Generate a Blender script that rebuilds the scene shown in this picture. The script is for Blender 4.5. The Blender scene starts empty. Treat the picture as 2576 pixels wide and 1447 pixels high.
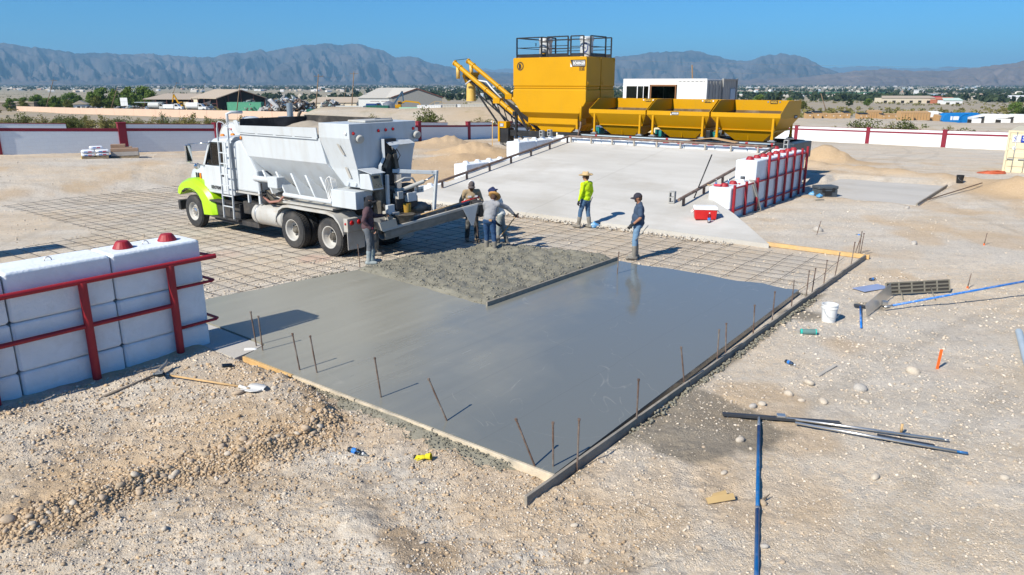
import bpy, bmesh, math, random
import numpy as np
from mathutils import Vector, Matrix
random.seed(7); RNG = np.random.default_rng(7)
R = math.radians; PI = math.pi
scene = bpy.context.scene
COL = scene.collection
# ---------------------------------------------------------------- camera
H = 4.6
cam = bpy.data.cameras.new('camera'); cam.lens = 26.0; cam.sensor_width = 36.0
cam.clip_start = 0.1; cam.clip_end = 60000
camo = bpy.data.objects.new('camera', cam); COL.objects.link(camo)
camo.location = (0, 0, H); camo.rotation_euler = (R(90 - 15.538), 0, 0)
scene.camera = camo
# ---------------------------------------------------------------- world and sun
SUN_EL, SUN_PHI = 40.0, 44.0            # light travels towards azimuth SUN_PHI (from +X, anticlockwise)
w = bpy.data.worlds.new('World'); scene.world = w; w.use_nodes = True
nt = w.node_tree; nt.nodes.clear()
sky = nt.nodes.new('ShaderNodeTexSky'); sky.sky_type = 'NISHITA'; sky.sun_disc = False
sky.sun_elevation = R(SUN_EL)
sx, sy = -math.cos(R(SUN_PHI)), -math.sin(R(SUN_PHI))
sky.sun_rotation = math.atan2(sx, sy) % (2 * PI)
sky.altitude = 800; sky.air_density = 1.0; sky.dust_density = 0.35; sky.ozone_density = 3.0
bg = nt.nodes.new('ShaderNodeBackground'); bg.inputs['Strength'].default_value = 0.08
wo = nt.nodes.new('ShaderNodeOutputWorld')
tint = nt.nodes.new('ShaderNodeMix'); tint.data_type = 'RGBA'; tint.blend_type = 'MULTIPLY'; tint.inputs[0].default_value = 1.0; tint.inputs[7].default_value = (0.23, 0.76, 1.22, 1)
nt.links.new(sky.outputs[0], tint.inputs[6]); nt.links.new(tint.outputs[2], bg.inputs[0]); nt.links.new(bg.outputs[0], wo.inputs[0])
sun = bpy.data.lights.new('sun', 'SUN'); sun.energy = 5.0; sun.angle = R(0.53); sun.color = (1.0, 0.935, 0.81)
suno = bpy.data.objects.new('sun', sun); COL.objects.link(suno)
d = Vector((math.cos(R(SUN_PHI)) * math.cos(R(SUN_EL)), math.sin(R(SUN_PHI)) * math.cos(R(SUN_EL)), -math.sin(R(SUN_EL))))
suno.rotation_euler = d.to_track_quat('-Z', 'Y').to_euler(); suno.location = (-30, -30, 40)
vs = scene.view_settings; vs.view_transform = 'Standard'; vs.look = 'None'; vs.gamma = 1.0; vs.exposure = 0.38
vs.use_curve_mapping = False
cy = scene.cycles; cy.use_denoising = True; cy.max_bounces = 6; cy.diffuse_bounces = 3; cy.glossy_bounces = 3
cy.transmission_bounces = 4; cy.transparent_max_bounces = 8; cy.volume_bounces = 0
cy.sample_clamp_indirect = 6.0; cy.caustics_reflective = False; cy.caustics_refractive = False
# ---------------------------------------------------------------- site frame: A runs along the long form board, B to the left of it
TH = R(52.15); OX, OY = 0.51, 7.87; AX, AY = math.cos(TH), math.sin(TH)
def W(A, B, z=0.0): return Vector((OX + A * AX - B * AY, OY + A * AY + B * AX, z))
def toS(x, y): return ((x - OX) * AX + (y - OY) * AY, -(x - OX) * AY + (y - OY) * AX)
FPX = 1859.0; PC, PS_ = math.cos(R(15.538)), math.sin(R(15.538))
def ray(u, v):
    a = (u - 1287.5) / FPX; b = (723.5 - v) / FPX
    return a, PC + b * PS_, -PS_ + b * PC
def G(u, v, z=0.0):                     # measured photograph point -> place on a level z
    dx, dy, dz = ray(u, v); t = (z - H) / dz
    return Vector((dx * t, dy * t, z))
def AT(u, v, Y):                        # measured photograph point -> place at depth Y
    dx, dy, dz = ray(u, v); t = Y / dy
    return Vector((dx * t, Y, H + dz * t))
# ---------------------------------------------------------------- noise for meshes
def _hash(ix, iy, seed):
    n = (ix.astype(np.int64) * 374761393 + iy.astype(np.int64) * 668265263 + seed * 1442695041) & 0xffffffff
    n = ((n ^ (n >> 13)) * 1274126177) & 0xffffffff
    return ((n ^ (n >> 16)) & 0xffff) / 65535.0
def vnoise(x, y, seed=0):
    x = np.asarray(x, float); y = np.asarray(y, float)
    ix = np.floor(x); iy = np.floor(y); fx = x - ix; fy = y - iy
    fx = fx * fx * (3 - 2 * fx); fy = fy * fy * (3 - 2 * fy)
    a = _hash(ix, iy, seed); b = _hash(ix + 1, iy, seed); c = _hash(ix, iy + 1, seed); d_ = _hash(ix + 1, iy + 1, seed)
    return (a * (1 - fx) + b * fx) * (1 - fy) + (c * (1 - fx) + d_ * fx) * fy
def fbm(x, y, o=4, seed=0, gain=0.5):
    s = 0; a = 1; t = 0
    for i in range(o):
        s = s + a * vnoise(x * 2 ** i + 17.3 * i, y * 2 ** i - 9.1 * i, seed + i); t += a; a *= gain
    return s / t
def sstep(a, b, x):
    t = np.clip((np.asarray(x, float) - a) / (b - a), 0, 1); return t * t * (3 - 2 * t)
# ---------------------------------------------------------------- materials
MATS = {}
def nodes_of(name):
    m = bpy.data.materials.new(name); m.use_nodes = True; t = m.node_tree; t.nodes.clear()
    out = t.nodes.new('ShaderNodeOutputMaterial'); p = t.nodes.new('ShaderNodeBsdfPrincipled')
    t.links.new(p.outputs[0], out.inputs[0]); return m, t, p, out
def nd(t, kind, **kw):
    n = t.nodes.new('ShaderNode' + kind)
    for k, v in kw.items():
        if k in n.inputs: n.inputs[k].default_value = v
        else: setattr(n, k, v)
    return n
def math_n(t, op, a, b=None, clamp=False):
    n = t.nodes.new('ShaderNodeMath'); n.operation = op; n.use_clamp = clamp
    for i, q in enumerate((a, b)):
        if q is None: continue
        if hasattr(q, 'is_linked') or hasattr(q, 'links'): t.links.new(q, n.inputs[i])
        else: n.inputs[i].default_value = q
    return n.outputs[0]
def mixc(t, fac, a, b, mode='MIX'):
    n = t.nodes.new('ShaderNodeMix'); n.data_type = 'RGBA'; n.blend_type = mode
    for i, q in ((0, fac), (6, a), (7, b)):
        if hasattr(q, 'links'): t.links.new(q, n.inputs[i])
        else: n.inputs[i].default_value = q if i == 0 else (*q[:3], 1)
    return n.outputs[2]
def ramp(t, fac, stops):
    n = t.nodes.new('ShaderNodeValToRGB'); t.links.new(fac, n.inputs[0])
    e = n.color_ramp.elements
    while len(e) < len(stops): e.new(0.5)
    for i, (p, c) in enumerate(stops): e[i].position = p; e[i].color = (c, c, c, 1) if isinstance(c, (int, float)) else (*c, 1)
    return n.outputs[0]
def coords(t, rand=True):
    tc = nd(t, 'TexCoord')
    if not rand: return tc.outputs['Object']
    oi = nd(t, 'ObjectInfo'); v = nd(t, 'VectorMath', operation='MULTIPLY_ADD')
    cmb = nd(t, 'CombineXYZ')
    for i in range(3): t.links.new(math_n(t, 'MULTIPLY', oi.outputs['Random'], 31.7 + 13 * i), cmb.inputs[i])
    add = nd(t, 'VectorMath', operation='ADD'); t.links.new(tc.outputs['Object'], add.inputs[0]); t.links.new(cmb.outputs[0], add.inputs[1])
    return add.outputs[0]
def noise(t, co, scale, detail=4, rough=0.55, dist=0):
    n = nd(t, 'TexNoise', Scale=scale, Detail=detail, Roughness=rough, Distortion=dist); t.links.new(co, n.inputs['Vector']); return n.outputs['Fac']
def M(name, col, rough=0.6, metal=0.0, var=0.12, scale=2.5, bump=0.0, bscale=30, dirt=0.0, dcol=(0.30, 0.24, 0.17), dscale=1.5, rvar=0.1, spec=0.5, coat=0.0, streak=0):
    if name in MATS: return MATS[name]
    m, t, p, out = nodes_of(name); co = coords(t)
    n1 = noise(t, co, scale, 5); f = ramp(t, n1, [(0.25, 1 - var), (0.75, 1 + var * 0.6)])
    c = mixc(t, 1.0, col, f, 'MULTIPLY')
    rv = math_n(t, 'MULTIPLY_ADD', n1, rvar); t.nodes[-1].inputs[2].default_value = rough - rvar / 2
    if dirt > 0:
        c2 = co
        if streak: mp = nd(t, 'Mapping'); mp.inputs['Scale'].default_value = (2.2, 2.2, .3); t.links.new(co, mp.inputs['Vector']); c2 = mp.outputs[0]
        n2 = noise(t, c2, dscale, 6, 0.65, 0.4); fd = ramp(t, n2, [(0.62 - dirt * 0.35, 0.0), (0.85 - dirt * 0.2, min(1, dirt * 1.6))])
        c = mixc(t, fd, c, dcol)
    t.links.new(c, p.inputs['Base Color']); t.links.new(rv, p.inputs['Roughness'])
    p.inputs['Metallic'].default_value = metal; p.inputs['Specular IOR Level'].default_value = spec
    if coat: p.inputs['Coat Weight'].default_value = coat; p.inputs['Coat Roughness'].default_value = 0.08
    if bump:
        b = nd(t, 'Bump', Strength=min(1, bump), Distance=0.02); t.links.new(noise(t, co, bscale, 4, 0.6), b.inputs['Height']); t.links.new(b.outputs[0], p.inputs['Normal'])
    MATS[name] = m; return m
def M_attr(name, rough=0.85, bump=0, bscale=60, trans=0.0, var=0.15):
    if name in MATS: return MATS[name]
    m, t, p, out = nodes_of(name); a = nd(t, 'Attribute', attribute_name='col'); co = coords(t, False)
    f = ramp(t, noise(t, co, bscale * 0.5, 3), [(0.25, 1 - var), (0.75, 1 + var)])
    c = mixc(t, 1.0, a.outputs['Color'], f, 'MULTIPLY'); t.links.new(c, p.inputs['Base Color'])
    p.inputs['Roughness'].default_value = rough; p.inputs['Specular IOR Level'].default_value = 0.25
    if bump:
        b = nd(t, 'Bump', Strength=bump, Distance=0.01); t.links.new(noise(t, co, bscale, 3), b.inputs['Height']); t.links.new(b.outputs[0], p.inputs['Normal'])
    if trans:
        tr = nd(t, 'BsdfTranslucent'); t.links.new(c, tr.inputs[0]); mx = nd(t, 'MixShader', Fac=trans)
        t.links.new(p.outputs[0], mx.inputs[1]); t.links.new(tr.outputs[0], mx.inputs[2]); t.links.new(mx.outputs[0], out.inputs[0])
    MATS[name] = m; return m
def M_glass(name, tint=(0.75, 0.85, 0.82), rough=0.03):
    if name in MATS: return MATS[name]
    m, t, p, out = nodes_of(name)
    tr = nd(t, 'BsdfTransparent'); tr.inputs[0].default_value = (*tint, 1)
    gl = nd(t, 'BsdfGlossy', Roughness=rough); fr = nd(t, 'Fresnel', IOR=1.5); mx = nd(t, 'MixShader')
    t.links.new(fr.outputs[0], mx.inputs[0]); t.links.new(tr.outputs[0], mx.inputs[1]); t.links.new(gl.outputs[0], mx.inputs[2])
    t.links.new(mx.outputs[0], out.inputs[0]); MATS[name] = m; return m
# ---------------------------------------------------------------- mesh builder
def _frame(d_, up=(0, 0, 1)):
    d_ = Vector(d_).normalized(); u = Vector(up)
    if abs(d_.dot(u)) > 0.97: u = Vector((0, 1, 0)) if abs(d_.y) < 0.9 else Vector((1, 0, 0))
    s_ = d_.cross(u).normalized(); return d_, s_, s_.cross(d_).normalized()
class MB:
    def __init__(s, off=(0, 0, 0)): s.v = []; s.f = []; s.o = Vector(off)
    def add(s, vs_, fs):
        o = len(s.v); s.v += [Vector(p) - s.o for p in vs_]; s.f += [tuple(i + o for i in f) for f in fs]; return s
    def box(s, x0, x1, y0, y1, z0, z1):
        p = [(x, y, z) for z in (z0, z1) for y in (y0, y1) for x in (x0, x1)]
        return s.add(p, [(0, 2, 3, 1), (4, 5, 7, 6), (0, 1, 5, 4), (2, 6, 7, 3), (0, 4, 6, 2), (1, 3, 7, 5)])
    def bar(s, p, q, wd, ht, up=(0, 0, 1)):
        p = Vector(p); q = Vector(q); d_, a, b = _frame(q - p, up); a = a * wd / 2; b = b * ht / 2
        vs_ = [p - a - b, p + a - b, p + a + b, p - a + b, q - a - b, q + a - b, q + a + b, q - a + b]
        return s.add(vs_, [(0, 3, 2, 1), (4, 5, 6, 7), (0, 1, 5, 4), (1, 2, 6, 5), (2, 3, 7, 6), (3, 0, 4, 7)])
    def cyl(s, p, q, r0, r1=None, n=12, caps=True):
        return s.tube([p, q], [r0, r0 if r1 is None else r1], n, caps)
    def tube(s, pts, r, n=8, caps=True):
        pts = [Vector(p) for p in pts]; rs = r if isinstance(r, (list, tuple)) else [r] * len(pts); rings = []
        prev = None
        for i, p in enumerate(pts):
            d_ = (pts[min(i + 1, len(pts) - 1)] - pts[max(i - 1, 0)])
            if prev is None: d0, a, b = _frame(d_)
            else:
                d0 = d_.normalized(); a = prev - d0 * prev.dot(d0); a.normalize(); b = a.cross(d0)
            prev = a
            rings.append([p + (a * math.cos(2 * PI * k / n) + b * math.sin(2 * PI * k / n)) * rs[i] for k in range(n)])
        return s.loft(rings, caps)
    def loft(s, rings, caps=True):
        n = len(rings[0]); vs_ = [p for r_ in rings for p in r_]; fs = []
        for i in range(len(rings) - 1):
            for k in range(n): fs.append((i * n + k, i * n + (k + 1) % n, (i + 1) * n + (k + 1) % n, (i + 1) * n + k))
        if caps: fs += [tuple(range(n))[::-1], tuple(range((len(rings) - 1) * n, len(rings) * n))]
        return s.add(vs_, fs)
    def prism(s, poly, axis, t0, t1):
        def P3(a, b, t): return {'x': (t, a, b), 'y': (a, t, b), 'z': (a, b, t)}[axis]
        return s.loft([[P3(a, b, t0) for a, b in poly], [P3(a, b, t1) for a, b in poly]])
    def lathe(s, prof, c=(0, 0, 0), n=16, axis=(0, 0, 1), caps=True):
        d_, a, b = _frame(axis); c = Vector(c)
        return s.loft([[c + d_ * z + (a * math.cos(2 * PI * k / n) + b * math.sin(2 * PI * k / n)) * max(r, 1e-4) for k in range(n)] for r, z in prof], caps)
    def hull8(s, bot, top):
        return s.loft([bot, top])
    def ell(s, c, rx, ry, rz, n=14, m=8, rot=None):
        c = Vector(c); rings = []
        for i in range(m + 1):
            t = -PI / 2 + PI * i / m; t = max(-PI / 2 + 0.02, min(PI / 2 - 0.02, t))
            ring = []
            for k in range(n):
                p = Vector((rx * math.cos(t) * math.cos(2 * PI * k / n), ry * math.cos(t) * math.sin(2 * PI * k / n), rz * math.sin(t)))
                ring.append(c + (rot @ p if rot else p))
            rings.append(ring)
        return s.loft(rings)
    def mesh(s, name, recalc=True):
        me = bpy.data.meshes.new(name); me.from_pydata([tuple(p) for p in s.v], [], s.f)
        if recalc:
            bm = bmesh.new(); bm.from_mesh(me); bmesh.ops.recalc_face_normals(bm, faces=bm.faces); bm.to_mesh(me); bm.free()
        return me
    def build(s, name, mat, parent=None, smooth=False, bevel=0.0, loc=None, rz=0.0, seg=2):
        me = s.mesh(name); return link(name, me, mat, parent, smooth, bevel, loc, rz, seg)
def link(name, me, mat, parent=None, smooth=False, bevel=0.0, loc=None, rz=0.0, seg=2):
    if mat is not None and not me.materials: me.materials.append(mat)
    if smooth:
        me.polygons.foreach_set('use_smooth', [True] * len(me.polygons))
        if smooth == 'auto':
            try: me.set_sharp_from_angle(angle=R(38))
            except Exception: pass
    o = bpy.data.objects.new(name, me); COL.objects.link(o); o.parent = parent
    if loc is not None: o.location = loc
    if rz: o.rotation_euler = (0, 0, rz)
    if bevel:
        b = o.modifiers.new('bevel', 'BEVEL'); b.width = bevel; b.segments = seg; b.limit_method = 'ANGLE'; b.angle_limit = R(35); b.use_clamp_overlap = True
    return o
def tag(o, label=None, cat=None, group=None, kind=None):
    if label: o['label'] = label
    if cat: o['category'] = cat
    if group: o['group'] = group
    if kind: o['kind'] = kind
    return o
def thing(name, label, cat, loc=(0, 0, 0), rz=0.0, group=None):
    o = bpy.data.objects.new(name, None); o.empty_display_size = 0.2; COL.objects.link(o)
    o.location = loc; o.rotation_euler = (0, 0, rz); return tag(o, label, cat, group)
def copy_tree(o, parent=None, label=None, loc=None, rz=None, scale=None):
    c = o.copy(); COL.objects.link(c); c.parent = parent
    for ch in list(o.children): copy_tree(ch, c)
    if label: c['label'] = label
    if loc is not None: c.location = loc
    if rz is not None: c.rotation_euler = (0, 0, rz)
    if scale is not None: c.scale = scale if hasattr(scale, '__len__') else (scale,) * 3
    return c
def text(parent, s, size, org, right, up, mat, ext=0.003, align='LEFT', xs=1.0, bold=0.0, name='lettering'):
    cu = bpy.data.curves.new('txt', 'FONT'); cu.body = s; cu.size = size; cu.extrude = ext; cu.align_x = align; cu.offset = bold; cu.resolution_u = 2
    tmp = bpy.data.objects.new('txt', cu); COL.objects.link(tmp)
    dg = bpy.context.evaluated_depsgraph_get(); me = bpy.data.meshes.new_from_object(tmp.evaluated_get(dg))
    bpy.data.objects.remove(tmp); bpy.data.curves.remove(cu)
    r_ = Vector(right).normalized(); u_ = Vector(up).normalized(); n_ = r_.cross(u_)
    mt = Matrix(((r_.x * xs, u_.x, n_.x, org[0]), (r_.y * xs, u_.y, n_.y, org[1]), (r_.z * xs, u_.z, n_.z, org[2]), (0, 0, 0, 1)))
    me.transform(mt); me.materials.clear(); me.materials.append(mat); me.name = name
    o = bpy.data.objects.new(name, me); COL.objects.link(o); o.parent = parent; return o
def np_mesh(name, v, f, attr=None, smooth=False):
    """v (n,3), f (m,k) arrays; attr = {name: (n,4) colours or (n,) floats} on points"""
    me = bpy.data.meshes.new(name); v = np.asarray(v, np.float32); f = np.asarray(f, np.int32); k = f.shape[1]
    me.vertices.add(len(v)); me.vertices.foreach_set('co', v.ravel())
    me.loops.add(f.size); me.loops.foreach_set('vertex_index', f.ravel())
    me.polygons.add(len(f)); me.polygons.foreach_set('loop_start', np.arange(len(f), dtype=np.int32) * k)
    me.polygons.foreach_set('use_smooth', np.full(len(f), bool(smooth)))
    me.update(calc_edges=True)
    for an, av in (attr or {}).items():
        av = np.asarray(av, np.float32)
        if av.ndim == 2:
            if av.shape[1] == 3: av = np.c_[av, np.ones(len(av), np.float32)]
            a = me.attributes.new(an, 'FLOAT_COLOR', 'POINT'); a.data.foreach_set('color', av.ravel())
        else:
            a = me.attributes.new(an, 'FLOAT', 'POINT'); a.data.foreach_set('value', av)
    return me
# ================================================================ terrain
def seg_dist(x, y, pl):
    """distance to a polyline and side (positive = left of its direction)"""
    best = np.full(np.shape(x), 1e9); side = np.zeros(np.shape(x))
    for (x0, y0), (x1, y1) in zip(pl[:-1], pl[1:]):
        dx, dy = x1 - x0, y1 - y0; L = dx * dx + dy * dy
        t = np.clip(((x - x0) * dx + (y - y0) * dy) / L, 0, 1); ex = x - x0 - t * dx; ey = y - y0 - t * dy
        dd = np.hypot(ex, ey); s_ = np.sign(dx * (y - y0) - dy * (x - x0)); k = dd < best
        best = np.where(k, dd, best); side = np.where(k, s_, side)
    return best, side
RIDGE = [tuple(G(u, v)[:2]) for u, v in [(-420, 1480), (20, 1345), (160, 1300), (300, 1250), (400, 1215), (480, 1185), (600, 1165), (690, 1135), (790, 1110), (840, 1065), (800, 1010), (730, 950), (660, 905), (600, 880)]]
RIDGE2 = [tuple(G(u, v)[:2]) for u, v in [(830, 1300), (900, 1340), (960, 1370), (1030, 1440), (1040, 1500)]]
PILES = []   # x, y, height, radius
for u, v, h_, r_ in [(1128, 356, 0.75, 2.6), (1085, 352, 0.4, 2.5), (1195, 392, 0.85, 3.4), (1230, 402, 0.45, 3.0), (1120, 362, 0.3, 4), (2066, 398, 1.05, 2.3), (2120, 402, 0.35, 2.2), (2610, 495, 0.62, 2.2), (2530, 488, 0.25, 1.8), (1330, 378, 0.3, 2.5), (1155, 415, .35, 2.2)]:
    p = G(u, v, 0.0); PILES.append((p.x, p.y, h_, r_))
BERM = [tuple(G(u, v)[:2]) for u, v in [(2030, 418), (2140, 430), (2260, 448), (2370, 458), (2450, 470), (2560, 480)]]
def zbase(x, y):
    pl = 1.914 - 0.01716 * np.clip(x, -60, 70) - 0.0383 * y
    near = sstep(29, 44, y + 0.25 * np.abs(x)) * np.clip(pl, -4, 1.3)
    r = np.hypot(x, y)
    prof = np.interp(r, [0, 95, 150, 300, 500, 1000, 3000, 8000, 14000], [-2, -2.2, -3.2, -6, -9, -17, -25, -32, -38])
    t = sstep(88, 145, r); z = near * (1 - t) + prof * t
    # gravel embankments beyond the walls
    z = z + 2.9 * np.exp(-((y - 140) / 9.0) ** 2) * sstep(-44, -34, x) * (1 - sstep(8, 30, x)) * (0.85 + 0.3 * vnoise(x * .06, y * .1, 5))
    z = z + 1.75 * np.exp(-((y - 108 - 0.1 * (x - 45)) / 8.0) ** 2) * sstep(25, 38, x) * (1 - sstep(120, 150, x))
    z = z + 0.9 * sstep(128, 140, y) * (1 - sstep(175, 190, y)) * sstep(45, 55, x) * (1 - sstep(81, 84, x))
    z = z - 0.7 * sstep(125, 140, y) * (1 - sstep(200, 220, y)) * sstep(81, 86, x) * (1 - sstep(140, 160, x))
    return z
def in_poly(x, y, pts):
    ins = np.zeros(np.shape(x), bool); n = len(pts)
    for i in range(n):
        x0, y0 = pts[i]; x1, y1 = pts[(i + 1) % n]
        c = ((y0 > y) != (y1 > y)) & (x < (x1 - x0) * (y - y0) / (y1 - y0 + 1e-12) + x0); ins ^= c
    return ins
def zt(x, y, fine=True):
    x = np.asarray(x, float); y = np.asarray(y, float); z = zbase(x, y)
    A = (x - OX) * AX + (y - OY) * AY; B = -(x - OX) * AY + (y - OY) * AX
    dd, sd = seg_dist(x, y, RIDGE)
    nz_ = fbm(x * 2.2, y * 2.2, 3, 15); sg = sd * dd + .45 * (nz_ - .5)
    bank = (.13 * sstep(-.3, .55, sg) * (.5 + 1.0 * vnoise(x * .8, y * .8, 16)) + .085 * np.exp(-((sg - .05) / .17) ** 2) * (.2 + 1.4 * vnoise(x * 2.7, y * 2.7, 19))) * (1 - sstep(-.25, .05, A)) * (A < .3)
    d2, s2 = seg_dist(x, y, RIDGE2)
    z = z + np.where(y < 16, bank, 0) + 0.05 * np.exp(-(d2 / 0.25) ** 2)
    for px, py, h_, r_ in PILES:
        q = np.hypot(x - px, (y - py)) / r_
        q = q * (0.8 + 0.45 * fbm(x * 0.9, y * 0.9, 3, 11))
        z = z + h_ * np.clip(1 - q, 0, 1) ** 1.25 * (.8 + .5 * fbm(x * 2.4, y * 2.4, 3, 12))
    d3, _ = seg_dist(x, y, BERM); z = z + 0.28 * np.exp(-(d3 / 0.55) ** 2) * (0.4 + 1.0 * vnoise(x * 1.3, y * 1.3, 3))
    if fine:
        r = np.hypot(x, y)
        z = z + (0.055 * (fbm(x * 0.45, y * 0.45, 3, 21) - 0.5) + 0.035 * (fbm(x * 1.7, y * 1.7, 3, 31) - 0.5) + 0.022 * (fbm(x * 7, y * 7, 3, 41) - 0.5)) * (1 - sstep(60, 160, r))
        s_ = .93 * x + .36 * y; n_ = -.36 * x + .93 * y; ch = (1 - sstep(9.5, 13.5, r)) * (1 - sstep(.5, 4.5, x)) + .25 * (r < 40)
        z = z + ch * (.075 * (1 - np.abs(2 * fbm(s_ * .55 + 3, n_ * 2.6, 4, 17) - 1)) - .05 + .05 * (1 - np.abs(2 * fbm(s_ * 3.1, n_ * 5.2, 4, 18) - 1)) - .03)
        z = z + 0.5 * (fbm(x * 0.03, y * 0.03, 4, 51) - 0.5) * sstep(80, 140, r) * (1 - sstep(800, 2000, r))
    # level under the pours and the mesh
    k = np.zeros(np.shape(z))
    for a0, a1, b0, b1, fe in ((0, 17, -.05, 9.8, .12), (1.2, 15.5, 9.0, 28, 2.5), (14, 30, 5.3, 19, .9), (25.3, 32, .5, 5.3, .25)):
        dd_ = np.hypot(np.maximum(np.maximum(a0 - A, A - a1), 0), np.maximum(np.maximum(b0 - B, B - b1), 0)); k = np.maximum(k, 1 - sstep(0, fe, dd_))
    return z * (1 - k) + (np.minimum(z, 0.0) * 0.2 - 0.006 + .012 * (fbm(x * 3, y * 3, 3, 77) - .5)) * k
def zg(x, y): return float(zt(np.array([x]), np.array([y]))[0])
rows = [2.2, 3.2, 4.0, 4.6]
v_ = 4.6 / 5.0 * 740
while v_ > 26: rows.append(4.6 * 740 / v_); v_ -= 1.15
rr = rows[-1]
while rr < 15500: rr *= 1.028; rows.append(rr)
angs = np.concatenate([np.linspace(-180, -62, 24), np.linspace(-58, -41, 26), np.linspace(-40.6, 40.6, 640), np.linspace(41, 58, 26), np.linspace(62, 179.999, 24)])
RR, AA = np.meshgrid(np.array(rows), np.radians(angs), indexing='ij')
X = RR * np.sin(AA); Y = RR * np.cos(AA); Z = zt(X, Y)
nr, na = X.shape
idx = np.arange(nr * na).reshape(nr, na)
q = np.stack([idx[:-1, :-1], idx[1:, :-1], idx[1:, 1:], idx[:-1, 1:]], -1).reshape(-1, 4)[:, ::-1]
r_flat = RR.ravel(); xf = X.ravel(); yf = Y.ravel()
Af = (xf - OX) * AX + (yf - OY) * AY; Bf = -(xf - OX) * AY + (yf - OY) * AX
dirt = np.zeros(len(xf))
for px, py, h_, rad in PILES:
    dirt = np.maximum(dirt, (1 - sstep(0.7, 1.6, np.hypot(xf - px, yf - py) / rad / (0.7 + 0.6 * vnoise(xf * .5, yf * .5, 8)))))
d3, _ = seg_dist(xf, yf, BERM); dirt = np.maximum(dirt, 0.9 * np.exp(-(d3 / 0.8) ** 2))
dirt = np.maximum(dirt, 0.85 * ((Bf > 17.5) & (Af > 15) & (Af < 38)) * (1 - sstep(27, 34, Bf)) * sstep(0.32, 0.55, fbm(xf * .25, yf * .25, 4, 71)))
dd, sd = seg_dist(xf, yf, RIDGE)
dirt = np.maximum(dirt, 0.75 * ((sd > 0) & (yf < 15) & (xf < 0)) * sstep(0.25, 0.6, fbm(xf * 1.2, yf * .8, 4, 72)))
dirt = np.maximum(dirt, 0.55 * (yf < 16) * np.exp(-(dd / 0.35) ** 2))
dirt = np.maximum(dirt, 0.6 * sstep(0.56, 0.72, fbm(xf * .55, yf * .4, 4, 73)) * (r_flat < 60))
dirt = dirt * (1 - ((Af > .8) & (Af < 14.6) & (Bf > 0) & (Bf < 29)) * .85)
dirt = np.maximum(dirt, .8 * (Bf > 38) * (xf < 0) * sstep(.35, .6, fbm(xf * .06, yf * .09, 4, 74)))
far = sstep(75, 110, r_flat) * (1 - ((yf > 95) & (yf < 160) & (np.abs(xf) < 150)) * 0.55)
def blob(u, v, ru, amt, z=0.0):
    p = G(u, v, z); return amt * (1 - sstep(0.5, 1.25, np.hypot(xf - p.x, (yf - p.y)) / ru / (0.6 + 0.9 * fbm(xf * 2.2, yf * 2.2, 4, 91))))
wet = np.maximum.reduce([blob(1690, 1075, 0.9, 1.0), blob(1770, 1040, 0.7, 1.0), blob(1850, 1075, 0.7, .9), blob(1720, 1120, .6, .9), blob(2010, 790, .5, .6), blob(1620, 1000, .3, .7), blob(2190, 770, .35, .7), blob(205, 1372, .09, .8)])
wet = np.maximum(wet, 0.9 * (Bf < 0.05) * np.exp(-((Bf + 0.05) / 0.16) ** 2) * (Af > 0) * (Af < 10.5) * sstep(.3, .6, fbm(xf * 3, yf * 3, 3, 93)))
soil_shade = (yf < 16) * (.9 * np.exp(-((dd - .05) / (.10 + .22 * vnoise(xf * 1.7, yf * 1.7, 88))) ** 2) + .5 * sstep(.5, .75, fbm(xf * 1.3 + 9, yf * 1.9, 4, 89)) * (xf < 1.5))  # brown earth, with the ridge's shaded drop painted in as a darker band
soil_shade = np.maximum.reduce([soil_shade, blob(1080, 1400, .35, 1.0), blob(1020, 1360, .3, .8), blob(740, 970, .3, .7), blob(800, 1010, .3, .7)])
pk = np.maximum.reduce([blob(160, 985, .28, .5), blob(790, 650, .5, .35), blob(560, 640, .5, .22), blob(1125, 505, .12, .9)])
grn = sstep(1500, 1700, yf) * (1 - sstep(2100, 2250, yf)) * ((xf / np.maximum(yf, 1) > 0.26) & (xf / np.maximum(yf, 1) < 0.5))
town = sstep(700, 1000, r_flat) * (1 - sstep(6500, 8500, r_flat))
me = np_mesh('ground', np.stack([xf, yf, Z.ravel()], 1), q, {'dirt': dirt, 'far': far, 'wet': wet, 'soil_shade': np.clip(soil_shade, 0, 1), 'pink': pk, 'green': grn.astype(float), 'town': town}, True)
m, t, p, out = nodes_of('ground_gravel'); co = coords(t, False)
def att(n): return nd(t, 'Attribute', attribute_name=n).outputs['Fac']
vo1 = nd(t, 'TexVoronoi', Scale=46.0, Randomness=1.0); t.links.new(co, vo1.inputs['Vector'])
vo2 = nd(t, 'TexVoronoi', Scale=13.0); t.links.new(co, vo2.inputs['Vector'])
vo3 = nd(t, 'TexVoronoi', Scale=90.0); t.links.new(co, vo3.inputs['Vector'])
def sep(o): n = nd(t, 'SeparateColor'); t.links.new(o, n.inputs[0]); return n.outputs
c1 = sep(vo1.outputs['Color']); c2 = sep(vo2.outputs['Color']); c3 = sep(vo3.outputs['Color'])
big = noise(t, co, 0.22, 6, 0.6, 0.5); mid = noise(t, co, 1.6, 6, 0.62); fin = noise(t, co, 14, 5, 0.7)
streak_map = nd(t, 'Mapping'); streak_map.inputs['Scale'].default_value = (0.10, 0.75, 1); streak_map.inputs['Rotation'].default_value = (0, 0, R(-4)); t.links.new(co, streak_map.inputs['Vector'])
streak = noise(t, streak_map.outputs[0], 1.0, 5, 0.6, 0.3)
sand = mixc(t, ramp(t, mid, [(0.3, 0), (0.7, 1)]), (0.63, 0.505, 0.36), (0.74, 0.615, 0.465))
grav = mixc(t, ramp(t, fin, [(0.3, 0), (0.7, 1)]), (0.53, 0.475, 0.40), (0.70, 0.63, 0.535))
gmask = math_n(t, 'ADD', math_n(t, 'MULTIPLY', big, 0.6), math_n(t, 'MULTIPLY', streak, 0.4))
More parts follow.
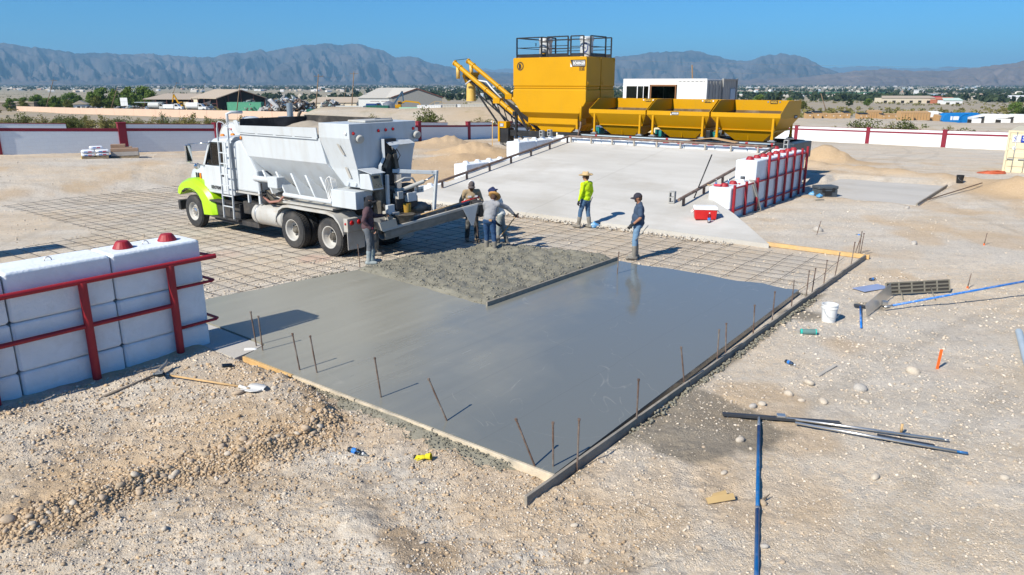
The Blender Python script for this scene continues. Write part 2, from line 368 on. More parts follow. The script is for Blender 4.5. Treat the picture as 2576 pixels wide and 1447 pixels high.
base = mixc(t, ramp(t, gmask, [(0.43, 0), (0.56, 1)]), sand, grav)
base = mixc(t, 1.0, base, ramp(t, streak, [(0.3, .84), (0.62, 1.08)]), 'MULTIPLY')
base = mixc(t, 1.0, base, ramp(t, noise(t, co, .9, 8, .72, .6), [(0.3, .86), (0.68, 1.1)]), 'MULTIPLY')
sxy = nd(t, 'SeparateXYZ'); t.links.new(co, sxy.inputs[0]); trk = None
for cx_, cy_, R_ in ((-19, 90, 59), (-19, 90, 61), (-60, 20, 45), (-60, 20, 47), (80, 20, 62), (80, 20, 64), (30, -15, 34), (30, -15, 35.8), (60, 60, 42), (60, 60, 44)):
    ex_ = math_n(t, 'SUBTRACT', sxy.outputs[0], cx_); ey_ = math_n(t, 'SUBTRACT', sxy.outputs[1], cy_); rr2 = math_n(t, 'SQRT', math_n(t, 'ADD', math_n(t, 'MULTIPLY', ex_, ex_), math_n(t, 'MULTIPLY', ey_, ey_)))
    b2 = ramp(t, math_n(t, 'ABSOLUTE', math_n(t, 'SUBTRACT', math_n(t, 'ADD', rr2, math_n(t, 'MULTIPLY', mid, .3)), R_ + .15)), [(.10, 1), (.24, 0)]); trk = b2 if trk is None else math_n(t, 'MAXIMUM', trk, b2)
trk = math_n(t, 'MULTIPLY', trk, ramp(t, mid, [(.36, .1), (.56, 1)]))
base = mixc(t, math_n(t, 'MULTIPLY', trk, .42), base, (.36, .30, .225))
peb = mixc(t, c1[1], (0.34, 0.31, 0.28), (0.78, 0.71, 0.62))
base = mixc(t, math_n(t, 'MULTIPLY', ramp(t, math_n(t, 'ADD', c1[0], math_n(t, 'SUBTRACT', mid, .5)), [(0.58, 0), (0.7, 1)]), 0.42), base, peb)
base = mixc(t, math_n(t, 'MULTIPLY', ramp(t, c2[0], [(0.72, 0), (0.8, 1)]), 0.5), base, mixc(t, c2[1], (0.40, 0.37, 0.33), (0.66, 0.60, 0.51)))
base = mixc(t, math_n(t, 'MULTIPLY', c3[0], 0.22), base, (0.26, 0.225, 0.18))
dcol = mixc(t, ramp(t, fin, [(0.25, 0), (0.75, 1)]), (0.45, 0.305, 0.165), (0.60, 0.435, 0.265))
base = mixc(t, math_n(t, 'MULTIPLY', att('dirt'), 0.85), base, dcol)
base = mixc(t, math_n(t, 'MULTIPLY', ramp(t, att('soil_shade'), [(.2, 0), (.8, 1)]), 0.75), base, mixc(t, fin, (0.25, 0.17, 0.095), (0.45, 0.325, 0.20)))
# far desert floor
fmid = noise(t, co, 0.35, 6, 0.7, 0.2); fbig = noise(t, co, 0.02, 5, 0.6, 0.3)
fc = mixc(t, ramp(t, fbig, [(0.38, 0), (0.62, 1)]), (0.40, 0.325, 0.225), (0.35, 0.31, 0.255))
fc = mixc(t, ramp(t, fmid, [(0.52, 0), (0.62, 0.75)]), fc, (0.20, 0.185, 0.105))
fc = mixc(t, math_n(t, 'MULTIPLY', att('town'), 0.5), fc, mixc(t, ramp(t, noise(t, co, 0.012, 5, .6), [(0.42, 0), (0.58, 1)]), (0.42, 0.35, 0.25), (0.22, 0.215, 0.13)))
fc = mixc(t, att('green'), fc, (0.05, 0.13, 0.05))
base = mixc(t, att('far'), base, fc)
base = mixc(t, math_n(t, 'MULTIPLY', att('pink'), 0.5), base, (0.55, 0.14, 0.13))
base = mixc(t, math_n(t, 'MULTIPLY', ramp(t, att('wet'), [(0.15, 0), (0.6, 1)]), 0.8), base, mixc(t, fin, (0.15, 0.13, 0.10), (0.27, 0.235, 0.185)))
t.links.new(base, p.inputs['Base Color']); p.inputs['Roughness'].default_value = 0.95; p.inputs['Specular IOR Level'].default_value = 0.15
hh = math_n(t, 'ADD', math_n(t, 'MULTIPLY', math_n(t, 'MULTIPLY', vo1.outputs['Distance'], ramp(t, mid, [(.4, 0.05), (.62, 1)])), -0.7), math_n(t, 'MULTIPLY', vo2.outputs['Distance'], -0.25))
hh = math_n(t, 'ADD', hh, math_n(t, 'MULTIPLY', noise(t, co, 26, 7, .75), 1.5))
b = nd(t, 'Bump', Strength=0.8, Distance=0.026); t.links.new(hh, b.inputs['Height']); t.links.new(b.outputs[0], p.inputs['Normal'])
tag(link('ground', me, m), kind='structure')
# ---------------------------------------------------------------- mountains
def ring_hills(name, prof, r0, r1, r2, seed, col1, col2, amp=1.05, base_z=-38, nx=1500, ny=130, x0=-1500, x1=4100, freq=1.0):
    us = np.linspace(x0, x1, nx); pu = [a for a, _ in prof]; pv = [b for _, b in prof]
    vv = np.interp(us, pu, pv) - 5.5 * (fbm(us * 0.05, us * 0 + seed, 6, seed, .68) - 0.5) * 2
    az = np.arctan((us - 1287.5) / FPX); hz = (206.6 - vv) / FPX     # elevation slope at unit depth along Y
    tt = np.concatenate([np.linspace(0, 1, ny), np.linspace(1, 2, 14)[1:]])
    U, T = np.meshgrid(us, tt, indexing='xy'); AZ = np.interp(U, us, az)
    rad = np.where(T <= 1, r0 + (r1 - r0) * T, r1 + (r2 - r1) * (T - 1))
    depth_crest = r1 * np.cos(AZ)
    Hc = np.interp(U, us, hz) * depth_crest + H - base_z           # crest height above the base
    s1 = U * 0.022 * freq + 0.6 * fbm(U * .01, T * 3, 3, seed + 5); 
    def rid(x_, y_, o_, sd_):
        s_ = 0; a_ = 1; t_ = 0
        for i in range(o_): n_ = 1 - np.abs(2 * vnoise(x_ * 2.1 ** i + 5.7 * i, y_ * 1.9 ** i - 3.1 * i, sd_ + i) - 1); s_ = s_ + a_ * n_ * n_; t_ += a_; a_ *= .52
        return s_ / t_
    rd = rid(s1 + 0.9 * T, T * 2.4 + s1 * .25, 6, seed + 1) * 1.25; rd2 = rid(s1 * 2.6 + T * 1.5, T * 5 + s1 * .6, 5, seed + 9) * 1.3
    shape = np.where(T <= 1, 0.10 * sstep(0, .25, T) + 0.90 * np.clip((T - 0.12) / 0.88, 0, 1) ** 1.35, 1 - 0.55 * (T - 1))
    win = np.clip(4 * T * (1 - T), 0, 1) * (T < 1) * sstep(0.1, 0.35, T)
    hgt = Hc * np.clip(shape + win * amp * ((rd - 0.62) * 0.85 + (rd2 - 0.6) * 0.42), 0, None)
    hgt = np.where(T < 1, np.minimum(hgt, Hc * (0.08 + 0.92 * T)), hgt)
    Xm = rad * np.sin(AZ); Ym = rad * np.cos(AZ); Zm = base_z - 4 + hgt
    ids = np.arange(Xm.size).reshape(Xm.shape); fq = np.stack([ids[:-1, :-1], ids[:-1, 1:], ids[1:, 1:], ids[1:, :-1]], -1).reshape(-1, 4)
    me_ = np_mesh(name, np.stack([Xm.ravel(), Ym.ravel(), Zm.ravel()], 1), fq, None, True)
    mm, tt_, pp, oo = nodes_of(name + '_rock'); cc = coords(tt_, False)
    n_ = noise(tt_, cc, 0.0012, 7, 0.65, .5); n2 = noise(tt_, cc, 0.006, 6, 0.7)
    c_ = mixc(tt_, ramp(tt_, n_, [(0.35, 0), (0.65, 1)]), col1, col2); c_ = mixc(tt_, 1.0, c_, ramp(tt_, n2, [(0.3, .75), (0.7, 1.2)]), 'MULTIPLY')
    tt_.links.new(c_, pp.inputs['Base Color']); pp.inputs['Roughness'].default_value = 1; pp.inputs['Specular IOR Level'].default_value = 0
    return tag(link(name, me_, mm), kind='structure')
MAIN = [(-1500, 130), (-700, 112), (-300, 120), (-120, 128), (-40, 118), (0, 109), (20, 104), (37, 109), (52, 119), (72, 116), (100, 121), (150, 125), (200, 133), (240, 139), (280, 137), (345, 140), (425, 141), (450, 145), (490, 144), (535, 150), (575, 149), (595, 142), (645, 138), (685, 132), (710, 135), (750, 127), (790, 122), (845, 118), (880, 123), (895, 118), (920, 118), (950, 127), (980, 134), (1000, 147), (1015, 150), (1057, 149), (1075, 157), (1140, 174), (1180, 181), (1235, 184), (1300, 184), (1400, 178), (1480, 160), (1549, 147), (1600, 140), (1650, 138), (1705, 134), (1750, 138), (1800, 152), (1850, 158), (1880, 150), (1930, 140), (1960, 142), (1990, 148), (2010, 157), (2040, 172), (2080, 184), (2200, 190), (2400, 192), (4100, 195)]
ring_hills('hills', MAIN, 8600, 13200, 15200, 3, (0.032, 0.034, 0.042), (0.15, 0.125, 0.115))
FARR = [(-1500, 198), (900, 195), (1100, 186), (1200, 177), (1260, 176), (1330, 178), (1500, 180), (2000, 180), (2080, 172), (2150, 170), (2230, 176), (2300, 173), (2360, 170), (2400, 173), (2500, 178), (2800, 172), (4100, 180)]
ring_hills('hills', FARR, 19000, 24000, 27000, 13, (0.10, 0.09, 0.09), (0.14, 0.12, 0.11), nx=700, ny=40, base_z=-60)
RIGHT = [(-1500, 212), (1500, 211), (1650, 204), (1800, 201), (1950, 198), (2030, 190), (2080, 184), (2130, 179), (2200, 177), (2260, 181), (2330, 180), (2400, 172), (2440, 168), (2480, 163), (2530, 158), (2590, 156), (2700, 150), (3000, 140), (4100, 150)]
ring_hills('hills', RIGHT, 7200, 9200, 11500, 23, (0.13, 0.10, 0.09), (0.22, 0.165, 0.135), nx=900, ny=80, amp=0.6, base_z=-36)
# ---------------------------------------------------------------- haze: the air of the valley, sky outside it
hz = MB().box(-24000, 26000, -300, 28500, -75, 860).build('haze', None)
hm = bpy.data.materials.new('haze_air'); hm.use_nodes = True; ht = hm.node_tree; ht.nodes.clear()
ho = ht.nodes.new('ShaderNodeOutputMaterial'); hv = ht.nodes.new('ShaderNodeVolumePrincipled')
hv.inputs['Color'].default_value = (0.35, 0.69, 1.0, 1); hv.inputs['Density'].default_value = 7e-5; hv.inputs['Anisotropy'].default_value = 0.0
ht.links.new(hv.outputs[0], ho.inputs['Volume']); hz.data.materials.append(hm); tag(hz, kind='stuff')
tag(hz, 'pale blue haze filling the valley air')
# ================================================================ vegetation, gravel, town
def leaf_cloud(n, centers, rad, size, rng, flat=1.0, cols=((0.09, 0.10, 0.035), (0.17, 0.17, 0.07))):
    """n leaf quads around clump centres -> v, f, col"""
    ci = rng.integers(0, len(centers), n); c = np.asarray(centers)[ci]; rad = np.asarray(rad)[ci][:, None]
    dirs = rng.normal(size=(n, 3)); dirs /= np.linalg.norm(dirs, axis=1)[:, None]
    pos = c + dirs * rad * (rng.random((n, 1)) ** 0.45) * np.array([1, 1, flat])
    a = rng.normal(size=(n, 3)); a /= np.linalg.norm(a, axis=1)[:, None]; b = np.cross(a, rng.normal(size=(n, 3))); b /= np.linalg.norm(b, axis=1)[:, None] + 1e-9
    s = size * (0.6 + 0.8 * rng.random((n, 1))); a = a * s; b = b * s * 0.6
    v = np.stack([pos - a, pos - b, pos + a, pos + b], 1).reshape(-1, 3); f = np.arange(4 * n).reshape(n, 4)
    k = rng.random((n, 1)) * 0.6 + 0.4 * (ci[:, None] % 5) / 5
    col = np.asarray(cols[0]) * (1 - k) + np.asarray(cols[1]) * k
    return v, f, np.repeat(col, 4, 0)
LEAF = M_attr('leaf_green', 0.75, trans=0.25); BARK = M('bark', (0.16, 0.12, 0.08), 0.95, var=0.3, scale=8)
def tree_proto(name, h, rw, n, size, seed, cols, trunk=0.25, clumps=26, crown_lo=0.22):
    rng = np.random.default_rng(seed); root = thing(name, 'x', 'tree')
    cs = []; rd = []
    for i in range(clumps):
        z = crown_lo + (1 - crown_lo) * rng.random(); k = math.sin(PI * min(1, max(0.08, (z - crown_lo + 0.12) / (1.12 - crown_lo)))) ** 0.7
        a = rng.random() * 2 * PI; r_ = rw * k * math.sqrt(rng.random()) * 0.85
        cs.append((r_ * math.cos(a), r_ * math.sin(a), h * z * 0.93)); rd.append(rw * (0.22 + 0.2 * rng.random()))
    v, f, c = leaf_cloud(n, cs, rd, size, rng, 0.8, cols)
    link('crown', np_mesh('crown', v, f, {'col': c}), LEAF, root)
    mb = MB(); mb.tube([(0, 0, -0.3), (0.1 * trunk, 0, h * .25), (0, .2 * trunk, h * .5), (0, 0, h * .75)], [trunk, trunk * .8, trunk * .5, trunk * .15], 7)
    for i in range(7):
        e = Vector(cs[i]); z0 = max(.12 * h, e.z * 0.55); mb.tube([(0, 0, z0), (e.x * .5, e.y * .5, (z0 + e.z) / 2 + .1), e], [trunk * .35, trunk * .2, trunk * .08], 5)
    mb.build('trunk', BARK, root, True); return root
def bush_proto(name, h, rw, n, seed, cols, size=0.055):
    rng = np.random.default_rng(seed); root = thing(name, 'x', 'shrub'); mb = MB(); cs = []; rd = []
    for i in range(17):
        a = rng.random() * 2 * PI; k = rng.random() ** 0.7; e = Vector((rw * k * math.cos(a), rw * k * math.sin(a), h * (1 - 0.42 * k) * (0.6 + 0.4 * rng.random())))
        mb.tube([(0.05 * math.cos(a), 0.05 * math.sin(a), -0.05), e * 0.5 + Vector((0, 0, .05)), e], [0.014, .010, .004], 4)
        for s in (1.0, 0.72, 0.5): cs.append(e * s + Vector(rng.normal(size=3)) * 0.04); rd.append(0.13 * h * (0.9 + 0.8 * rng.random()) * (0.7 + 0.4 * s))
    v, f, c = leaf_cloud(n, cs, rd, size, rng, 0.9, cols)
    link('foliage', np_mesh('foliage', v, f, {'col': c}), LEAF, root); mb.build('stem', BARK, root); return root
OLIVE = ((0.13, 0.125, 0.035), (0.30, 0.265, 0.10)); GREEN = ((0.07, 0.13, 0.028), (0.21, 0.29, 0.07)); DRY = ((0.22, 0.17, 0.08), (0.34, 0.27, 0.14)); DARK = ((0.025, 0.045, 0.02), (0.07, 0.10, 0.04)); YELG = ((0.10, 0.12, 0.02), (0.22, 0.22, 0.05))
TREES = [tree_proto('tree', 6.5, 3.4, 2600, 0.26, 200 + i, (GREEN, ((0.08, 0.14, 0.02), (0.22, 0.29, 0.06)), DARK, YELG)[i]) for i in range(4)]
BUSH = [bush_proto('desert_shrub', 1.5, 1.15, 1500, 100 + i, OLIVE if i % 2 == 0 else ((0.075, 0.095, 0.025), (0.17, 0.19, 0.06)), 0.06) for i in range(4)]
DRYB = [bush_proto('dry_grass_tuft', 0.7, 0.9, 700, 140 + i, DRY, 0.06) for i in range(2)]
def put(protos, i, x, y, label, cat, group, sc, z=None, rz=None):
    o = copy_tree(protos[i % len(protos)], None, label, (x, y, (zg(x, y) if z is None else z) - 0.03), random.random() * 6 if rz is None else rz, sc)
    o['category'] = cat
    if group: o['group'] = group
    return o
# shrubs behind the left wall (countable)
for i, (u, v, Y, s) in enumerate([(30, 300, 78, 1.0), (95, 300, 76, 1.05), (160, 300, 75, .95), (225, 302, 77, 1.1), (300, 300, 72, 1.15), (352, 300, 74, .8), (420, 298, 71, 1.0), (470, 300, 73, .9), (520, 300, 70, 1.1), (60, 296, 95, 1), (130, 296, 98, .9), (200, 295, 96, 1.0), (265, 296, 92, 1.1), (330, 296, 97, .9), (390, 296, 95, 1.0), (450, 296, 93, 1), (500, 296, 99, .95), (560, 296, 92, 1.0), (15, 292, 115, 1), (110, 292, 118, .9), (245, 292, 112, 1), (315, 292, 116, .9), (480, 292, 114, 1), (590, 292, 96, .9), (640, 294, 100, 1.0), (690, 294, 103, .9), (720, 294, 98, .8)]):
    x = (u - 1287.5) / FPX * Y * 1.02
    put(BUSH, i, x, Y, 'olive desert shrub in the scrub strip behind the left boundary wall', 'shrub', 'shrubs behind the left wall', s * (1.0 + .35 * random.random()))
for i, (u, v, Y, s) in enumerate([(835, 300, 108, .9), (900, 302, 106, 1.0), (945, 302, 108, 1.25), (1075, 303, 100, 1.75), (1205, 300, 118, 1.0), (1240, 300, 118, 1.0), (1015, 303, 104, .55), (1150, 303, 106, .5), (870, 300, 112, .8), (770, 300, 110, .7)]):
    x = (u - 1287.5) / FPX * Y
    lb = 'largest rounded green shrub behind the wall between truck and yellow plant' if s > 1.6 else 'olive shrub at the foot of the gravel embankment behind the truck'
    put(BUSH, i, x, Y, lb, 'shrub', None if s > 1.6 else 'shrubs below the embankment', s * 1.25)
for i, (u, Y, s, lb) in enumerate([(2165, 93, 1.5, 'leftmost tall shrub behind the right boundary wall'), (2220, 92, 1.2, 'shrub second from the left behind the right boundary wall'), (2260, 90, 1.5, 'bright green shrub rising over the right boundary wall'), (2365, 85, 1.0, 'low wide shrub behind the right wall below the blue truck'), (2415, 84, 1.05, 'spreading shrub behind the right wall right of the blue truck'), (2455, 83, .8, 'small shrub behind the right wall near the tan container'), (2560, 80, .8, 'shrub peeping over the far right end of the right wall'), (2080, 96, .7, 'small low shrub behind the right wall beside the yellow bins')]):
    put(BUSH, i + 1, (u - 1287.5) / FPX * Y, Y, lb, 'shrub', None, s * 1.3)
for i in range(46):
    Y = 62 + 60 * random.random(); u = -80 + 900 * random.random(); x = (u - 1287.5) / FPX * Y
    if x > -4 - (74 - Y) * .55 - 2 or x > -.55 * (Y - 2) + 12: pass
    A_, B_ = toS(x, Y)
    if B_ < 36: continue
    put(DRYB, i, x, Y, 'dry straw coloured tuft among the shrubs behind the left wall', 'grass tuft', 'dry tufts behind the left wall', .5 + .5 * random.random())
for i in range(26):
    Y = 70 + 45 * random.random(); u = -40 + 760 * random.random(); x = (u - 1287.5) / FPX * Y; B_ = toS(x, Y)[1]
    if B_ > 42: put(BUSH, i, x, Y, 'olive desert shrub in the scrub strip behind the left boundary wall', 'shrub', 'shrubs behind the left wall', .7 + .5 * random.random())
for i in range(16):
    u = 50 + 26 * i + random.uniform(-8, 8); Y = random.uniform(335, 370); put(TREES, 1 if i % 2 else 0, (u - 1287.5) / FPX * Y, Y, 'light green tree in the grove behind the pinkish wall at far left' if i % 2 else 'green tree in the grove behind the pinkish wall at far left', 'tree', ('light green' if i % 2 else 'green') + ' trees of the far left grove', .7 + .6 * random.random()) if i else None
# yucca beside the shrubs
yr = MB(); rng = np.random.default_rng(5)
yq = thing('yucca', 'spiky dark green yucca among the shrubs behind the left wall', 'plant', (-0.45 * 88 - 1, 88, zg(-40.6, 88)))
for k in range(46):
    a = rng.random() * 6.28; e = rng.random() * 1.3 + .1; L = .55 + .25 * rng.random(); d_ = Vector((math.cos(a) * math.cos(e), math.sin(a) * math.cos(e), math.sin(e))); z0 = .5 + .5 * (k % 3)
    yr.bar(Vector((0, 0, z0)), Vector((0, 0, z0)) + d_ * L, .045, .01)
yr.build('leaves', M('yucca_leaf', (0.07, 0.10, 0.03), .6), yq); MB().cyl((0, 0, -.1), (0, 0, 1.55), .09, .07, 7).build('trunk', BARK, yq)
# trees
PINE = tree_proto('tree', 8.0, 2.3, 2200, 0.24, 230, DARK, .22, 30, .12)
for i, (u, Y, s, k) in enumerate([(62, 330, .62, 1), (95, 330, .55, 3), (130, 335, .8, 0), (172, 330, .7, 1), (165, 350, .6, 0), (205, 330, .55, 3), (262, 320, .85, 1), (285, 330, 1.15, 0), (318, 330, 1.0, 1), (355, 335, 1.1, 1), (385, 335, 1.2, 0), (405, 330, .95, 1), (275, 310, .7, 3), (340, 315, .75, 0), (430, 335, .6, 3), (465, 340, .55, 0), (505, 345, .6, 3), (535, 345, .6, 0), (560, 350, .5, 3), (490, 330, .45, 0)]):
    x = (u - 1287.5) / FPX * Y
    lb = ['green tree in the grove behind the pinkish wall at far left', 'light green tree in the grove behind the pinkish wall at far left', 'x', 'yellowish green tree in the grove behind the pinkish wall at far left'][k]
    put(TREES, k, x, Y, lb, 'tree', ('green', 'light green', '', 'yellowish green')[k] + ' trees of the far left grove', s * 1.3)
for i, (u, Y, s, pr, lb) in enumerate([(1888, 330, 1.0, TREES[0], 'round dark tree beyond the bins, left of the pine'), (1940, 330, .95, PINE, 'dark pointed pine tree beyond the yellow bins'), (1965, 320, .75, TREES[1], 'broad bright green tree right of the pine beyond the bins'), (1998, 315, .6, TREES[3], 'small bright green tree at the end of the yellow bins'), (1860, 340, .6, TREES[3], 'small yellow green tree left of the dark tree beyond the bins'), (2555, 190, .75, TREES[2], 'dark rounded tree at the right edge above the white trucks'), (2520, 230, .7, TREES[0], 'tree behind the white truck row near right edge'), (2590, 200, .9, TREES[0], 'tree cut off by the right picture edge'), (2110, 420, .65, TREES[2], 'dark tree beyond the dumpster yard, left of a pair'), (2155, 420, .7, TREES[0], 'dark tree beyond the dumpster yard, right of a pair'), (915, 420, .55, PINE, 'palm like dark tree behind the scrap heap'), (800, 430, .5, TREES[0], 'small dark tree behind the scrap heap left of a pole')]):
    x = (u - 1287.5) / FPX * Y
    o = copy_tree(pr, None, lb, (x, Y, zg(x, Y) - .2), i * 1.3, s); o['category'] = 'tree'
for o in BUSH + DRYB + TREES + [PINE]:
    for ch in list(o.children): bpy.data.objects.remove(ch)
    bpy.data.objects.remove(o)
# ---------------------------------------------------------------- scrub beyond, too many to count
rng = np.random.default_rng(11)
n = 3800; Yq = 150 * (2000 / 150) ** (rng.random(n) ** 0.8); Xq = (rng.random(n) * 2600 - 1300) / FPX * Yq * 1.1
keep = fbm(Xq * .01, Yq * .01, 3, 61) > 0.42; Xq, Yq = Xq[keep], Yq[keep]
Zq = zt(Xq, Yq); cs = np.stack([Xq, Yq, Zq + .5], 1); v, f, c = leaf_cloud(len(cs) * 12, cs, 0.9 + 1.0 * rng.random(len(cs)), 0.55, rng, .55, OLIVE)
tag(link('scrub', np_mesh('scrub', v, f, {'col': c}), LEAF), 'scattered low desert scrub over the far plain', 'scrub', kind='stuff')
# far tree belt of the town
n = 11000; Yq = 750 * (7600 / 750) ** (rng.random(n) ** 0.75); Xq = (rng.random(n) * 3000 - 1500) / FPX * Yq * 1.05
keep = (fbm(Xq * .0016 + 3, Yq * .0011, 4, 62) > 0.53) | ((Yq > 4000) & (fbm(Xq * .0016, Yq * .0008, 3, 64) > 0.47)); Xq, Yq = Xq[keep], Yq[keep]
Zq = zt(Xq, Yq, False); sz = (3.0 + 3.5 * rng.random(len(Xq))) * np.interp(Yq, [600, 2000, 7000], [.75, 1.0, 1.5]); cs = np.stack([Xq, Yq, Zq + sz * .8], 1)
v, f, c = leaf_cloud(len(cs) * 9, cs, sz, 3.4, rng, .8, ((0.022, 0.04, 0.018), (0.07, 0.095, 0.04)))
tag(link('tree_belt', np_mesh('tree_belt', v, f, {'col': c}), LEAF), 'dark green belt of trees across the far town', 'trees', kind='stuff')
# far houses
n = 800; Yq = 950 * (6500 / 950) ** (rng.random(n) ** 0.8); Xq = (rng.random(n) * 3000 - 1500) / FPX * Yq * 1.05
keep = fbm(Xq * .0013, Yq * .0013, 3, 63) > 0.42; Xq, Yq = Xq[keep], Yq[keep]
V = []; F = []; C = []; pal = np.array([(.60, .56, .50), (.72, .72, .72), (.55, .46, .36), (.62, .55, .46), (.42, .26, .19), (.35, .42, .48), (.75, .72, .68)])
for x, y in zip(Xq, Yq):
    L = (7 + 7 * rng.random()) * (1 + y / 7000); w2 = L * (.5 + .3 * rng.random()); hh_ = 2.8 + 1.4 * rng.random() + y / 3500; a = rng.choice([0, .5, 1.2, 1.57, TH]); z = float(zbase(np.array([x]), np.array([y]))[0]) - .3
    ca, sa = math.cos(a), math.sin(a); P = [(-L / 2, -w2 / 2, 0), (L / 2, -w2 / 2, 0), (L / 2, w2 / 2, 0), (-L / 2, w2 / 2, 0)]
    pts = [(px, py, 0) for px, py, _ in P] + [(px, py, hh_) for px, py, _ in P] + [(-L / 2, 0, hh_ * 1.45), (L / 2, 0, hh_ * 1.45)]
    o = len(V); V += [(x + px * ca - py * sa, y + px * sa + py * ca, z + pz) for px, py, pz in pts]
    F += [(o, o + 1, o + 5, o + 4), (o + 2, o + 3, o + 7, o + 6), (o + 1, o + 2, o + 6, o + 5), (o + 3, o, o + 4, o + 7), (o + 4, o + 5, o + 9, o + 8), (o + 6, o + 7, o + 8, o + 9), (o + 5, o + 6, o + 9, o + 9), (o + 7, o + 4, o + 8, o + 8)]
    cw = pal[rng.integers(0, len(pal))]; cr = pal[rng.integers(0, len(pal))]; C += [cw] * 8 + [cr] * 2
me = bpy.data.meshes.new('far_town'); me.from_pydata(V, [], [tuple(dict.fromkeys(f_)) for f_ in F])
a = me.attributes.new('col', 'FLOAT_COLOR', 'POINT'); a.data.foreach_set('color', np.c_[np.array(C), np.ones(len(C))].astype(np.float32).ravel())
tag(link('far_town', me, M_attr('house_paint', .8)), 'far off houses and sheds of the town', 'houses', kind='stuff')
# ---------------------------------------------------------------- gravel on the near ground
def ico(sub):
    bm = bmesh.new(); bmesh.ops.create_icosphere(bm, subdivisions=sub, radius=1.0); v = np.array([tuple(p.co) for p in bm.verts]); f = np.array([[q.index for q in fc.verts] for fc in bm.faces]); bm.free(); return v, f
PAL = np.array([(.50, .42, .33), (.58, .50, .40), (.62, .57, .49), (.43, .40, .37), (.36, .34, .33), (.48, .36, .24), (.68, .63, .55), (.40, .30, .20), (.45, .44, .43)])
def on_soil(x, y):
    A = (x - OX) * AX + (y - OY) * AY; B = -(x - OX) * AY + (y - OY) * AX
    slab = (A > -0.06) & (A < 10.2) & (B > -0.08) & (B < 10.1) & ~((A < .9) & (B > 8.3)); rampm = (A > 14.3) & (A < 27) & (B > 5.0) & (B < 18.2); apr = (A > 14.3) & (A < 18.5) & (B > 2.4 + .78 * (A - 14.3)) & (B < 18)
    wall = (A < .2) & (B > 7.3) & (B < 8.4); pad = (A > 25) & (A < 32) & (B > 0) & (B < 5.2)
    return ~(slab | rampm | apr | wall | pad)
def along(pl, n, spread):
    L = [math.dist(a, b) for a, b in zip(pl[:-1], pl[1:])]; tot = sum(L)
    for i in range(n):
        t_ = random.random() * tot; j = 0
        while t_ > L[j]: t_ -= L[j]; j += 1
        a, b = pl[j], pl[j + 1]; k = t_ / L[j]; yield a[0] + (b[0] - a[0]) * k + random.gauss(0, spread), a[1] + (b[1] - a[1]) * k + random.gauss(0, spread) - .02
def pebbles(name, n, r0, r1, smin, smax, seed, label, thr=.52, pl=None, brown=False):
    rng = np.random.default_rng(seed); r = r0 * (r1 / r0) ** (rng.random(n)); an = (rng.random(n) * 2 - 1) * .74; x = r * np.sin(an); y = r * np.cos(an)
    if pl: q_ = np.array(list(along(pl, n, .17))); x, y = q_[:, 0], q_[:, 1]; r = np.hypot(x, y)
    keep = on_soil(x, y) & (fbm(x * .7, y * .7, 3, 81) + .25 * rng.random(n) > thr) & ((x < 1.5 + y * .05) | (rng.random(n) < .5)); x, y, r = x[keep], y[keep], r[keep]; n = len(x)
    if brown: kk = (x < 1.0 + 2 * (fbm(x, y, 2, 5) - .5)) & (y < 12.5); x, y, r = x[kk], y[kk], r[kk]; n = len(x)
    s = smin * (smax / smin) ** (rng.random(n) ** 2.2) * np.clip(r / 9.0, .8, 1.6)
    bv, bf = ico(1); k = len(bv)
    sc = np.stack([s * (.8 + .5 * rng.random(n)), s * (.6 + .4 * rng.random(n)), s * (.4 + .35 * rng.random(n))], 1)
    P = bv[None] * (1 + .28 * (rng.random((n, k, 1)) - .5)) * sc[:, None, :]
    a = rng.random(n) * 6.28; ca, sa = np.cos(a)[:, None], np.sin(a)[:, None]; tl = (rng.random(n) - .5)[:, None] * .8
    px = P[..., 0] * ca - P[..., 1] * sa; py = P[..., 0] * sa + P[..., 1] * ca; pz = P[..., 2] + tl * P[..., 0]
    z = zt(x, y)
    V = np.stack([px + x[:, None], py + y[:, None], pz + (z + s * .18)[:, None]], -1).reshape(-1, 3)
    F = (bf[None] + (np.arange(n) * k)[:, None, None]).reshape(-1, 3)
    c = (PAL[rng.integers(0, len(PAL), n)] * .36 + .64 * np.array([.56, .48, .38])) * (.76 + .46 * rng.random((n, 1))) * (np.array([.72, .62, .5]) * 1.15 if (pl or brown) else 1); C = np.repeat(c, k, 0)
    return tag(link(name, np_mesh(name, V, F, {'col': C}, True), M_attr('pebble_stone', .9, .25, 90)), label, 'gravel', kind='stuff')
pebbles('gravel', 92000, 5.2, 20.0, .006, .024, 3, 'loose pale gravel strewn over the near ground')
pebbles('gravel', 7000, 18.0, 50.0, .012, .026, 4, 'coarse gravel strewn over the yard farther back')
pebbles('ridge_gravel', 6000, 5, 9, .012, .036, 5, 'small brown stones filling the foreground ridge', -1, RIDGE[:10])
pebbles('dirt_clods', 15000, 5.2, 12.5, .010, .034, 6, 'crumbled brown earth clods over the left foreground', .5, None, True)
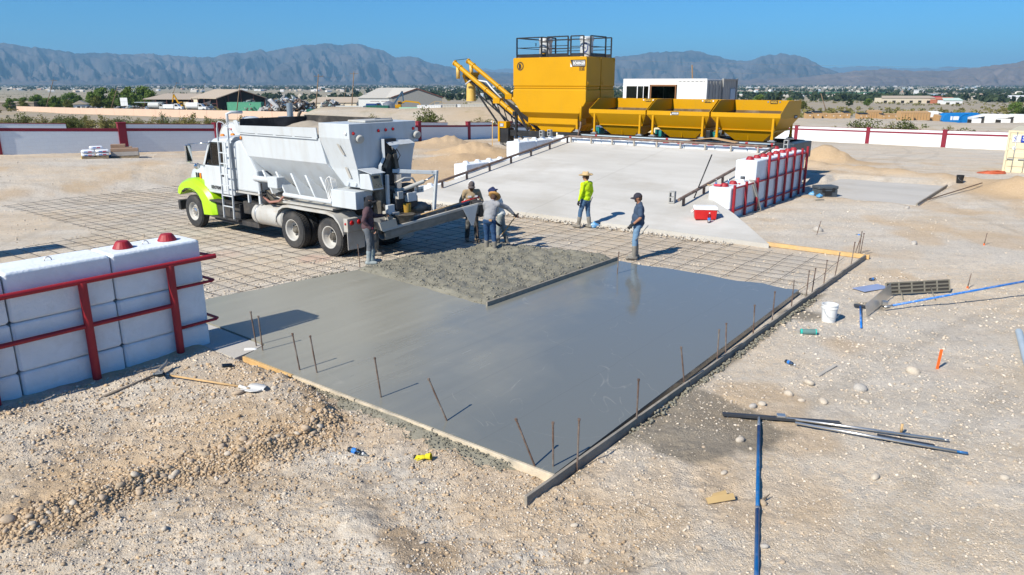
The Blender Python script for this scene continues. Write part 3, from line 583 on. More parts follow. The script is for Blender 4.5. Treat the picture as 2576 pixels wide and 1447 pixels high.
# cobbles that can be told apart
COB = []
for i in range(7):
    bv, bf = ico(2); rg = np.random.default_rng(300 + i); dsp = 1 + .22 * (fbm(bv[:, 0] * 1.1 + 5 * i, bv[:, 1] * 1.1 + bv[:, 2], 3, i) - .5) * 2
    me = np_mesh('cobble', bv * dsp[:, None] * np.array([1, .78, .58]), bf, None, True); COB.append(me)
STONE = [M('cobble_stone_%d' % i, c, .92, var=.25, scale=6, bump=.3, bscale=25, dirt=.3, dcol=(.42, .31, .2), dscale=3) for i, c in enumerate([(.47, .37, .27), (.55, .48, .39), (.42, .33, .23), (.45, .42, .38), (.52, .46, .38)])]
COBM = {}
def cobble(x, y, s, k, mi, label, group=None, sink=.3, name='cobble'):
    key = (k % 7, mi)
    if key not in COBM: me = COB[k % 7].copy(); me.materials.append(STONE[mi]); COBM[key] = me
    o = link(name, COBM[key], None); o.location = (x, y, zg(x, y) + s * .58 * (1 - 2 * sink) * .6); o.rotation_euler = (random.uniform(-.4, .4), random.uniform(-.3, .3), random.random() * 6.3); o.scale = (s * random.uniform(.85, 1.2), s * random.uniform(.85, 1.15), s * random.uniform(.8, 1.25))
    return tag(o, label, 'stone', group)
for i, (x, y) in enumerate(along(RIDGE[:10], 250, .15)):
    cobble(x, y, .018 + .045 * random.random() ** 2.4, i, (0, 2, 0, 1)[i % 4], 'brown cobble heaped in the stony ridge across the left foreground', 'cobbles of the foreground ridge', .22)
for i, (u, v, s, mi, lb) in enumerate([(28, 1335, .085, 0, 'large brown cobble at the left end of the stony ridge'), (603, 1022, .085, 0, 'angular tan rock against the white shovel blade'), (693, 1008, .065, 1, 'flat pale rock right of the white shovel blade'), (2033, 966, .115, 1, 'large rounded tan rock right of the slab'), (2163, 981, .115, 3, 'pale grey rock with a faint red paint mark'), (1982, 994, .08, 1, 'small pale rock left of the red marked rock'), (2070, 1012, .09, 1, 'flat buried tan rock below the large rounded rock'), (1915, 1022, .07, 4, 'white stone, right one of the pair near the slab edge'), (1892, 1028, .06, 3, 'white stone, left one of the pair near the slab edge'), (2015, 1010, .05, 1, 'small tan stone between the pair and the flat rock'), (1860, 1110, .07, 4, 'pale stone beside the wet cement patch'), (2177, 1015, .06, 4, 'flat pale stone under the red marked rock'), (2055, 582, .20, 3, 'big pale grey lump of concrete near the thin stake'), (2295, 938, .13, 1, 'flat low boulder beside the orange stake'), (2200, 1200, .08, 1, 'flat pale stone in the right foreground'), (2525, 1205, .06, 4, 'small stone near the right edge of the foreground'), (1665, 1025, .05, 4, 'pale stone just outside the right form board'), (415, 1340, .05, 4, 'white stone in the left foreground below the ridge'), (560, 1145, .06, 0, 'tan cobble at the right end of the ridge'), (770, 1105, .07, 0, 'square brown cobble at the top of the ridge bend'), (780, 1062, .07, 0, 'brown cobble standing on the ridge bend'), (1010, 1020, .04, 4, 'white pebble below the front form board'), (1600, 1215, .035, 4, 'small white pebble near the form corner'), (1918, 1270, .05, 2, 'brown stone touching the long blue pole'), (1920, 1382, .045, 3, 'grey stone under the long blue pole'), (1820, 1190, .05, 4, 'pale stone left of the blue pole')]):
    g = G(u, v); cobble(g.x, g.y, s, i + 2, mi, lb, None, .2, 'rock')
for i in range(46):
    u = random.uniform(0, 2575); v = random.uniform(960, 1440); g = G(u, v)
    if not on_soil(np.array([g.x]), np.array([g.y]))[0]: continue
    cobble(g.x, g.y, .018 + .02 * random.random(), i, (1, 3, 0, 0)[i % 4], 'fist sized loose stone on the foreground gravel', 'loose stones on the foreground', .3)
# ================================================================ concrete work, walls, rails (site frame A,B)
def sroot(name, label, cat, A, B, z=0.0, group=None): return thing(name, label, cat, W(A, B, z), TH, group)
def fill(poly, z0, z1, name, mat, kind=None, label=None, cat=None):
    """flat slab with outline poly in (A,B)"""
    bm = bmesh.new(); vs_ = [bm.verts.new(W(a, b_, z1)) for a, b_ in poly]
    es = [bm.edges.new((vs_[i], vs_[(i + 1) % len(vs_)])) for i in range(len(vs_))]
    bmesh.ops.triangle_fill(bm, edges=es, use_beauty=True)
    lo = [bm.verts.new(W(a, b_, z0)) for a, b_ in poly]
    for i in range(len(poly)):
        j = (i + 1) % len(poly); bm.faces.new((vs_[i], vs_[j], lo[j], lo[i]))
    bmesh.ops.recalc_face_normals(bm, faces=bm.faces); me = bpy.data.meshes.new(name); bm.to_mesh(me); bm.free()
    o = link(name, me, mat); return tag(o, label, cat, None, kind)
def wavy(p, q, n, amp, seed):
    out = []
    for i in range(n):
        t_ = i / n; a = p[0] + (q[0] - p[0]) * t_; b_ = p[1] + (q[1] - p[1]) * t_; L = math.dist(p, q); nx, ny = -(q[1] - p[1]) / L, (q[0] - p[0]) / L
        k = amp * (float(fbm(np.array([t_ * L * 1.6]), np.array([seed * 3.3]), 3, seed)[0]) - .5) * 2 * min(1, 6 * t_, 6 * (1 - t_) + .15)
        out.append((a + nx * k, b_ + ny * k))
    return out
# ---- wet concrete
m, t, p, out = nodes_of('wet_concrete'); co = coords(t, False)
mp = nd(t, 'Mapping'); mp.inputs['Rotation'].default_value = (0, 0, -TH); t.links.new(co, mp.inputs['Vector'])
sx_ = nd(t, 'SeparateXYZ'); t.links.new(mp.outputs[0], sx_.inputs[0])
oA = OX * AX + OY * AY; oB = -OX * AY + OY * AX
Bc = math_n(t, 'SUBTRACT', sx_.outputs[1], oB); Ac = math_n(t, 'SUBTRACT', sx_.outputs[0], oA)
n1 = noise(t, co, 0.5, 5, .55, .6); n2 = noise(t, co, 3.0, 5, .6)
st = nd(t, 'Mapping'); st.inputs['Scale'].default_value = (0.25, 3.0, 1); t.links.new(mp.outputs[0], st.inputs['Vector']); n3 = noise(t, st.outputs[0], 1.2, 5, .6, .2)
wetm = math_n(t, 'ADD', math_n(t, 'MULTIPLY', math_n(t, 'SUBTRACT', 5.2, Bc), 0.22), math_n(t, 'MULTIPLY', Ac, 0.075))
wetm = math_n(t, 'ADD', wetm, math_n(t, 'MULTIPLY', math_n(t, 'SUBTRACT', n1, .5), 1.1))
wr = ramp(t, wetm, [(0.12, 0.0), (0.95, 1.0)])
c = mixc(t, ramp(t, n3, [(0.3, 0), (0.7, 1)]), (0.255, 0.245, 0.20), (0.305, 0.295, 0.245))
c = mixc(t, wr, c, (0.165, 0.175, 0.165))
for bp_ in (1.25, 2.5, 3.72, 6.3, 7.6):
    c = mixc(t, math_n(t, 'MULTIPLY', ramp(t, math_n(t, 'ABSOLUTE', math_n(t, 'SUBTRACT', math_n(t, 'ADD', Bc, math_n(t, 'MULTIPLY', n1, .22)), bp_ + .11)), [(0.0, .5), (0.012, 0.0)]), n2), c, (.11, .105, .09))
# pale scum lines
l1 = noise(t, co, 0.45, 3, .5, 1.2); ln = ramp(t, math_n(t, 'ABSOLUTE', math_n(t, 'SUBTRACT', l1, .5)), [(0.0, 0.28), (0.0035, 0.0)])
c = mixc(t, math_n(t, 'MULTIPLY', ln, ramp(t, n2, [(.45, 0), (.6, 1)])), c, (0.45, 0.42, 0.36))
t.links.new(c, p.inputs['Base Color'])
ro = nd(t, 'Mix', data_type='FLOAT'); t.links.new(wr, ro.inputs[0]); ro.inputs[2].default_value = 0.36; ro.inputs[3].default_value = 0.085
t.links.new(math_n(t, 'ADD', ro.outputs[0], math_n(t, 'MULTIPLY', math_n(t, 'SUBTRACT', n3, .5), .26)), p.inputs['Roughness'])
p.inputs['IOR'].default_value = 1.42; p.inputs['Specular IOR Level'].default_value = 0.6
bn = math_n(t, 'ADD', math_n(t, 'MULTIPLY', n3, .6), math_n(t, 'MULTIPLY', noise(t, co, 22, 4, .6), .12))
b = nd(t, 'Bump', Strength=0.22, Distance=0.012); t.links.new(bn, b.inputs['Height']); t.links.new(b.outputs[0], p.inputs['Normal'])
WETC = m
poly = [(0.0, 0.0), (0.0, 6.4), (0.28, 6.5), (.55, 6.6), (.6, 8.2), (.62, 10.05)] + wavy((1.6, 10.05), (5.15, 9.5), 14, .12, 3) + wavy((5.15, 9.5), (4.75, 5.1), 14, .1, 4) + [(4.8, 5.0), (9.95, 4.98)] + wavy((9.95, 4.98), (10.0, 0.0), 18, .16, 6)
fill(poly, -0.05, 0.12, 'wet_slab', WETC, 'structure')
CONC = None
def concrete_mat(name, c1, c2, stain=(.40, .36, .30), joints=None, rough=.9, sc=1.0):
    m, t, p, out = nodes_of(name); co = coords(t, False); mp = nd(t, 'Mapping'); mp.inputs['Rotation'].default_value = (0, 0, -TH); t.links.new(co, mp.inputs['Vector'])
    st = nd(t, 'Mapping'); st.inputs['Scale'].default_value = (0.5, 0.12, 1); t.links.new(mp.outputs[0], st.inputs['Vector'])
    a = noise(t, st.outputs[0], 1.5 * sc, 6, .6, .3); b_ = noise(t, co, .5 * sc, 5, .6); f_ = noise(t, co, 30, 3, .6)
    c = mixc(t, ramp(t, a, [(.3, 0), (.7, 1)]), c1, c2); c = mixc(t, ramp(t, b_, [(.5, 0), (.72, .6)]), c, stain)
    c = mixc(t, 1.0, c, ramp(t, f_, [(.3, .94), (.7, 1.04)]), 'MULTIPLY')
    if joints:
        s_ = nd(t, 'SeparateXYZ'); t.links.new(mp.outputs[0], s_.inputs[0])
        for ax_, pos in joints:
            dd_ = math_n(t, 'ABSOLUTE', math_n(t, 'SUBTRACT', s_.outputs[ax_], pos)); c = mixc(t, ramp(t, dd_, [(0.0, .55), (0.022, 0.0)]), c, (.22, .20, .17))
    t.links.new(c, p.inputs['Base Color']); p.inputs['Roughness'].default_value = rough
    bp = nd(t, 'Bump', Strength=.25, Distance=.01); t.links.new(noise(t, co, 18, 4, .6), bp.inputs['Height']); t.links.new(bp.outputs[0], p.inputs['Normal']); return m
RAMPC = concrete_mat('ramp_concrete', (.445, .43, .395), (.585, .57, .535), (.40, .37, .32), joints=[(1, oB + 11.2)])
PADC = concrete_mat('pad_concrete', (.44, .42, .385), (.53, .50, .455))
fill([(-0.15, 6.46), (0.26, 6.54), (.52, 6.64), (.57, 8.2), (.58, 10.1), (-0.15, 10.1)], -0.1, 0.105, 'old_pad', PADC, 'structure')
fill([(-4.5, 8.3), (-0.16, 8.3), (-0.16, 17.4), (-4.5, 17.4)], -0.1, 0.10, 'bay_floor', PADC, 'structure')
fill([(25.2, .55), (25.2, 5.1), (32.0, 5.1), (32.1, .6)], -0.1, 0.045, 'side_pad', PADC, 'structure')
# ---- ramp slab: level apron then a slope up to the plant
rz_ = lambda A: 0.12 + max(0.0, A - 14.4) * 0.1385
bm = bmesh.new()
prof = [(14.4, rz_(14.4)), (16.84, rz_(16.84)), (18.2, rz_(18.2)), (25.6, rz_(25.6))]
Lb = 17.3; rb = {14.4: 2.5, 16.84: 4.55, 18.2: 5.95, 25.6: 5.95}
top = [(bm.verts.new(W(a, rb[a], z)), bm.verts.new(W(a, Lb, z))) for a, z in prof]; low = [(bm.verts.new(W(a, rb[a], -.1)), bm.verts.new(W(a, Lb, -.1))) for a, z in prof]
for i in range(3):
    bm.faces.new((top[i][0], top[i + 1][0], top[i + 1][1], top[i][1])); bm.faces.new((low[i][0], low[i + 1][0], top[i + 1][0], top[i][0])); bm.faces.new((low[i][1], top[i][1], top[i + 1][1], low[i + 1][1]))
bm.faces.new((low[0][0], top[0][0], top[0][1], low[0][1])); bm.faces.new((low[3][0], low[3][1], top[3][1], top[3][0]))
# left extension of the apron edge behind the truck
bmesh.ops.recalc_face_normals(bm, faces=bm.faces); me = bpy.data.meshes.new('ramp_slab'); bm.to_mesh(me); bm.free()
tag(link('ramp_slab', me, RAMPC), kind='structure')
# ---- rough concrete heap
na_, nb_ = 120, 110; aa = np.linspace(4.5, 10.6, na_); bb = np.linspace(4.85, 10.1, nb_); GA, GB = np.meshgrid(aa, bb, indexing='ij')
edge = np.minimum.reduce([GA - 4.75 - .06 * (GB - 5), 10.15 + .3 * np.sin(GB * 1.3) - GA, GB - 4.98, 9.65 + .25 * np.sin(GA * 1.1 + 1) - .10 * (GA - 5) - GB]) + .22 * (fbm(GA * 1.5, GB * 1.5, 3, 5) - .5)
edge = np.minimum(edge, (GB - 4.98) * 3)
lump = fbm(GA * 3.2, GB * 3.2, 4, 6); lump2 = fbm(GA * 9, GB * 9, 3, 7)
hz_ = .02 + .13 * sstep(0, .35, edge) + (.17 * (lump - .45) + .075 * (lump2 - .5)) * sstep(.05, .5, edge) + .10 * np.exp(-(((GA - 9.0) / .8) ** 2 + ((GB - 8.2) / .9) ** 2))
hz_ = np.where(edge < 0, -.06, hz_)
WX = OX + GA * AX - GB * AY; WY = OY + GA * AY + GB * AX
ids = np.arange(GA.size).reshape(GA.shape); fq = np.stack([ids[:-1, :-1], ids[1:, :-1], ids[1:, 1:], ids[:-1, 1:]], -1).reshape(-1, 4)
keep = (edge.ravel()[fq] > -.06).all(1)
FRESH = M('fresh_concrete', (.225, .212, .165), .62, var=.2, scale=4, bump=.9, bscale=26, rvar=.25)
tag(link('fresh_concrete', np_mesh('fresh_concrete', np.stack([WX.ravel(), WY.ravel(), hz_.ravel()], 1), fq[keep], None, True), FRESH), 'rough lumpy heap of fresh concrete beside the chute', 'concrete', kind='stuff')
def clods(name, n, fn, smin, smax, seed, mat, label):
    rng = np.random.default_rng(seed); bv, bf = ico(1); k = len(bv); V = []; F = []
    for i in range(n):
        a, b_, z = fn(rng); s = smin + (smax - smin) * rng.random() ** 2; q_ = bv * (1 + .5 * (rng.random((k, 1)) - .5)) * s * np.array([1, 1, .7]); c_ = W(a, b_, z); V.append(q_ + np.array(c_)); F.append(bf + i * k)
    return tag(link(name, np_mesh(name, np.concatenate(V), np.concatenate(F), None, True), mat), label, 'concrete', kind='stuff')
def heap_pt(rng):
    while True:
        i, j = rng.integers(0, na_), rng.integers(0, nb_)
        if edge[i, j] > .05: return aa[i] + .02 * rng.random(), bb[j], hz_[i, j] + .005
clods('concrete_clods', 2200, heap_pt, .012, .040, 9, FRESH, 'small clods over the rough fresh concrete heap')
def spill_pt(rng):
    b_ = rng.uniform(.6, 5.6); q_ = rng.random() ** 1.6; return -.06 - .24 * q_, b_, .075 * (1 - q_) + .012 * rng.random()
clods('concrete_spill', 900, spill_pt, .007, .017, 10, FRESH, 'concrete spilled along the outside of the front form')
ga, gb = np.meshgrid(np.linspace(-.04, -.34, 14), np.linspace(.45, 4.75, 170), indexing='ij'); wz = .17 + .12 * fbm(gb * 1.7, gb * 0, 3, 8); kz = np.clip(1 - (-ga - .04) / wz, 0, 1)
zz_ = -.03 + .115 * kz ** .8 * (.55 + .7 * fbm(gb * 2.2, ga * 4, 3, 9)) * np.clip((gb - .4) * 2.5, 0, 1) * np.clip((4.9 - gb) * 1.5, 0, 1) + .02 * (fbm(gb * 14, ga * 14, 3, 10) - .5) * (kz > 0)
ids = np.arange(ga.size).reshape(ga.shape); fq2 = np.stack([ids[:-1, :-1], ids[:-1, 1:], ids[1:, 1:], ids[1:, :-1]], -1).reshape(-1, 4)
tag(link('concrete_spill', np_mesh('concrete_spill', np.stack([(OX + ga * AX - gb * AY).ravel(), (OY + ga * AY + gb * AX).ravel(), zz_.ravel()], 1), fq2, None, True), FRESH), 'dark concrete sludge banked against the front form', 'concrete', kind='stuff')
def spill2(rng): return rng.uniform(1.6, 9.8), 10.0 - max(0, 0) + rng.normal() * .05 if rng.random() < .01 else (-.09 - .1 * rng.random() ** 2), .015 + .03 * rng.random()
clods('concrete_spill', 500, spill2, .012, .04, 12, FRESH, 'concrete crumbs along the outside of the right form')
def rim_pt(rng):
    if rng.random() < .6: return 10.02 + rng.normal() * .07, rng.uniform(0, 5), .02
    return rng.uniform(1.5, 5.2), 9.95 + rng.normal() * .08, .03
clods('concrete_spill', 700, rim_pt, .010, .03, 14, FRESH, 'crumbly concrete along the far edge of the pour')
# pale rubble along the ramp edge
clods('rubble', 700, lambda rng: (14.25 - .35 * rng.random() ** 1.5, rng.uniform(3.5, 17), .02 + .03 * rng.random()), .02, .06, 15, M('rubble_pale', (.52, .48, .42), .95, var=.25), 'pale broken mortar crumbs along the ramp edge')
# ---- form boards, each a thing
WOODG = M('form_wood_grey', (.30, .265, .215), .85, var=.3, scale=6, bump=.3, bscale=50, dirt=.45, dcol=(.22, .21, .185)); WOODN = M('form_wood_new', (.62, .40, .17), .75, var=.25, scale=5, bump=.15, dirt=.35, dcol=(.55, .48, .38)); WOODW = M('form_wood_pale', (.60, .51, .38), .85, var=.25, scale=5, bump=.2, dirt=.5, dcol=(.24, .23, .20), dscale=2.2)
def board(name, label, p0, p1, wd, ht, mat, cat='board', tilt=0):
    p0 = Vector(p0); p1 = Vector(p1); c_ = (p0 + p1) / 2; mb = MB(); L = (p1 - p0).length; n = 6
    rings = []
    for i in range(n + 1):
        x = -L / 2 + L * i / n; dz = random.uniform(-.004, .004) * (0 < i < n)
        rings.append([(x, -wd / 2 + dz, -ht / 2), (x, wd / 2 + dz, -ht / 2), (x, wd / 2 + dz, ht / 2), (x, -wd / 2 + dz, ht / 2)])
    o = mb.loft(rings).build(name, mat, None, False, .004); o.location = c_
    d_ = p1 - p0; q_ = d_.to_track_quat('X', 'Z'); o.rotation_euler = (q_ @ Matrix.Rotation(tilt, 3, 'X').to_quaternion()).to_euler(); return tag(o, label, cat)
for b0, b1, mt, lb in [(5.05, 6.40, WOODN, 'new orange form board by the block wall end'), (3.55, 5.03, WOODW, 'pale form board second from the block wall along the front'), (1.98, 3.53, WOODW, 'cement smeared form board in the middle of the front edge'), (0.0, 1.96, WOODW, 'pale form board at the near corner of the front edge')]:
    board('form_board', lb, W(-.025, b0, .045), W(-.025, b1, .045), .04, .14, mt)
for a0, a1, mt, lb in [(-.62, 3.6, WOODG, 'grey form board sticking out past the near slab corner'), (3.62, 7.6, WOODG, 'grey form board second along the right slab edge'), (7.62, 11.4, WOODG, 'grey form board third along the right slab edge'), (11.42, 14.6, WOODG, 'farthest grey form board along the right slab edge')]:
    board('form_board', lb, W(a0, -.03, .05), W(a1, -.03, .05), .04, .15, mt)
board('timber', 'orange timber lying across the far end of the rebar mesh', G(1923, 613, .06) , G(2186, 647, .06), .10, .11, WOODN)
board('screed_board', 'long grey screed board between rough and smooth concrete', W(4.72, 4.98, .165), W(10.0, 4.93, .165), .045, .10, WOODG)
# ---- stakes
RUST = M('rusty_steel', (.16, .10, .075), .75, metal=.3, var=.4, scale=9, bump=.3, dirt=.5, dcol=(.36, .34, .30), dscale=4)
stk_me = MB().tube([(0, 0, -.25), (0, 0, .62)], .0125, 7).cyl((0, 0, .60), (0, 0, .625), .018, .018, 7).mesh('steel_stake')
stk_me.materials.append(RUST); SN = ['first', 'second', 'third', 'fourth', 'fifth', 'sixth', 'seventh', 'eighth', 'ninth', 'tenth', 'eleventh', 'twelfth', 'thirteenth', 'fourteenth', 'fifteenth', 'sixteenth']
def stake(ub, vb, ut, vt, label, z=0.0, hgt=.72):
    b_ = G(ub, vb, z); k = Vector(((ut - ub) / FPX * b_.y * 1.04, 0, 0)); top = b_ + Vector((k.x, 0, hgt))
    o = bpy.data.objects.new('steel_stake', stk_me); COL.objects.link(o); o.location = b_; dd_ = top - b_
    o.rotation_euler = dd_.to_track_quat('Z', 'Y').to_euler(); o.scale = (1, 1, dd_.length / .62); return tag(o, label, 'stake', 'steel stakes holding the forms')
for i, (ub, vb, ut, vt) in enumerate([(647, 882, 640, 823), (663, 895, 659, 833), (757, 945, 744, 845), (800, 952, 788, 882), (961, 1015, 948, 916), (1131, 1075, 1079, 962), (1352, 1190, 1293, 1073)]):
    stake(ub, vb, ut, vt, SN[i] + ' rusty stake from the block wall along the front form', .02)
for i, (ub, vb, ut, vt) in enumerate([(1391, 1195, 1388, 1078), (1451, 1185, 1453, 1070), (1600, 1072, 1600, 958), (1722, 980, 1705, 907), (1802, 920, 1801, 842), (1824, 902, 1819, 833), (1893, 850, 1890, 788), (1941, 812, 1941, 755), (1989, 780, 1989, 707), (2026, 752, 2027, 695), (2040, 745, 2043, 684), (2070, 722, 2072, 648), (2098, 700, 2104, 650), (2139, 670, 2142, 613), (2162, 645, 2165, 598), (2158, 640, 2160, 585)]):
    stake(ub, vb, ut, vt, SN[i] + ' stake from the near corner along the right form', .0, .64 if i > 3 else .70)
stake(1552, 690, 1554, 610, 'thin stake standing in the pour at the screed board end', .1, .55)
stake(905, 668, 903, 598, 'lone stake beside the man in the dark hood', .05, .55); stake(2053, 592, 2060, 560, 'thin leaning stake beside the concrete lump', 0, .45)
stake(2150, 638, 2160, 590, 'leaning stake behind the orange timber', 0, .5)
# ---- rebar mesh, every bar a part
REBAR = M('rebar_steel', (.06, .055, .055), .8, metal=.25, var=.4, scale=5)
mesh_root = sroot('rebar_mesh', 'grid of thin dark rebar over the gravel under the truck', 'rebar mesh', 9, 12)
def rbar(p0, p1, seed):
    n = max(4, int(math.dist(p0[:2], p1[:2]) / 1.1)); pts = []
    rg = random.Random(seed); sag = rg.uniform(-.05, .05)
    for i in range(n + 1):
        t_ = i / n; a = p0[0] + (p1[0] - p0[0]) * t_; b_ = p0[1] + (p1[1] - p0[1]) * t_
        pts.append((a - 9 + rg.uniform(-.018, .018) + sag * math.sin(t_ * PI), b_ - 12 + rg.uniform(-.018, .018) + sag * math.sin(t_ * PI), .04 + rg.uniform(-.012, .02)))
    MB().tube(pts, .0054, 5).build('rebar', REBAR, mesh_root)
k = 0
for i in range(34):
    A_ = 0.6 + .45 * i + random.uniform(-.03, .03)
    if A_ > 14.1: continue
    b0 = .35 if A_ > 10 else (8.6 if A_ > 4.6 else 9.7); rbar((A_, b0 + random.uniform(0, .2)), (A_ + .05, 29 - random.random() - (0 if A_ > 3.5 else 9)), i)
for i in range(46):
    B_ = .35 + .615 * i + random.uniform(-.04, .04)
    a0 = 9.75 if B_ < 5 else (8.6 if B_ < 9.3 else (1.3 if B_ < 20 else 3.6)); rbar((a0, B_), (14.15 + random.uniform(-.2, .1), B_ + .08), 100 + i)
# ---- block walls: wall > block > knob
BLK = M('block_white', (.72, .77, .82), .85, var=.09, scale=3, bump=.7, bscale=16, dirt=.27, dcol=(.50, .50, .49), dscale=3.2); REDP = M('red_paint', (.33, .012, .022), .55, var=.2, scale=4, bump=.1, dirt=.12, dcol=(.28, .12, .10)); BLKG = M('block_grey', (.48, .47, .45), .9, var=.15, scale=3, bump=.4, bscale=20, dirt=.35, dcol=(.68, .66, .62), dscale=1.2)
def block_mesh(L, T, Hh, c=.032):
    mb = MB(); x0, x1, y0, y1, z0, z1 = -L / 2, L / 2, -T / 2, T / 2, 0, Hh
    def ring(z, i): return [(x0 + c + i, y0 + i, z), (x1 - c - i, y0 + i, z), (x1 - i, y0 + c + i, z), (x1 - i, y1 - c - i, z), (x1 - c - i, y1 - i, z), (x0 + c + i, y1 - i, z), (x0 + i, y1 - c - i, z), (x0 + i, y0 + c + i, z)]
    return mb.loft([ring(z0, c * .8), ring(z0 + c, 0), ring(z1 - c, 0), ring(z1, c * .8)]).mesh('block')
KNOB = MB().lathe([(.155, 0), (.155, .012), (.105, .10), (.088, .118), (.0, .122)], n=18).mesh('knob'); KNOBR = KNOB.copy(); KNOB.materials.append(BLK); KNOBR.materials.append(REDP)
_bm = {}
def block(parent, a, b_, z, L, T, Hh, knobs=0, red=False, mat=None, alongB=False):
    key = (round(L, 2), round(T, 2), round(Hh, 2), (mat or BLK).name)
    if key not in _bm: me = block_mesh(L - .02, T, Hh - .008); me.materials.append(mat or BLK); _bm[key] = me
    o = bpy.data.objects.new('block', _bm[key]); COL.objects.link(o); o.parent = parent; o.location = (a, b_, z)
    o.rotation_euler = (random.uniform(-.004, .004), random.uniform(-.004, .004), (PI / 2 if alongB else 0) + random.uniform(-.006, .006))
    bv_ = o.modifiers.new('bevel', 'BEVEL'); bv_.width = .012; bv_.segments = 2; bv_.limit_method = 'ANGLE'; bv_.angle_limit = R(30)
    for i in range(knobs):
        q_ = bpy.data.objects.new('knob', KNOBR if red else KNOB); COL.objects.link(q_); q_.parent = o; q_.location = ((-L / 4 if i == 0 else L / 4) if knobs == 2 else 0, 0, Hh - .010); q_.rotation_euler = (0, 0, random.random())
    return o
# foreground wall (runs away from A=0 towards the camera's left)
LIFT = M('lifting_ring', (.45, .43, .40), .5, metal=.7)
fw = sroot('block_wall', 'near wall of stacked white concrete blocks with red railing at left', 'block wall', 0, 7.85)
for ci, zc in enumerate([-.27, .485, 1.24]):
    for j in range(4):
        L = 1.5; a = -.75 - 1.5 * j + .03
        bl = block(fw, a, 0, zc, L, .76, .755, 2 if (ci == 2 and j == 0) else 0, True)
        if ci == 2:
            pts = [(.05 * math.cos(t_), 0, .75 + .055 * math.sin(t_)) for t_ in np.linspace(0, PI, 8)]; MB().tube(pts, .008, 6).build('lifting_ring', LIFT, bl)
fr = sroot('pipe_railing', 'red pipe railing fixed along the near white block wall', 'railing', 0, 7.37)
def pipe(parent, nm, p0, p1, r, mat=REDP, n=12, bevel=0): return MB().tube([p0, p1], r, n).build(nm, mat, parent, 'auto')
for a in (-.6, -1.98, -3.36, -4.74): MB().tube([(a, 0, -.25), (a, 0, 1.67)], .064, 14).build('post', REDP, fr, 'auto'); MB().box(a - .07, a + .07, -.03, .09, .0, .04).build('bracket', REDP, fr)
pipe(fr, 'rail', (-6, 0, 1.68), (.22, 0, 1.68), .043); pipe(fr, 'rail', (-6, 0, .98), (-.6, 0, .98), .037)
for z in (1.25, .55): MB().tube([(-.6, .02, z), (.12, .02, z), (.17, .06, z), (.17, .5, z)], .026, 9).build('rail', REDP, fr, True)
MB().tube([(.2, 0, 1.68), (.2, .45, 1.66)], .03, 9).build('rail', REDP, fr, True)
# second bay wall, just out of the picture at left, whose shadow reaches the mesh
f2 = sroot('block_wall', 'white block wall beyond the left picture edge, facing the near wall', 'block wall', 0, 18.9)
for ci, zc in enumerate([-.27, .485, 1.24]):
    for j in range(3): block(f2, -.75 - 1.5 * j - .2, .38, zc, 1.5, .76, .755)
# right ramp wall
rw = sroot('block_wall', 'right ramp wall of white concrete blocks with red studs', 'block wall', 21.5, 5.6)
T_ = .80
for zc, a0, nbk, L in [(-.42, 17.2, 6, 1.483), (.33, 18.1, 5, 1.6), (1.08, 20.4, 4, 1.425)]:
    for j in range(nbk):
        last = a0 + L * (j + .5)
        kn = 2 if zc > 1 else (2 if (zc > .3 and last < 20.4) else (1 if (zc < 0 and j == 0) else 0))
        block(rw, last - 21.5, 0, zc, L, T_, .75, kn, True)
# back wall
bw = sroot('block_wall', 'low white block wall at the top of the ramp before the bins', 'block wall', 25.95, 11.6)
for j in range(8):
    b_ = 6.05 + 1.48 * (j + .5)
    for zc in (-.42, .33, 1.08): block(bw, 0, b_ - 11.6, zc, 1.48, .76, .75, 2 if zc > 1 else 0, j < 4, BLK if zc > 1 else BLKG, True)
# left ramp wall
lw = sroot('block_wall', 'left ramp wall of plain white blocks stepping up the ramp', 'block wall', 21.5, 17.72)
for zc, a0, a1 in [(-.42, 15.9, 26.3), (.33, 18.2, 26.3), (1.08, 22.0, 26.3)]:
    nb2 = max(1, round((a1 - a0) / 1.48)); L = (a1 - a0) / nb2
    for j in range(nb2):
        mid = a0 + L * (j + .5); top_ = {-.42: mid < 18.2 - .3, .33: mid < 22 - .3, 1.08: True}[zc]
        block(lw, mid - 21.5, 0, zc, L, .76, .75, 2 if top_ else 0, False)
# red post frame on the right wall
rf = sroot('pipe_railing', 'red pipe frame braced against the right ramp wall', 'railing', 21.5, 5.12)
for a, zt_ in [(17.3, .42), (18.25, 1.18), (19.35, 1.2), (20.45, 1.22), (21.5, 1.95), (22.5, 1.95), (23.5, 1.95), (24.45, 1.95), (25.4, 1.95), (26.1, 1.98)]:
    MB().tube([(a - 21.5, 0, -.3), (a - 21.5, 0, zt_)], .052, 12).build('post', REDP, rf, 'auto')
for z, a0 in [(.27, 17.3), (1.06, 18.25), (1.72, 21.5), (1.06, 21.5)]:
    pipe(rf, 'rail', (a0 - 21.5, .02, z), (26.1 - 21.5, .02, z), .032, n=8) if not (z == 1.06 and a0 == 21.5) else None
for z in (.45, .95, 1.45): pipe(rf, 'stub', (4.6, 0, z), (4.6, .35, z), .02, n=6)
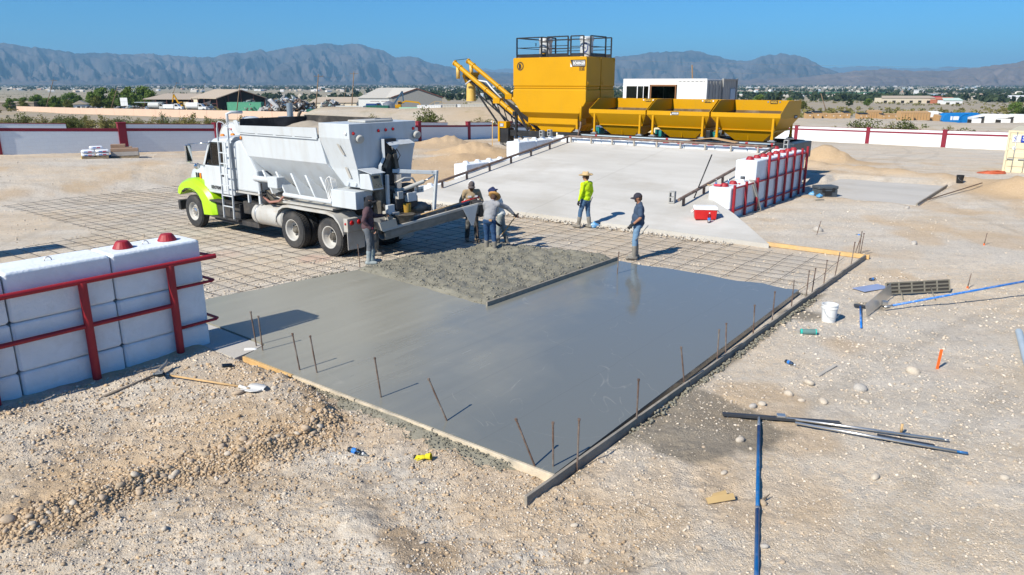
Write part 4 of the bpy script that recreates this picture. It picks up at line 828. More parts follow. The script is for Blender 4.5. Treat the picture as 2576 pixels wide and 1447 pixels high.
# brown pipe curb rails on the ramp
PIPE = M('rusty_pipe', (.20, .135, .105), .7, metal=.2, var=.35, scale=6, bump=.25, dirt=.4, dcol=(.36, .32, .28), dscale=3)
lr = sroot('pipe_curb_rail', 'low rusty pipe rail along the left edge of the ramp', 'rail', 20, 16.75)
pipe(lr, 'rail', (15.75 - 20, 0, rz_(15.75) + .30), (25.35 - 20, 0, rz_(25.35) + .30), .055, PIPE)
for i in range(7): a = 16.0 + 1.55 * i; MB().box(a - 20 - .035, a - 20 + .035, -.04, .04, rz_(a) - .05, rz_(a) + .26).build('post', PIPE, lr)
r2 = sroot('pipe_curb_rail', 'low rusty pipe rail along the right edge of the ramp', 'rail', 20, 6.35)
pipe(r2, 'rail', (16.75 - 20, .12, rz_(16.75) + .28), (25.35 - 20, -.05, rz_(25.35) + .30), .055, PIPE)
for i in range(6): a = 17.1 + 1.6 * i; MB().box(a - 20 - .035, a - 20 + .035, .06 - .02 * i, .14 - .02 * i, rz_(a) - .05, rz_(a) + .25).build('post', PIPE, r2)
b2 = sroot('pipe_curb_rail', 'low rusty pipe rail across the top of the ramp', 'rail', 25.4, 11.5)
pipe(b2, 'rail', (0, 6.6 - 11.5, rz_(25.4) + .30), (0, 16.75 - 11.5, rz_(25.4) + .30), .055, PIPE)
for i in range(9): b_ = 7.0 + 1.2 * i; MB().box(-.035, .035, b_ - 11.5 - .035, b_ - 11.5 + .035, rz_(25.4) - .05, rz_(25.4) + .26).build('post', M('post_grey', (.40, .36, .31), .85, var=.2, dirt=.3), b2)
# ================================================================ yellow batching plant: silo, conveyors, three bins
YEL = M('yellow_paint', (.555, .282, .002), .45, var=.06, scale=.8, spec=.25, streak=1, dirt=.2, dcol=(.42, .25, .03), rvar=.12); BLK_P = M('black_paint', (.018, .019, .021), .45, var=.3, scale=3, dirt=.2, dcol=(.12, .10, .08)); STEEL = M('steel_grey', (.42, .43, .44), .4, metal=.7, var=.15); WHT = M('white_plastic', (.8, .8, .79), .5, var=.05); INK = M('ink_black', (.015, .015, .017), .6, var=.1); TEAL = M('teal_paint', (.015, .20, .19), .45); LBLUE = M('pale_blue_pipe', (.50, .60, .66), .45, var=.1); PYEL = M('pale_yellow', (.66, .43, .10), .55, var=.12, dirt=.2)
def rect(a0, a1, b0, b1, z): return [(a0, b0, z), (a1, b0, z), (a1, b1, z), (a0, b1, z)]
si = sroot('cement_silo', 'tall yellow cement silo with railed black catwalk on top', 'silo', 28.4, 19.2); o3 = (28.4, 19.2, 0)
for k, dA in enumerate((0, 1.47)):
    a0, a1 = 27.0 + dA, 28.41 + dA; i_ = .045
    rings = [rect(a0, a1, 16.8, 21.54, 5.83), rect(a0, a1, 16.8, 21.54, 4.40), rect(a0 + i_, a1 - i_, 16.8 + i_, 21.54 - i_, 4.36), rect(a0 + i_, a1 - i_, 16.8 + i_, 21.54 - i_, 4.22), rect(a0, a1, 16.8, 21.54, 4.18), rect(a0, a1, 16.8, 21.54, 3.60), rect(a0, a1, 17.19, 21.02, 3.0), rect(a0 + .3, a1 - .25, 17.46, 20.72, 2.70), rect(a0 + .3, a1 - .25, 17.46, 20.72, 2.40), rect(a0 + .45, a1 - .35, 17.7, 20.2, 2.24), rect(a0 + .47, a1 - .4, 18.0, 19.9, 1.98)]
    MB(o3).loft(rings).build('body', YEL, si, False, .012)
    fl = MB(o3).box(a0 + .01, a1 - .01, 16.81, 21.53, 4.27, 4.32).build('flange', YEL, si)
    if k == 0:
        rv = MB(o3)
        for j in range(30): rv.cyl((27.005, 16.95 + j * .155, 4.30), (26.99, 16.95 + j * .155, 4.30), .012, .012, 6)
        rv.build('rivets', YEL, fl)
    for b_ in (16.80, 21.54): MB(o3).tube([(a0 + .12, b_, 4.60), (a0 + .12, b_ + (-.05 if b_ < 18 else .05), 4.57), (a0 + .12, b_ + (-.05 if b_ < 18 else .05), 4.50), (a0 + .12, b_, 4.47)], .014, 6).build('lifting_lug', YEL, si)
    MB(o3).box(a1 - .15, a1 - .03, 16.78, 16.80, 5.70, 5.83).build('tab', YEL, si)
MB(o3).box(27.02, 29.86, 16.85, 21.5, 5.832, 5.86).build('deck', YEL, si)
for b_ in (17.5, 20.75):
    MB(o3).box(27.28, 27.40, b_ - .06, b_ + .06, 2.16, 2.42).build('leg', YEL, si); MB(o3).box(27.2, 27.48, b_ - .16, b_ + .16, 2.03, 2.075).box(27.28, 27.40, b_ - .1, b_ + .1, 2.07, 2.16).build('load_cell', STEEL, si)
# lettering on the front
gx = 26.985 - 28.4
def logo(root, A, B, z, sc, full=True):
    pl = MB(); x = A; hw, hh_ = .46 * sc, .17 * sc
    pl.add([(x, B + hw, z + hh_), (x, B - hw, z + hh_), (x, B - hw, z - hh_), (x, B + hw * .72, z - hh_)], [(0, 1, 2, 3)]); pl.build('sign_plate', INK, root)
    MB().add([(x, B + hw, z + .02), (x, B + hw * .74, z - hh_ * 1.05), (x, B + hw, z - hh_ * 1.05)], [(0, 1, 2)]).build('sign_corner', WHT, root)
    fr_ = MB(); e = .012 * sc; b0, b1, z0, z1 = B - hw * .92, B + hw * .66, z - hh_ * .72, z + hh_ * .72; xx = x - .006
    for q_ in ([(b0, z0), (b1, z0 + e)], [(b0, z1 - e), (b1, z1)], [(b0, z0), (b0 + e, z1)], [(b1 - e, z0), (b1, z1)]): fr_.box(xx, x - .002, q_[0][0], q_[1][0], q_[0][1], q_[1][1])
    fr_.build('sign_border', WHT, root)
    text(root, 'BÖHRINGER', .215 * sc, (xx, b1 - .03 * sc, z - .072 * sc), (0, -1, 0), (0, 0, 1), WHT, .002, xs=.58, bold=.006 * sc)
logo(si, 26.992 - 28.4, 17.32 - 19.2, 5.53, 1.0)
text(si, 'B150S', .30, (26.99 - 28.4, 17.22 - 19.2, 5.16), (0, -1, 0), (0, 0, 1), INK, .003, xs=.42, bold=.005)
cg = (26.993 - 28.4, 21.05 - 19.2, 5.42); gb = MB(); N = 24
for k in range(N):
    a = 2 * PI * k / N; da = 2 * PI / N
    def pt(r_, t_): return (cg[0], cg[1] + r_ * math.cos(t_), cg[2] + r_ * math.sin(t_))
    gb.add([pt(.165, a), pt(.165, a + da), pt(.215, a + da), pt(.215, a)], [(0, 1, 2, 3)]); gb.add([pt(.215, a), pt(.215, a + da * .5), pt(.255, a + da * .1)], [(0, 1, 2)])
gb.build('gear_emblem', INK, si); text(si, 'B', .32, (cg[0] - .003, cg[1] + .1, cg[2] - .115), (0, -1, 0), (0, 0, 1), INK, .003, xs=.9, bold=.02)
# catwalk railings
def railpanel(parent, p0, p1, z0, z1, mids=(.5,), toe=.16, nm='railing_panel', r=.03):
    p0 = Vector((*p0, 0)) - Vector(o3); p1 = Vector((*p1, 0)) - Vector(o3); mb = MB()
    for p_ in (p0, p1): mb.bar((p_.x, p_.y, z0), (p_.x, p_.y, z1), 2 * r, 2 * r)
    mb.bar((p0.x, p0.y, z1), (p1.x, p1.y, z1), 2 * r, 2 * r)
    for m_ in mids: z = z0 + (z1 - z0) * m_; mb.bar((p0.x, p0.y, z), (p1.x, p1.y, z), .035, .035)
    o = mb.build(nm, BLK_P, parent)
    if toe: MB().bar((p0.x, p0.y, z0 + toe / 2 + .02), (p1.x, p1.y, z0 + toe / 2 + .02), .012, toe).build('toe_board', BLK_P, o)
    return o
z0, z1 = 5.86, 6.88
railpanel(si, (27.1, 21.36), (27.1, 19.73), z0, z1); railpanel(si, (27.1, 21.36), (29.7, 21.4), z0, z1); railpanel(si, (27.1, 19.33), (27.1, 18.02), z0, z1, (.40, .55, .82)); railpanel(si, (27.12, 17.86), (27.25, 17.16), z0, z1); railpanel(si, (27.5, 16.9), (29.0, 16.9), z0, z1)
railpanel(si, (29.75, 21.3), (29.75, 17.0), z0, z1, (.4, .55)); railpanel(si, (28.4, 19.7), (27.1, 19.70), z0, z1, (.5,)); railpanel(si, (29.2, 20.6), (28.2, 20.6), z0, z1 - .1, (.5,))
for zz in (.02, .78):
    q_ = MB(o3)
    for s0, s1 in (((27.1, 19.69, z0 + zz), (27.1, 19.38, z0 + zz)), ((27.1, 19.69, z0 + zz + .22), (27.1, 19.38, z0 + zz + .22)), ((27.1, 19.69, z0 + zz), (27.1, 19.69, z0 + zz + .22)), ((27.1, 19.38, z0 + zz), (27.1, 19.38, z0 + zz + .22))): q_.bar(s0, s1, .035, .035)
    q_.build('gate', BLK_P, si)
for zz in (.30, .80, .86, .08): MB(o3).bar((27.12, 18.02, z0 + zz), (27.15, 17.84, z0 + zz), .03, .03).build('gate_bar', BLK_P, si)
GREYD = M('collector_grey', (.52, .55, .57), .45, var=.12)
for B_, A_, nm in ((20.0, 27.9, 0), (17.42, 27.95, 1)):
    dc = MB(o3).lathe([(.34, 0), (.34, .78), (.37, .80), (.37, .98), (.33, 1.02), (0, 1.03)], (A_, B_, 5.86), 24).build('dust_collector', GREYD, si, 'auto')
    MB(o3).lathe([(.375, .84), (.385, .86), (.385, .90), (.375, .92)], (A_, B_, 5.86), 24).build('clamp_band', STEEL, dc, True)
    if nm:
        mb = MB(o3)
        for k in range(28):
            if k in (2, 3, 16, 17): continue
            a, a2 = 2 * PI * k / 28, 2 * PI * (k + 1) / 28
            def cp(r_, t_): bb_ = r_ * .62 * math.cos(t_) * 1.0; ang = bb_ / .345 + PI + R(18); return (A_ + .347 * math.cos(ang), B_ + .347 * math.sin(ang), 5.86 + .46 + r_ * math.sin(t_))
            mb.add([cp(.19, a), cp(.19, a2), cp(.255, a2), cp(.255, a)], [(0, 1, 2, 3)])
        mb.build('logo_ring', M('logo_navy', (.02, .045, .22), .5), dc)
        MB(o3).lathe([(.0, 0), (.03, 0), (.03, .004), (0, .004)], (A_ - .347 * math.cos(R(18)), B_ - .347 * math.sin(R(18)), 5.86 + .44), 10, (-1, 0, 0)).build('logo_dot', MATS['logo_navy'], dc)
MB(o3).lathe([(.15, 0), (.15, .12), (.11, .14), (.11, .2), (0, .21)], (27.5, 19.86, 6.1), 14).build('vent_cap', STEEL, si, 'auto'); MB(o3).lathe([(.13, 0), (.13, .2), (.1, .25)], (27.5, 19.86, 5.86), 12).build('vent_base', YEL, si, 'auto')
MB(o3).box(27.35, 27.45, 20.3, 20.45, 6.45, 6.62).build('control_box', M('box_blue', (.08, .25, .42), .5), si)
MB(o3).tube([(26.95, 17.03, 3.38), (26.93, 17.03, 3.3), (26.93, 17.03, 2.62)], .07, 12).build('fill_pipe', YEL, si, True); MB(o3).tube([(26.93, 17.03, 2.62), (26.93, 17.03, 2.32), (26.9, 17.1, 2.1), (26.88, 17.14, 1.75)], .05, 10).build('fill_hose', PIPE, si, True)
# ---------------------------------------------------------------- base frame
fb = sroot('plant_frame', 'black steel base frame under the silo and bins', 'frame', 27, 14); o4 = (27, 14, 0)
for a in (26.98, 29.6):
    for b0, b1 in ((6.35, 16.9), (16.9, 22.25)): MB(o4).box(a - .06, a + .06, b0, b1 - .004, 1.68, 2.0).build('beam', BLK_P, fb, False, .008)
for b_ in (6.4, 9.8, 13.2, 16.6, 19.0): MB(o4).box(27.045, 29.53, b_ - .06, b_ + .06, 1.80, 1.98).build('crossbeam', BLK_P, fb)
for a in (27.2, 29.4):
    for b_ in (6.6, 10, 13.4, 16.7, 19.2): MB(o4).box(a - .07, a + .07, b_ - .07, b_ + .07, -.1, 1.80).build('leg', BLK_P, fb)
for a in (26.9, 29.5):
    MB(o4).box(a - .065, a + .065, 21.18, 21.31, -.1, 3.05).build('post', BLK_P, fb, False, .006); MB(o4).bar((a, 21.15, 3.02), (a + .02, 20.45, 2.04), .10, .12).build('brace', BLK_P, fb); MB(o4).bar((a, 21.2, 1.86), (a, 20.2, 1.2), .08, .08).build('brace', BLK_P, fb); MB(o4).bar((a, 22.2, 1.86), (a, 21.3, 1.15), .08, .08).build('brace', BLK_P, fb)
MB(o4).box(26.78, 26.98, 21.24, 21.42, 2.78, 3.02).build('junction_box', BLK_P, fb)
MB(o4).tube([(26.86, 16.9, 1.93), (26.86, 6.8, 1.93)], .035, 8).build('guard_pipe', LBLUE, fb, True)
for b_ in (8.05, 10.6, 12.0, 14.0, 16.0, 6.9): MB(o4).tube([(26.86, b_ - .06, 1.93), (26.86, b_ + .06, 1.93)], .05, 8).tube([(26.86, b_, 1.78), (26.86, b_, 1.95)], .03, 8).build('coupling', REDP, fb)
MB(o4).add([(26.915, 18.55, 1.84), (26.915, 18.47, 1.84), (26.915, 18.47, 1.98), (26.915, 18.55, 1.98)], [(0, 1, 2, 3)]).build('warning_label', WHT, fb); MB(o4).add([(26.912, 18.55, 1.86), (26.912, 18.47, 1.86), (26.912, 18.51, 1.93)], [(0, 1, 2)]).build('warning_triangle', M('warn_yellow', (.8, .6, .02), .5), fb)
for b_ in (16.45, 10.05, 12.95):
    MB(o4).tube([(27.6, b_ - .05, 2.1), (27.6, b_ - .05, 2.32)], .13, 12).build('motor', TEAL, fb, 'auto'); MB(o4).box(27.5, 27.9, b_ - .3, b_ - .12, 1.98, 2.28).build('gearbox', TEAL, fb, False, .02)
MB(o4).box(27.2, 27.6, 9.98, 10.2, 2.0, 2.4).build('engine_block', BLK_P, fb, False, .03)
tag(MB((27.2, 6.2, 0)).box(26.98, 29.5, 5.98, 6.33, 1.25, 1.98).build('end_box', M('dark_blue_paint', (.03, .05, .07), .45), None, False, .01, W(27.2, 6.2), TH), 'dark steel end box under the last yellow bin', 'box')
# ---------------------------------------------------------------- control cabinet
cb = sroot('control_cabinet', 'yellow control cabinet with small screen hanging left of the silo', 'cabinet', 26.9, 22.1); o5 = (26.9, 22.1, 0)
MB(o5).box(26.72, 27.1, 21.82, 22.30, 2.10, 2.46).build('housing', YEL, cb, False, .012); MB(o5).box(26.72, 27.0, 22.31, 22.43, 1.34, 2.46).build('side_panel', YEL, cb, False, .01); MB(o5).box(26.78, 27.3, 21.72, 22.30, 1.28, 2.09).build('lower_case', BLK_P, cb)
MB(o5).box(26.70, 26.719, 22.0, 22.26, 2.17, 2.36).build('screen_frame', STEEL, cb); MB(o5).box(26.692, 26.699, 22.03, 22.23, 2.2, 2.33).build('screen', M('screen_grey', (.45, .50, .54), .2), cb)
for k in range(5): MB(o5).tube([(26.9, 21.75 + .1 * k, 1.5), (26.85, 21.78 + .1 * k, 1.2), (26.85, 21.95 + .06 * k, 1.08 + .02 * k), (26.85, 22.1 + .06 * k, 1.2), (26.75, 22.36, 1.7)], .013, 6).build('cable', INK, cb, True)
# ---------------------------------------------------------------- conveyor and screw augers
cv = sroot('screw_auger', 'pair of long yellow screw augers rising left of the silo', 'auger', 28.5, 23.5); o6 = (28.5, 23.5, 0)
for a, b0, zz0, b1, zz1 in ((27.9, 20.6, 1.85, 26.65, 5.68), (29.4, 20.9, 2.05, 26.9, 5.82)):
    d_ = Vector((0, b1 - b0, zz1 - zz0)); L = d_.length; u_ = d_ / L; P0 = Vector((a, b0, zz0))
    tb = MB(o6).tube([P0, P0 + u_ * L], .135, 18).build('auger_tube', YEL, cv, 'auto')
    for s_ in (.34, .60, .93): MB(o6).tube([P0 + u_ * (L * s_ - .03), P0 + u_ * (L * s_ + .03)], .17, 18).build('flange', YEL, tb, 'auto')
    MB(o6).tube([P0 + u_ * (L - .02), P0 + u_ * (L + .05)], .165, 18).build('end_flange', YEL, tb, 'auto')
    MB(o6).tube([P0 + u_ * (L - .28), P0 + u_ * (L - .28) + Vector((0, 0, -.75))], .115, 14).build('down_spout', PYEL, tb, True)
    MB(o6).box(a - .17, a + .17, b0 + 2.5, b0 + 3.0, zz0 + 1.55, zz0 + 1.85).build('inspection_box', YEL, tb)
MB(o6).bar((27.9, 26.72, 5.84), (29.4, 26.95, 5.97), .03, .03).build('tie_bar', BLK_P, cv)
co_ = sroot('belt_conveyor', 'black lattice belt conveyor with yellow discharge spout', 'conveyor', 28.6, 24); o7 = (28.6, 24, 0)
def beam2(p0, p1, w_, nm='member', mat=BLK_P): MB(o7).bar(p0, p1, w_, w_).build(nm, mat, co_)
for a in (28.3, 29.1):
    beam2((a, 21.0, 1.95), (a, 26.2, 4.85), .09, 'chord'); beam2((a, 22.4, 2.05), (a, 25.4, 4.05), .07, 'chord')
    for k in range(6): b_ = 22.5 + .5 * k; beam2((a, b_, 2.12 + (b_ - 22.5) * .66), (a, b_ + .3, 2.95 + (b_ - 22.5) * .56), .045, 'lattice')
    beam2((a, 25.3, 4.0), (a, 23.5, 2.05), .08, 'strut'); beam2((a, 23.5, 2.05), (a, 21.4, 2.1), .07, 'strut')
MB(o7).bar((28.7, 21.0, 2.08), (28.7, 26.2, 4.98), .75, .05).build('belt', M('rubber_black', (.03, .03, .03), .8), co_)
MB(o7).tube([(28.25, 22.9, 3.3), (28.1, 24.0, 4.25), (28.15, 24.4, 4.6), (28.2, 25.6, 4.75), (28.2, 26.1, 4.45)], .05, 8).build('hose', M('hose_grey', (.6, .62, .64), .5), co_, True)
hp = [[(28.7 + .5 * math.cos(R(45 + 90 * k)), 26.15 + .5 * math.sin(R(45 + 90 * k)), 4.98) for k in range(4)], [(28.7 + .34 * math.cos(R(45 + 90 * k)), 26.1 + .34 * math.sin(R(45 + 90 * k)), 4.5) for k in range(4)]]
MB(o7).loft(hp).build('hood', YEL, co_, False, .01); MB(o7).box(28.3, 29.1, 25.75, 26.4, 4.98, 5.15).build('hood_top', YEL, co_)
MB(o7).lathe([(.30, 0), (.28, .5), (.27, 1.05)], (28.7, 26.1, 3.47), 24, caps=True).build('spout', PYEL, co_, 'auto')
# ---------------------------------------------------------------- three bins
def bin_(b1, b0, label, word, sticker=True, logoB=None):
    bn = sroot('aggregate_bin', label, 'bin', 28.3, (b0 + b1) / 2, 0, 'yellow aggregate bins'); of = (28.3, (b0 + b1) / 2, 0); a0, a1 = 27.0, 29.7; th = .02
    # inner and outer skin of the upper tray
    MB(of).box(a0, a0 + th, b0, b1, 3.05, 3.25).build('front_rim', YEL, bn, False, .006)
    MB(of).add([(a1, b0, 3.0), (a1, b1, 3.0), (a1, b1, 3.76), (a1, b0, 3.76), (a1 + th, b0, 3.0), (a1 + th, b1, 3.0), (a1 + th, b1, 3.76), (a1 + th, b0, 3.76)], [(0, 1, 2, 3), (7, 6, 5, 4), (3, 2, 6, 7), (0, 4, 5, 1), (0, 3, 7, 4), (1, 5, 6, 2)]).build('back_panel', YEL, bn)
    for b_, s_ in ((b0, 1), (b1, -1)):
        MB(of).prism([(a0 + th + .002, 3.02), (a1 - .002, 3.02), (a1 - .002, 3.76), (a0 + .9, 3.76), (a0 + th + .002, 3.25)], 'y', b_, b_ + s_ * th).build('side_panel', YEL, bn)
        MB(of).bar((a0 + .9, b_ + s_ * .03, 3.765), (a1, b_ + s_ * .03, 3.765), .06, .02).build('side_flange', YEL, bn)
    # sloping inside floor, back edge raised so its dark colour draws the shadowed slot
    gi = [[(a0 + .03, b0 + .03, 3.06), (a1 - .01, b0 + .03, 3.27), (a1 - .01, b1 - .03, 3.27), (a0 + .03, b1 - .03, 3.06)], [(a0 + .7, b0 + .6, 2.50), (a1 - .7, b0 + .6, 2.50), (a1 - .7, b1 - .6, 2.50), (a0 + .7, b1 - .6, 2.50)]]
    MB(of).loft(gi, False).add([gi[1][0], gi[1][1], gi[1][2], gi[1][3]], [(0, 1, 2, 3)]).build('inner_floor', M('bin_inside', (.09, .055, .02), .8, dirt=.4), bn)
    # hopper under the rim
    r1 = rect(a0, a1, b0, b1, 3.05); r2 = rect(a0 + .42, a1 - .42, b0 + .36, b1 - .36, 2.47); r3 = rect(a0 + .75, a1 - .75, b0 + .95, b1 - .95, 1.97)
    MB(of).loft([r1, r2], False).build('hopper', YEL, bn); MB(of).loft([r2, r3], True).build('gate_hopper', YEL, bn)
    MB(of).bar((a0 + .40, b0 + .34, 2.47), (a0 + .40, b1 - .34, 2.47), .07, .035).build('flange', YEL, bn)
    MB(of).bar((a0 + .52, (b0 + b1) / 2, 2.44), (a0 + .70, (b0 + b1) / 2, 2.0), .05, .05, (0, 1, 0)).build('rib', YEL, bn)
    for a in (a0 + .06, a1 - .12):
        for b_ in (b0 + .31, b1 - .33):
            lg = MB(of).box(a - .05, a + .05, b_ - .05, b_ + .05, 2.10, 3.06).build('leg', YEL, bn, False, .006); MB(of).box(a - .06, a + .06, b_ - .062, b_ + .062, 2.10, 2.22).build('shoe', YEL, lg); MB(of).box(a - .1, a + .1, b_ - .17, b_ + .17, 2.02, 2.06).box(a - .06, a + .06, b_ - .1, b_ + .1, 2.05, 2.1).build('load_cell', STEEL, lg)
    for b_ in (b0 + .31, b1 - .33): MB(of).bar((a0 + .1, b_, 2.45), (a1 - .15, b_, 2.45), .05, .06).build('side_brace', YEL, bn)
    MB(of).bar((a0 + .2, b1 - .25, 3.08), (a0 + .2, b1 - .25, 3.2), .04, .04).build('stop', YEL, bn)
    cB = (b0 + b1) / 2 - of[1] - .35
    MB().box(a1 - of[0] - .022, a1 - of[0] - .004, cB - .17, cB + .17, 3.60, 3.75).build('name_plate', INK, bn)
    text(bn, word, .155, (a1 - of[0] - .026, cB, 3.625), (0, -1, 0), (0, 0, 1), M('sign_yellow', (.80, .47, .03), .5), .002, 'CENTER', .85, .003)
    for s_ in (-1, 1): MB().lathe([(0, 0), (.04, 0), (.04, .006), (0, .006)], (a1 - of[0] - .012, cB + s_ * .28, 3.68), 10, (-1, 0, 0)).build('sticker', WHT if sticker else STEEL, bn)
    if logoB is not None: logo(bn, a0 - of[0] - .006, logoB - of[1], 3.145, .46)
    return bn
bin_(16.58, 13.31, 'leftmost yellow bin, marked SAND, next to the silo', 'SAND'); bin_(13.24, 10.0, 'middle yellow bin, marked STONE', 'STONE', True, 11.75); r_b = bin_(9.92, 6.69, 'rightmost yellow bin, marked AGG', 'AGG', False)
MB().box(.55, .95, -1.638, -1.62, 2.98, 3.12).build('side_logo', INK, r_b); text(r_b, 'BÖHRINGER', .09, (.58, -1.64, 3.02), (1, 0, 0), (0, 0, 1), WHT, .002, xs=.7)
# ---------------------------------------------------------------- second pair of buildings: container office on top of stacked containers
CW = M('container_white', (.78, .78, .76), .5, var=.06, dirt=.12, dcol=(.6, .52, .38)); CG = M('container_grey', (.30, .30, .29), .6, var=.1); CTAN = M('container_tan', (.66, .58, .40), .5, var=.07, dirt=.1); GLS = M_glass('window_glass', (.35, .45, .43))
def corrug(mb, p0, p1, z0, z1, depth=.035, pitch=.28, nrm=None):
    p0 = Vector((*p0, 0)); p1 = Vector((*p1, 0)); d_ = p1 - p0; L = d_.length; d_.normalize(); n_ = Vector((d_.y, -d_.x, 0)) if nrm is None else Vector(nrm); k = int(L / pitch); pts = []
    for i in range(k):
        s = L * i / k; w_ = L / k
        for f_, o_ in ((0, 0), (.3, 0), (.5, -depth), (.8, -depth)): pts.append(p0 + d_ * (s + w_ * f_) + n_ * o_)
    pts.append(p1); vs_ = [(q_.x, q_.y, z) for q_ in pts for z in (z0, z1)]; mb.add(vs_, [(2 * i, 2 * i + 2, 2 * i + 3, 2 * i + 1) for i in range(len(pts) - 1)]); return mb
of8 = sroot('office_container', 'white container office with sliding windows behind the bins', 'container', 40, 15.9, 2.2)
MB().box(.02, 2.40, .02, 6.03, .02, 2.56).build('core', M('office_inside', (.10, .09, .08), .9), of8) if False else None
mb = MB(); corrug(mb, (0, 3.9), (0, 6.05), .15, .35); corrug(mb, (0, 2.05), (0, 0), .15, 2.45); mb.add([(0, 6.05, .15), (0, 2.05, .15), (0, 2.05, .75), (0, 6.05, .75)], [(0, 1, 2, 3)]); mb.add([(0, 6.05, 2.22), (0, 2.05, 2.22), (0, 2.05, 2.45), (0, 6.05, 2.45)], [(0, 1, 2, 3)]); mb.build('front_wall', CW, of8)
mb = MB(); mb.box(-.03, .06, -.02, 6.08, 2.45, 2.6).box(-.03, .06, -.02, 6.08, 0, .15).box(-.03, .06, -.03, .12, .15, 2.45).box(-.03, .06, 5.93, 6.08, .15, 2.45).build('corner_frame', CW, of8, False, .01)
MB().box(.06, 2.44, .02, 6.04, 2.5, 2.58).build('roof', CW, of8); MB().box(.06, 2.42, .03, 6.03, .05, .12).build('floor', CG, of8); MB().box(2.40, 2.44, .02, 2.6, .12, 2.5).box(2.40, 2.44, 2.6, 6.0, .12, 1.0).box(2.40, 2.44, 2.6, 6.0, 2.3, 2.5).build('rear_wall', CG, of8); MB().box(.06, 2.4, 5.99, 6.03, .12, 2.5).build('end_wall', CW, of8)
for b0, b1, fm, nm in ((4.05, 5.9, WHT, 'sliding_window'), (2.1, 4.0, M('wood_frame', (.22, .10, .04), .6), 'framed_opening')):
    mb = MB(); mb.box(-.035, .03, b0, b1, 2.12, 2.22).box(-.035, .03, b0, b1, .75, .83).box(-.035, .03, b0, b0 + .08, .83, 2.12).box(-.035, .03, b1 - .08, b1, .83, 2.12)
    if nm == 'sliding_window': mb.box(-.03, .02, (b0 + b1) / 2 - .03, (b0 + b1) / 2 + .03, .83, 2.12).box(-.03, .02, (b0 * 3 + b1) / 4 - .02, (b0 * 3 + b1) / 4 + .02, .83, 2.12)
    wn = mb.build(nm, fm, of8)
    if nm == 'sliding_window':
        for c0, c1 in ((b0 + .08, (b0 + b1) / 2 - .03), ((b0 + b1) / 2 + .03, b1 - .08)): MB().box(-.005, .0, c0, c1, .83, 2.12).build('pane', GLS, wn)
for q0, q1 in ((2.65, 4.2), (4.25, 5.95)): MB().box(2.405, 2.41, q0, q1, 1.0, 2.3).build('rear_pane', GLS, of8)
mb = MB(); mb.box(.02, 2.42, 0, .03, .1, 2.5)
for s_ in (.45, 1.0, 1.4, 2.0): mb.tube([(s_, -.04, .2), (s_, -.04, 2.45)], .02, 6)
mb.build('end_doors', CG, of8)
oc2 = sroot('office_container', 'grey shaded container joined behind the white container office', 'container', 42.5, 15.85, 2.2)
mb = MB(); corrug(mb, (0, 0), (2.44, 0), .1, 2.5); mb.box(.0, 2.44, .05, 6.0, 0, 2.58).build('shell', CG, oc2); MB().box(1.3, 2.1, -.05, .0, .1, 1.95).build('door', M('door_blue', (.28, .36, .46), .5), oc2); MB().box(-.03, .08, -.06, .06, 0, 2.62).box(2.36, 2.47, -.06, .06, 0, 2.62).box(.08, 2.36, -.055, .05, 2.5, 2.6).build('corner_frame', CG, oc2)
for j, a in enumerate((40, 42.5)):
    oc3 = sroot('storage_container', ('lower storage container under the white office' if j == 0 else 'lower storage container under the grey one'), 'container', a, 15.9, -1.3)
    mb = MB(); corrug(mb, (0, 6.05), (0, 0), 0, 3.48); mb.box(.04, 2.42, .02, 6.03, 0, 3.485).build('shell', CTAN, oc3); MB().box(.2, 2.2, -.02, .018, .1, 2.5).build('door', CTAN, oc3)
# ================================================================ mixer truck (x forward, y to its left, z up)
TW = M('truck_white', (.54, .575, .60), .38, var=.07, scale=1.2, dirt=.36, dcol=(.41, .40, .37), dscale=1.6, streak=1); TWD = M('truck_white_dirty', (.45, .445, .42), .55, var=.1, scale=2, dirt=.45, dcol=(.36, .29, .21), dscale=2.2); LIME = M('lime_paint', (.40, .70, .008), .3, var=.04, coat=.3); TYRE = M('tyre_rubber', (.03, .031, .033), .85, var=.25, scale=6, bump=.35, bscale=30, dirt=.35, dcol=(.16, .14, .12)); CHAS = M('chassis_black', (.03, .03, .032), .7, var=.3, dirt=.35, dcol=(.17, .14, .11)); LENS = M('lens_red', (.45, .008, .01), .2, var=.05); AMBER = M('lens_amber', (.75, .22, .01), .25, var=.05); CHROME = M('chrome', (.62, .63, .64), .18, metal=.95, var=.05); SAND = M('sand_load', (.36, .31, .245), .95, var=.2, scale=4, bump=.6, bscale=30); RUBB = M('rubber_flap', (.035, .032, .03), .85, var=.5, scale=7, dirt=.35, dcol=(.25, .22, .19)); GREASE = M('greasy_steel', (.10, .09, .075), .6, metal=.3, var=.4, scale=5, dirt=.5, dcol=(.32, .29, .24), dscale=3)
GLT = M_glass('cab_glass', (.80, .92, .88))
tk = thing('mixer_truck', 'white volumetric concrete mixer truck with lime green front fenders', 'truck', W(7.2, 12.4), TH + PI / 2)
def tb(nm, mb, mat, bevel=0.0, smooth=False, parent=None): return mb.build(nm, mat, parent or tk, smooth, bevel)
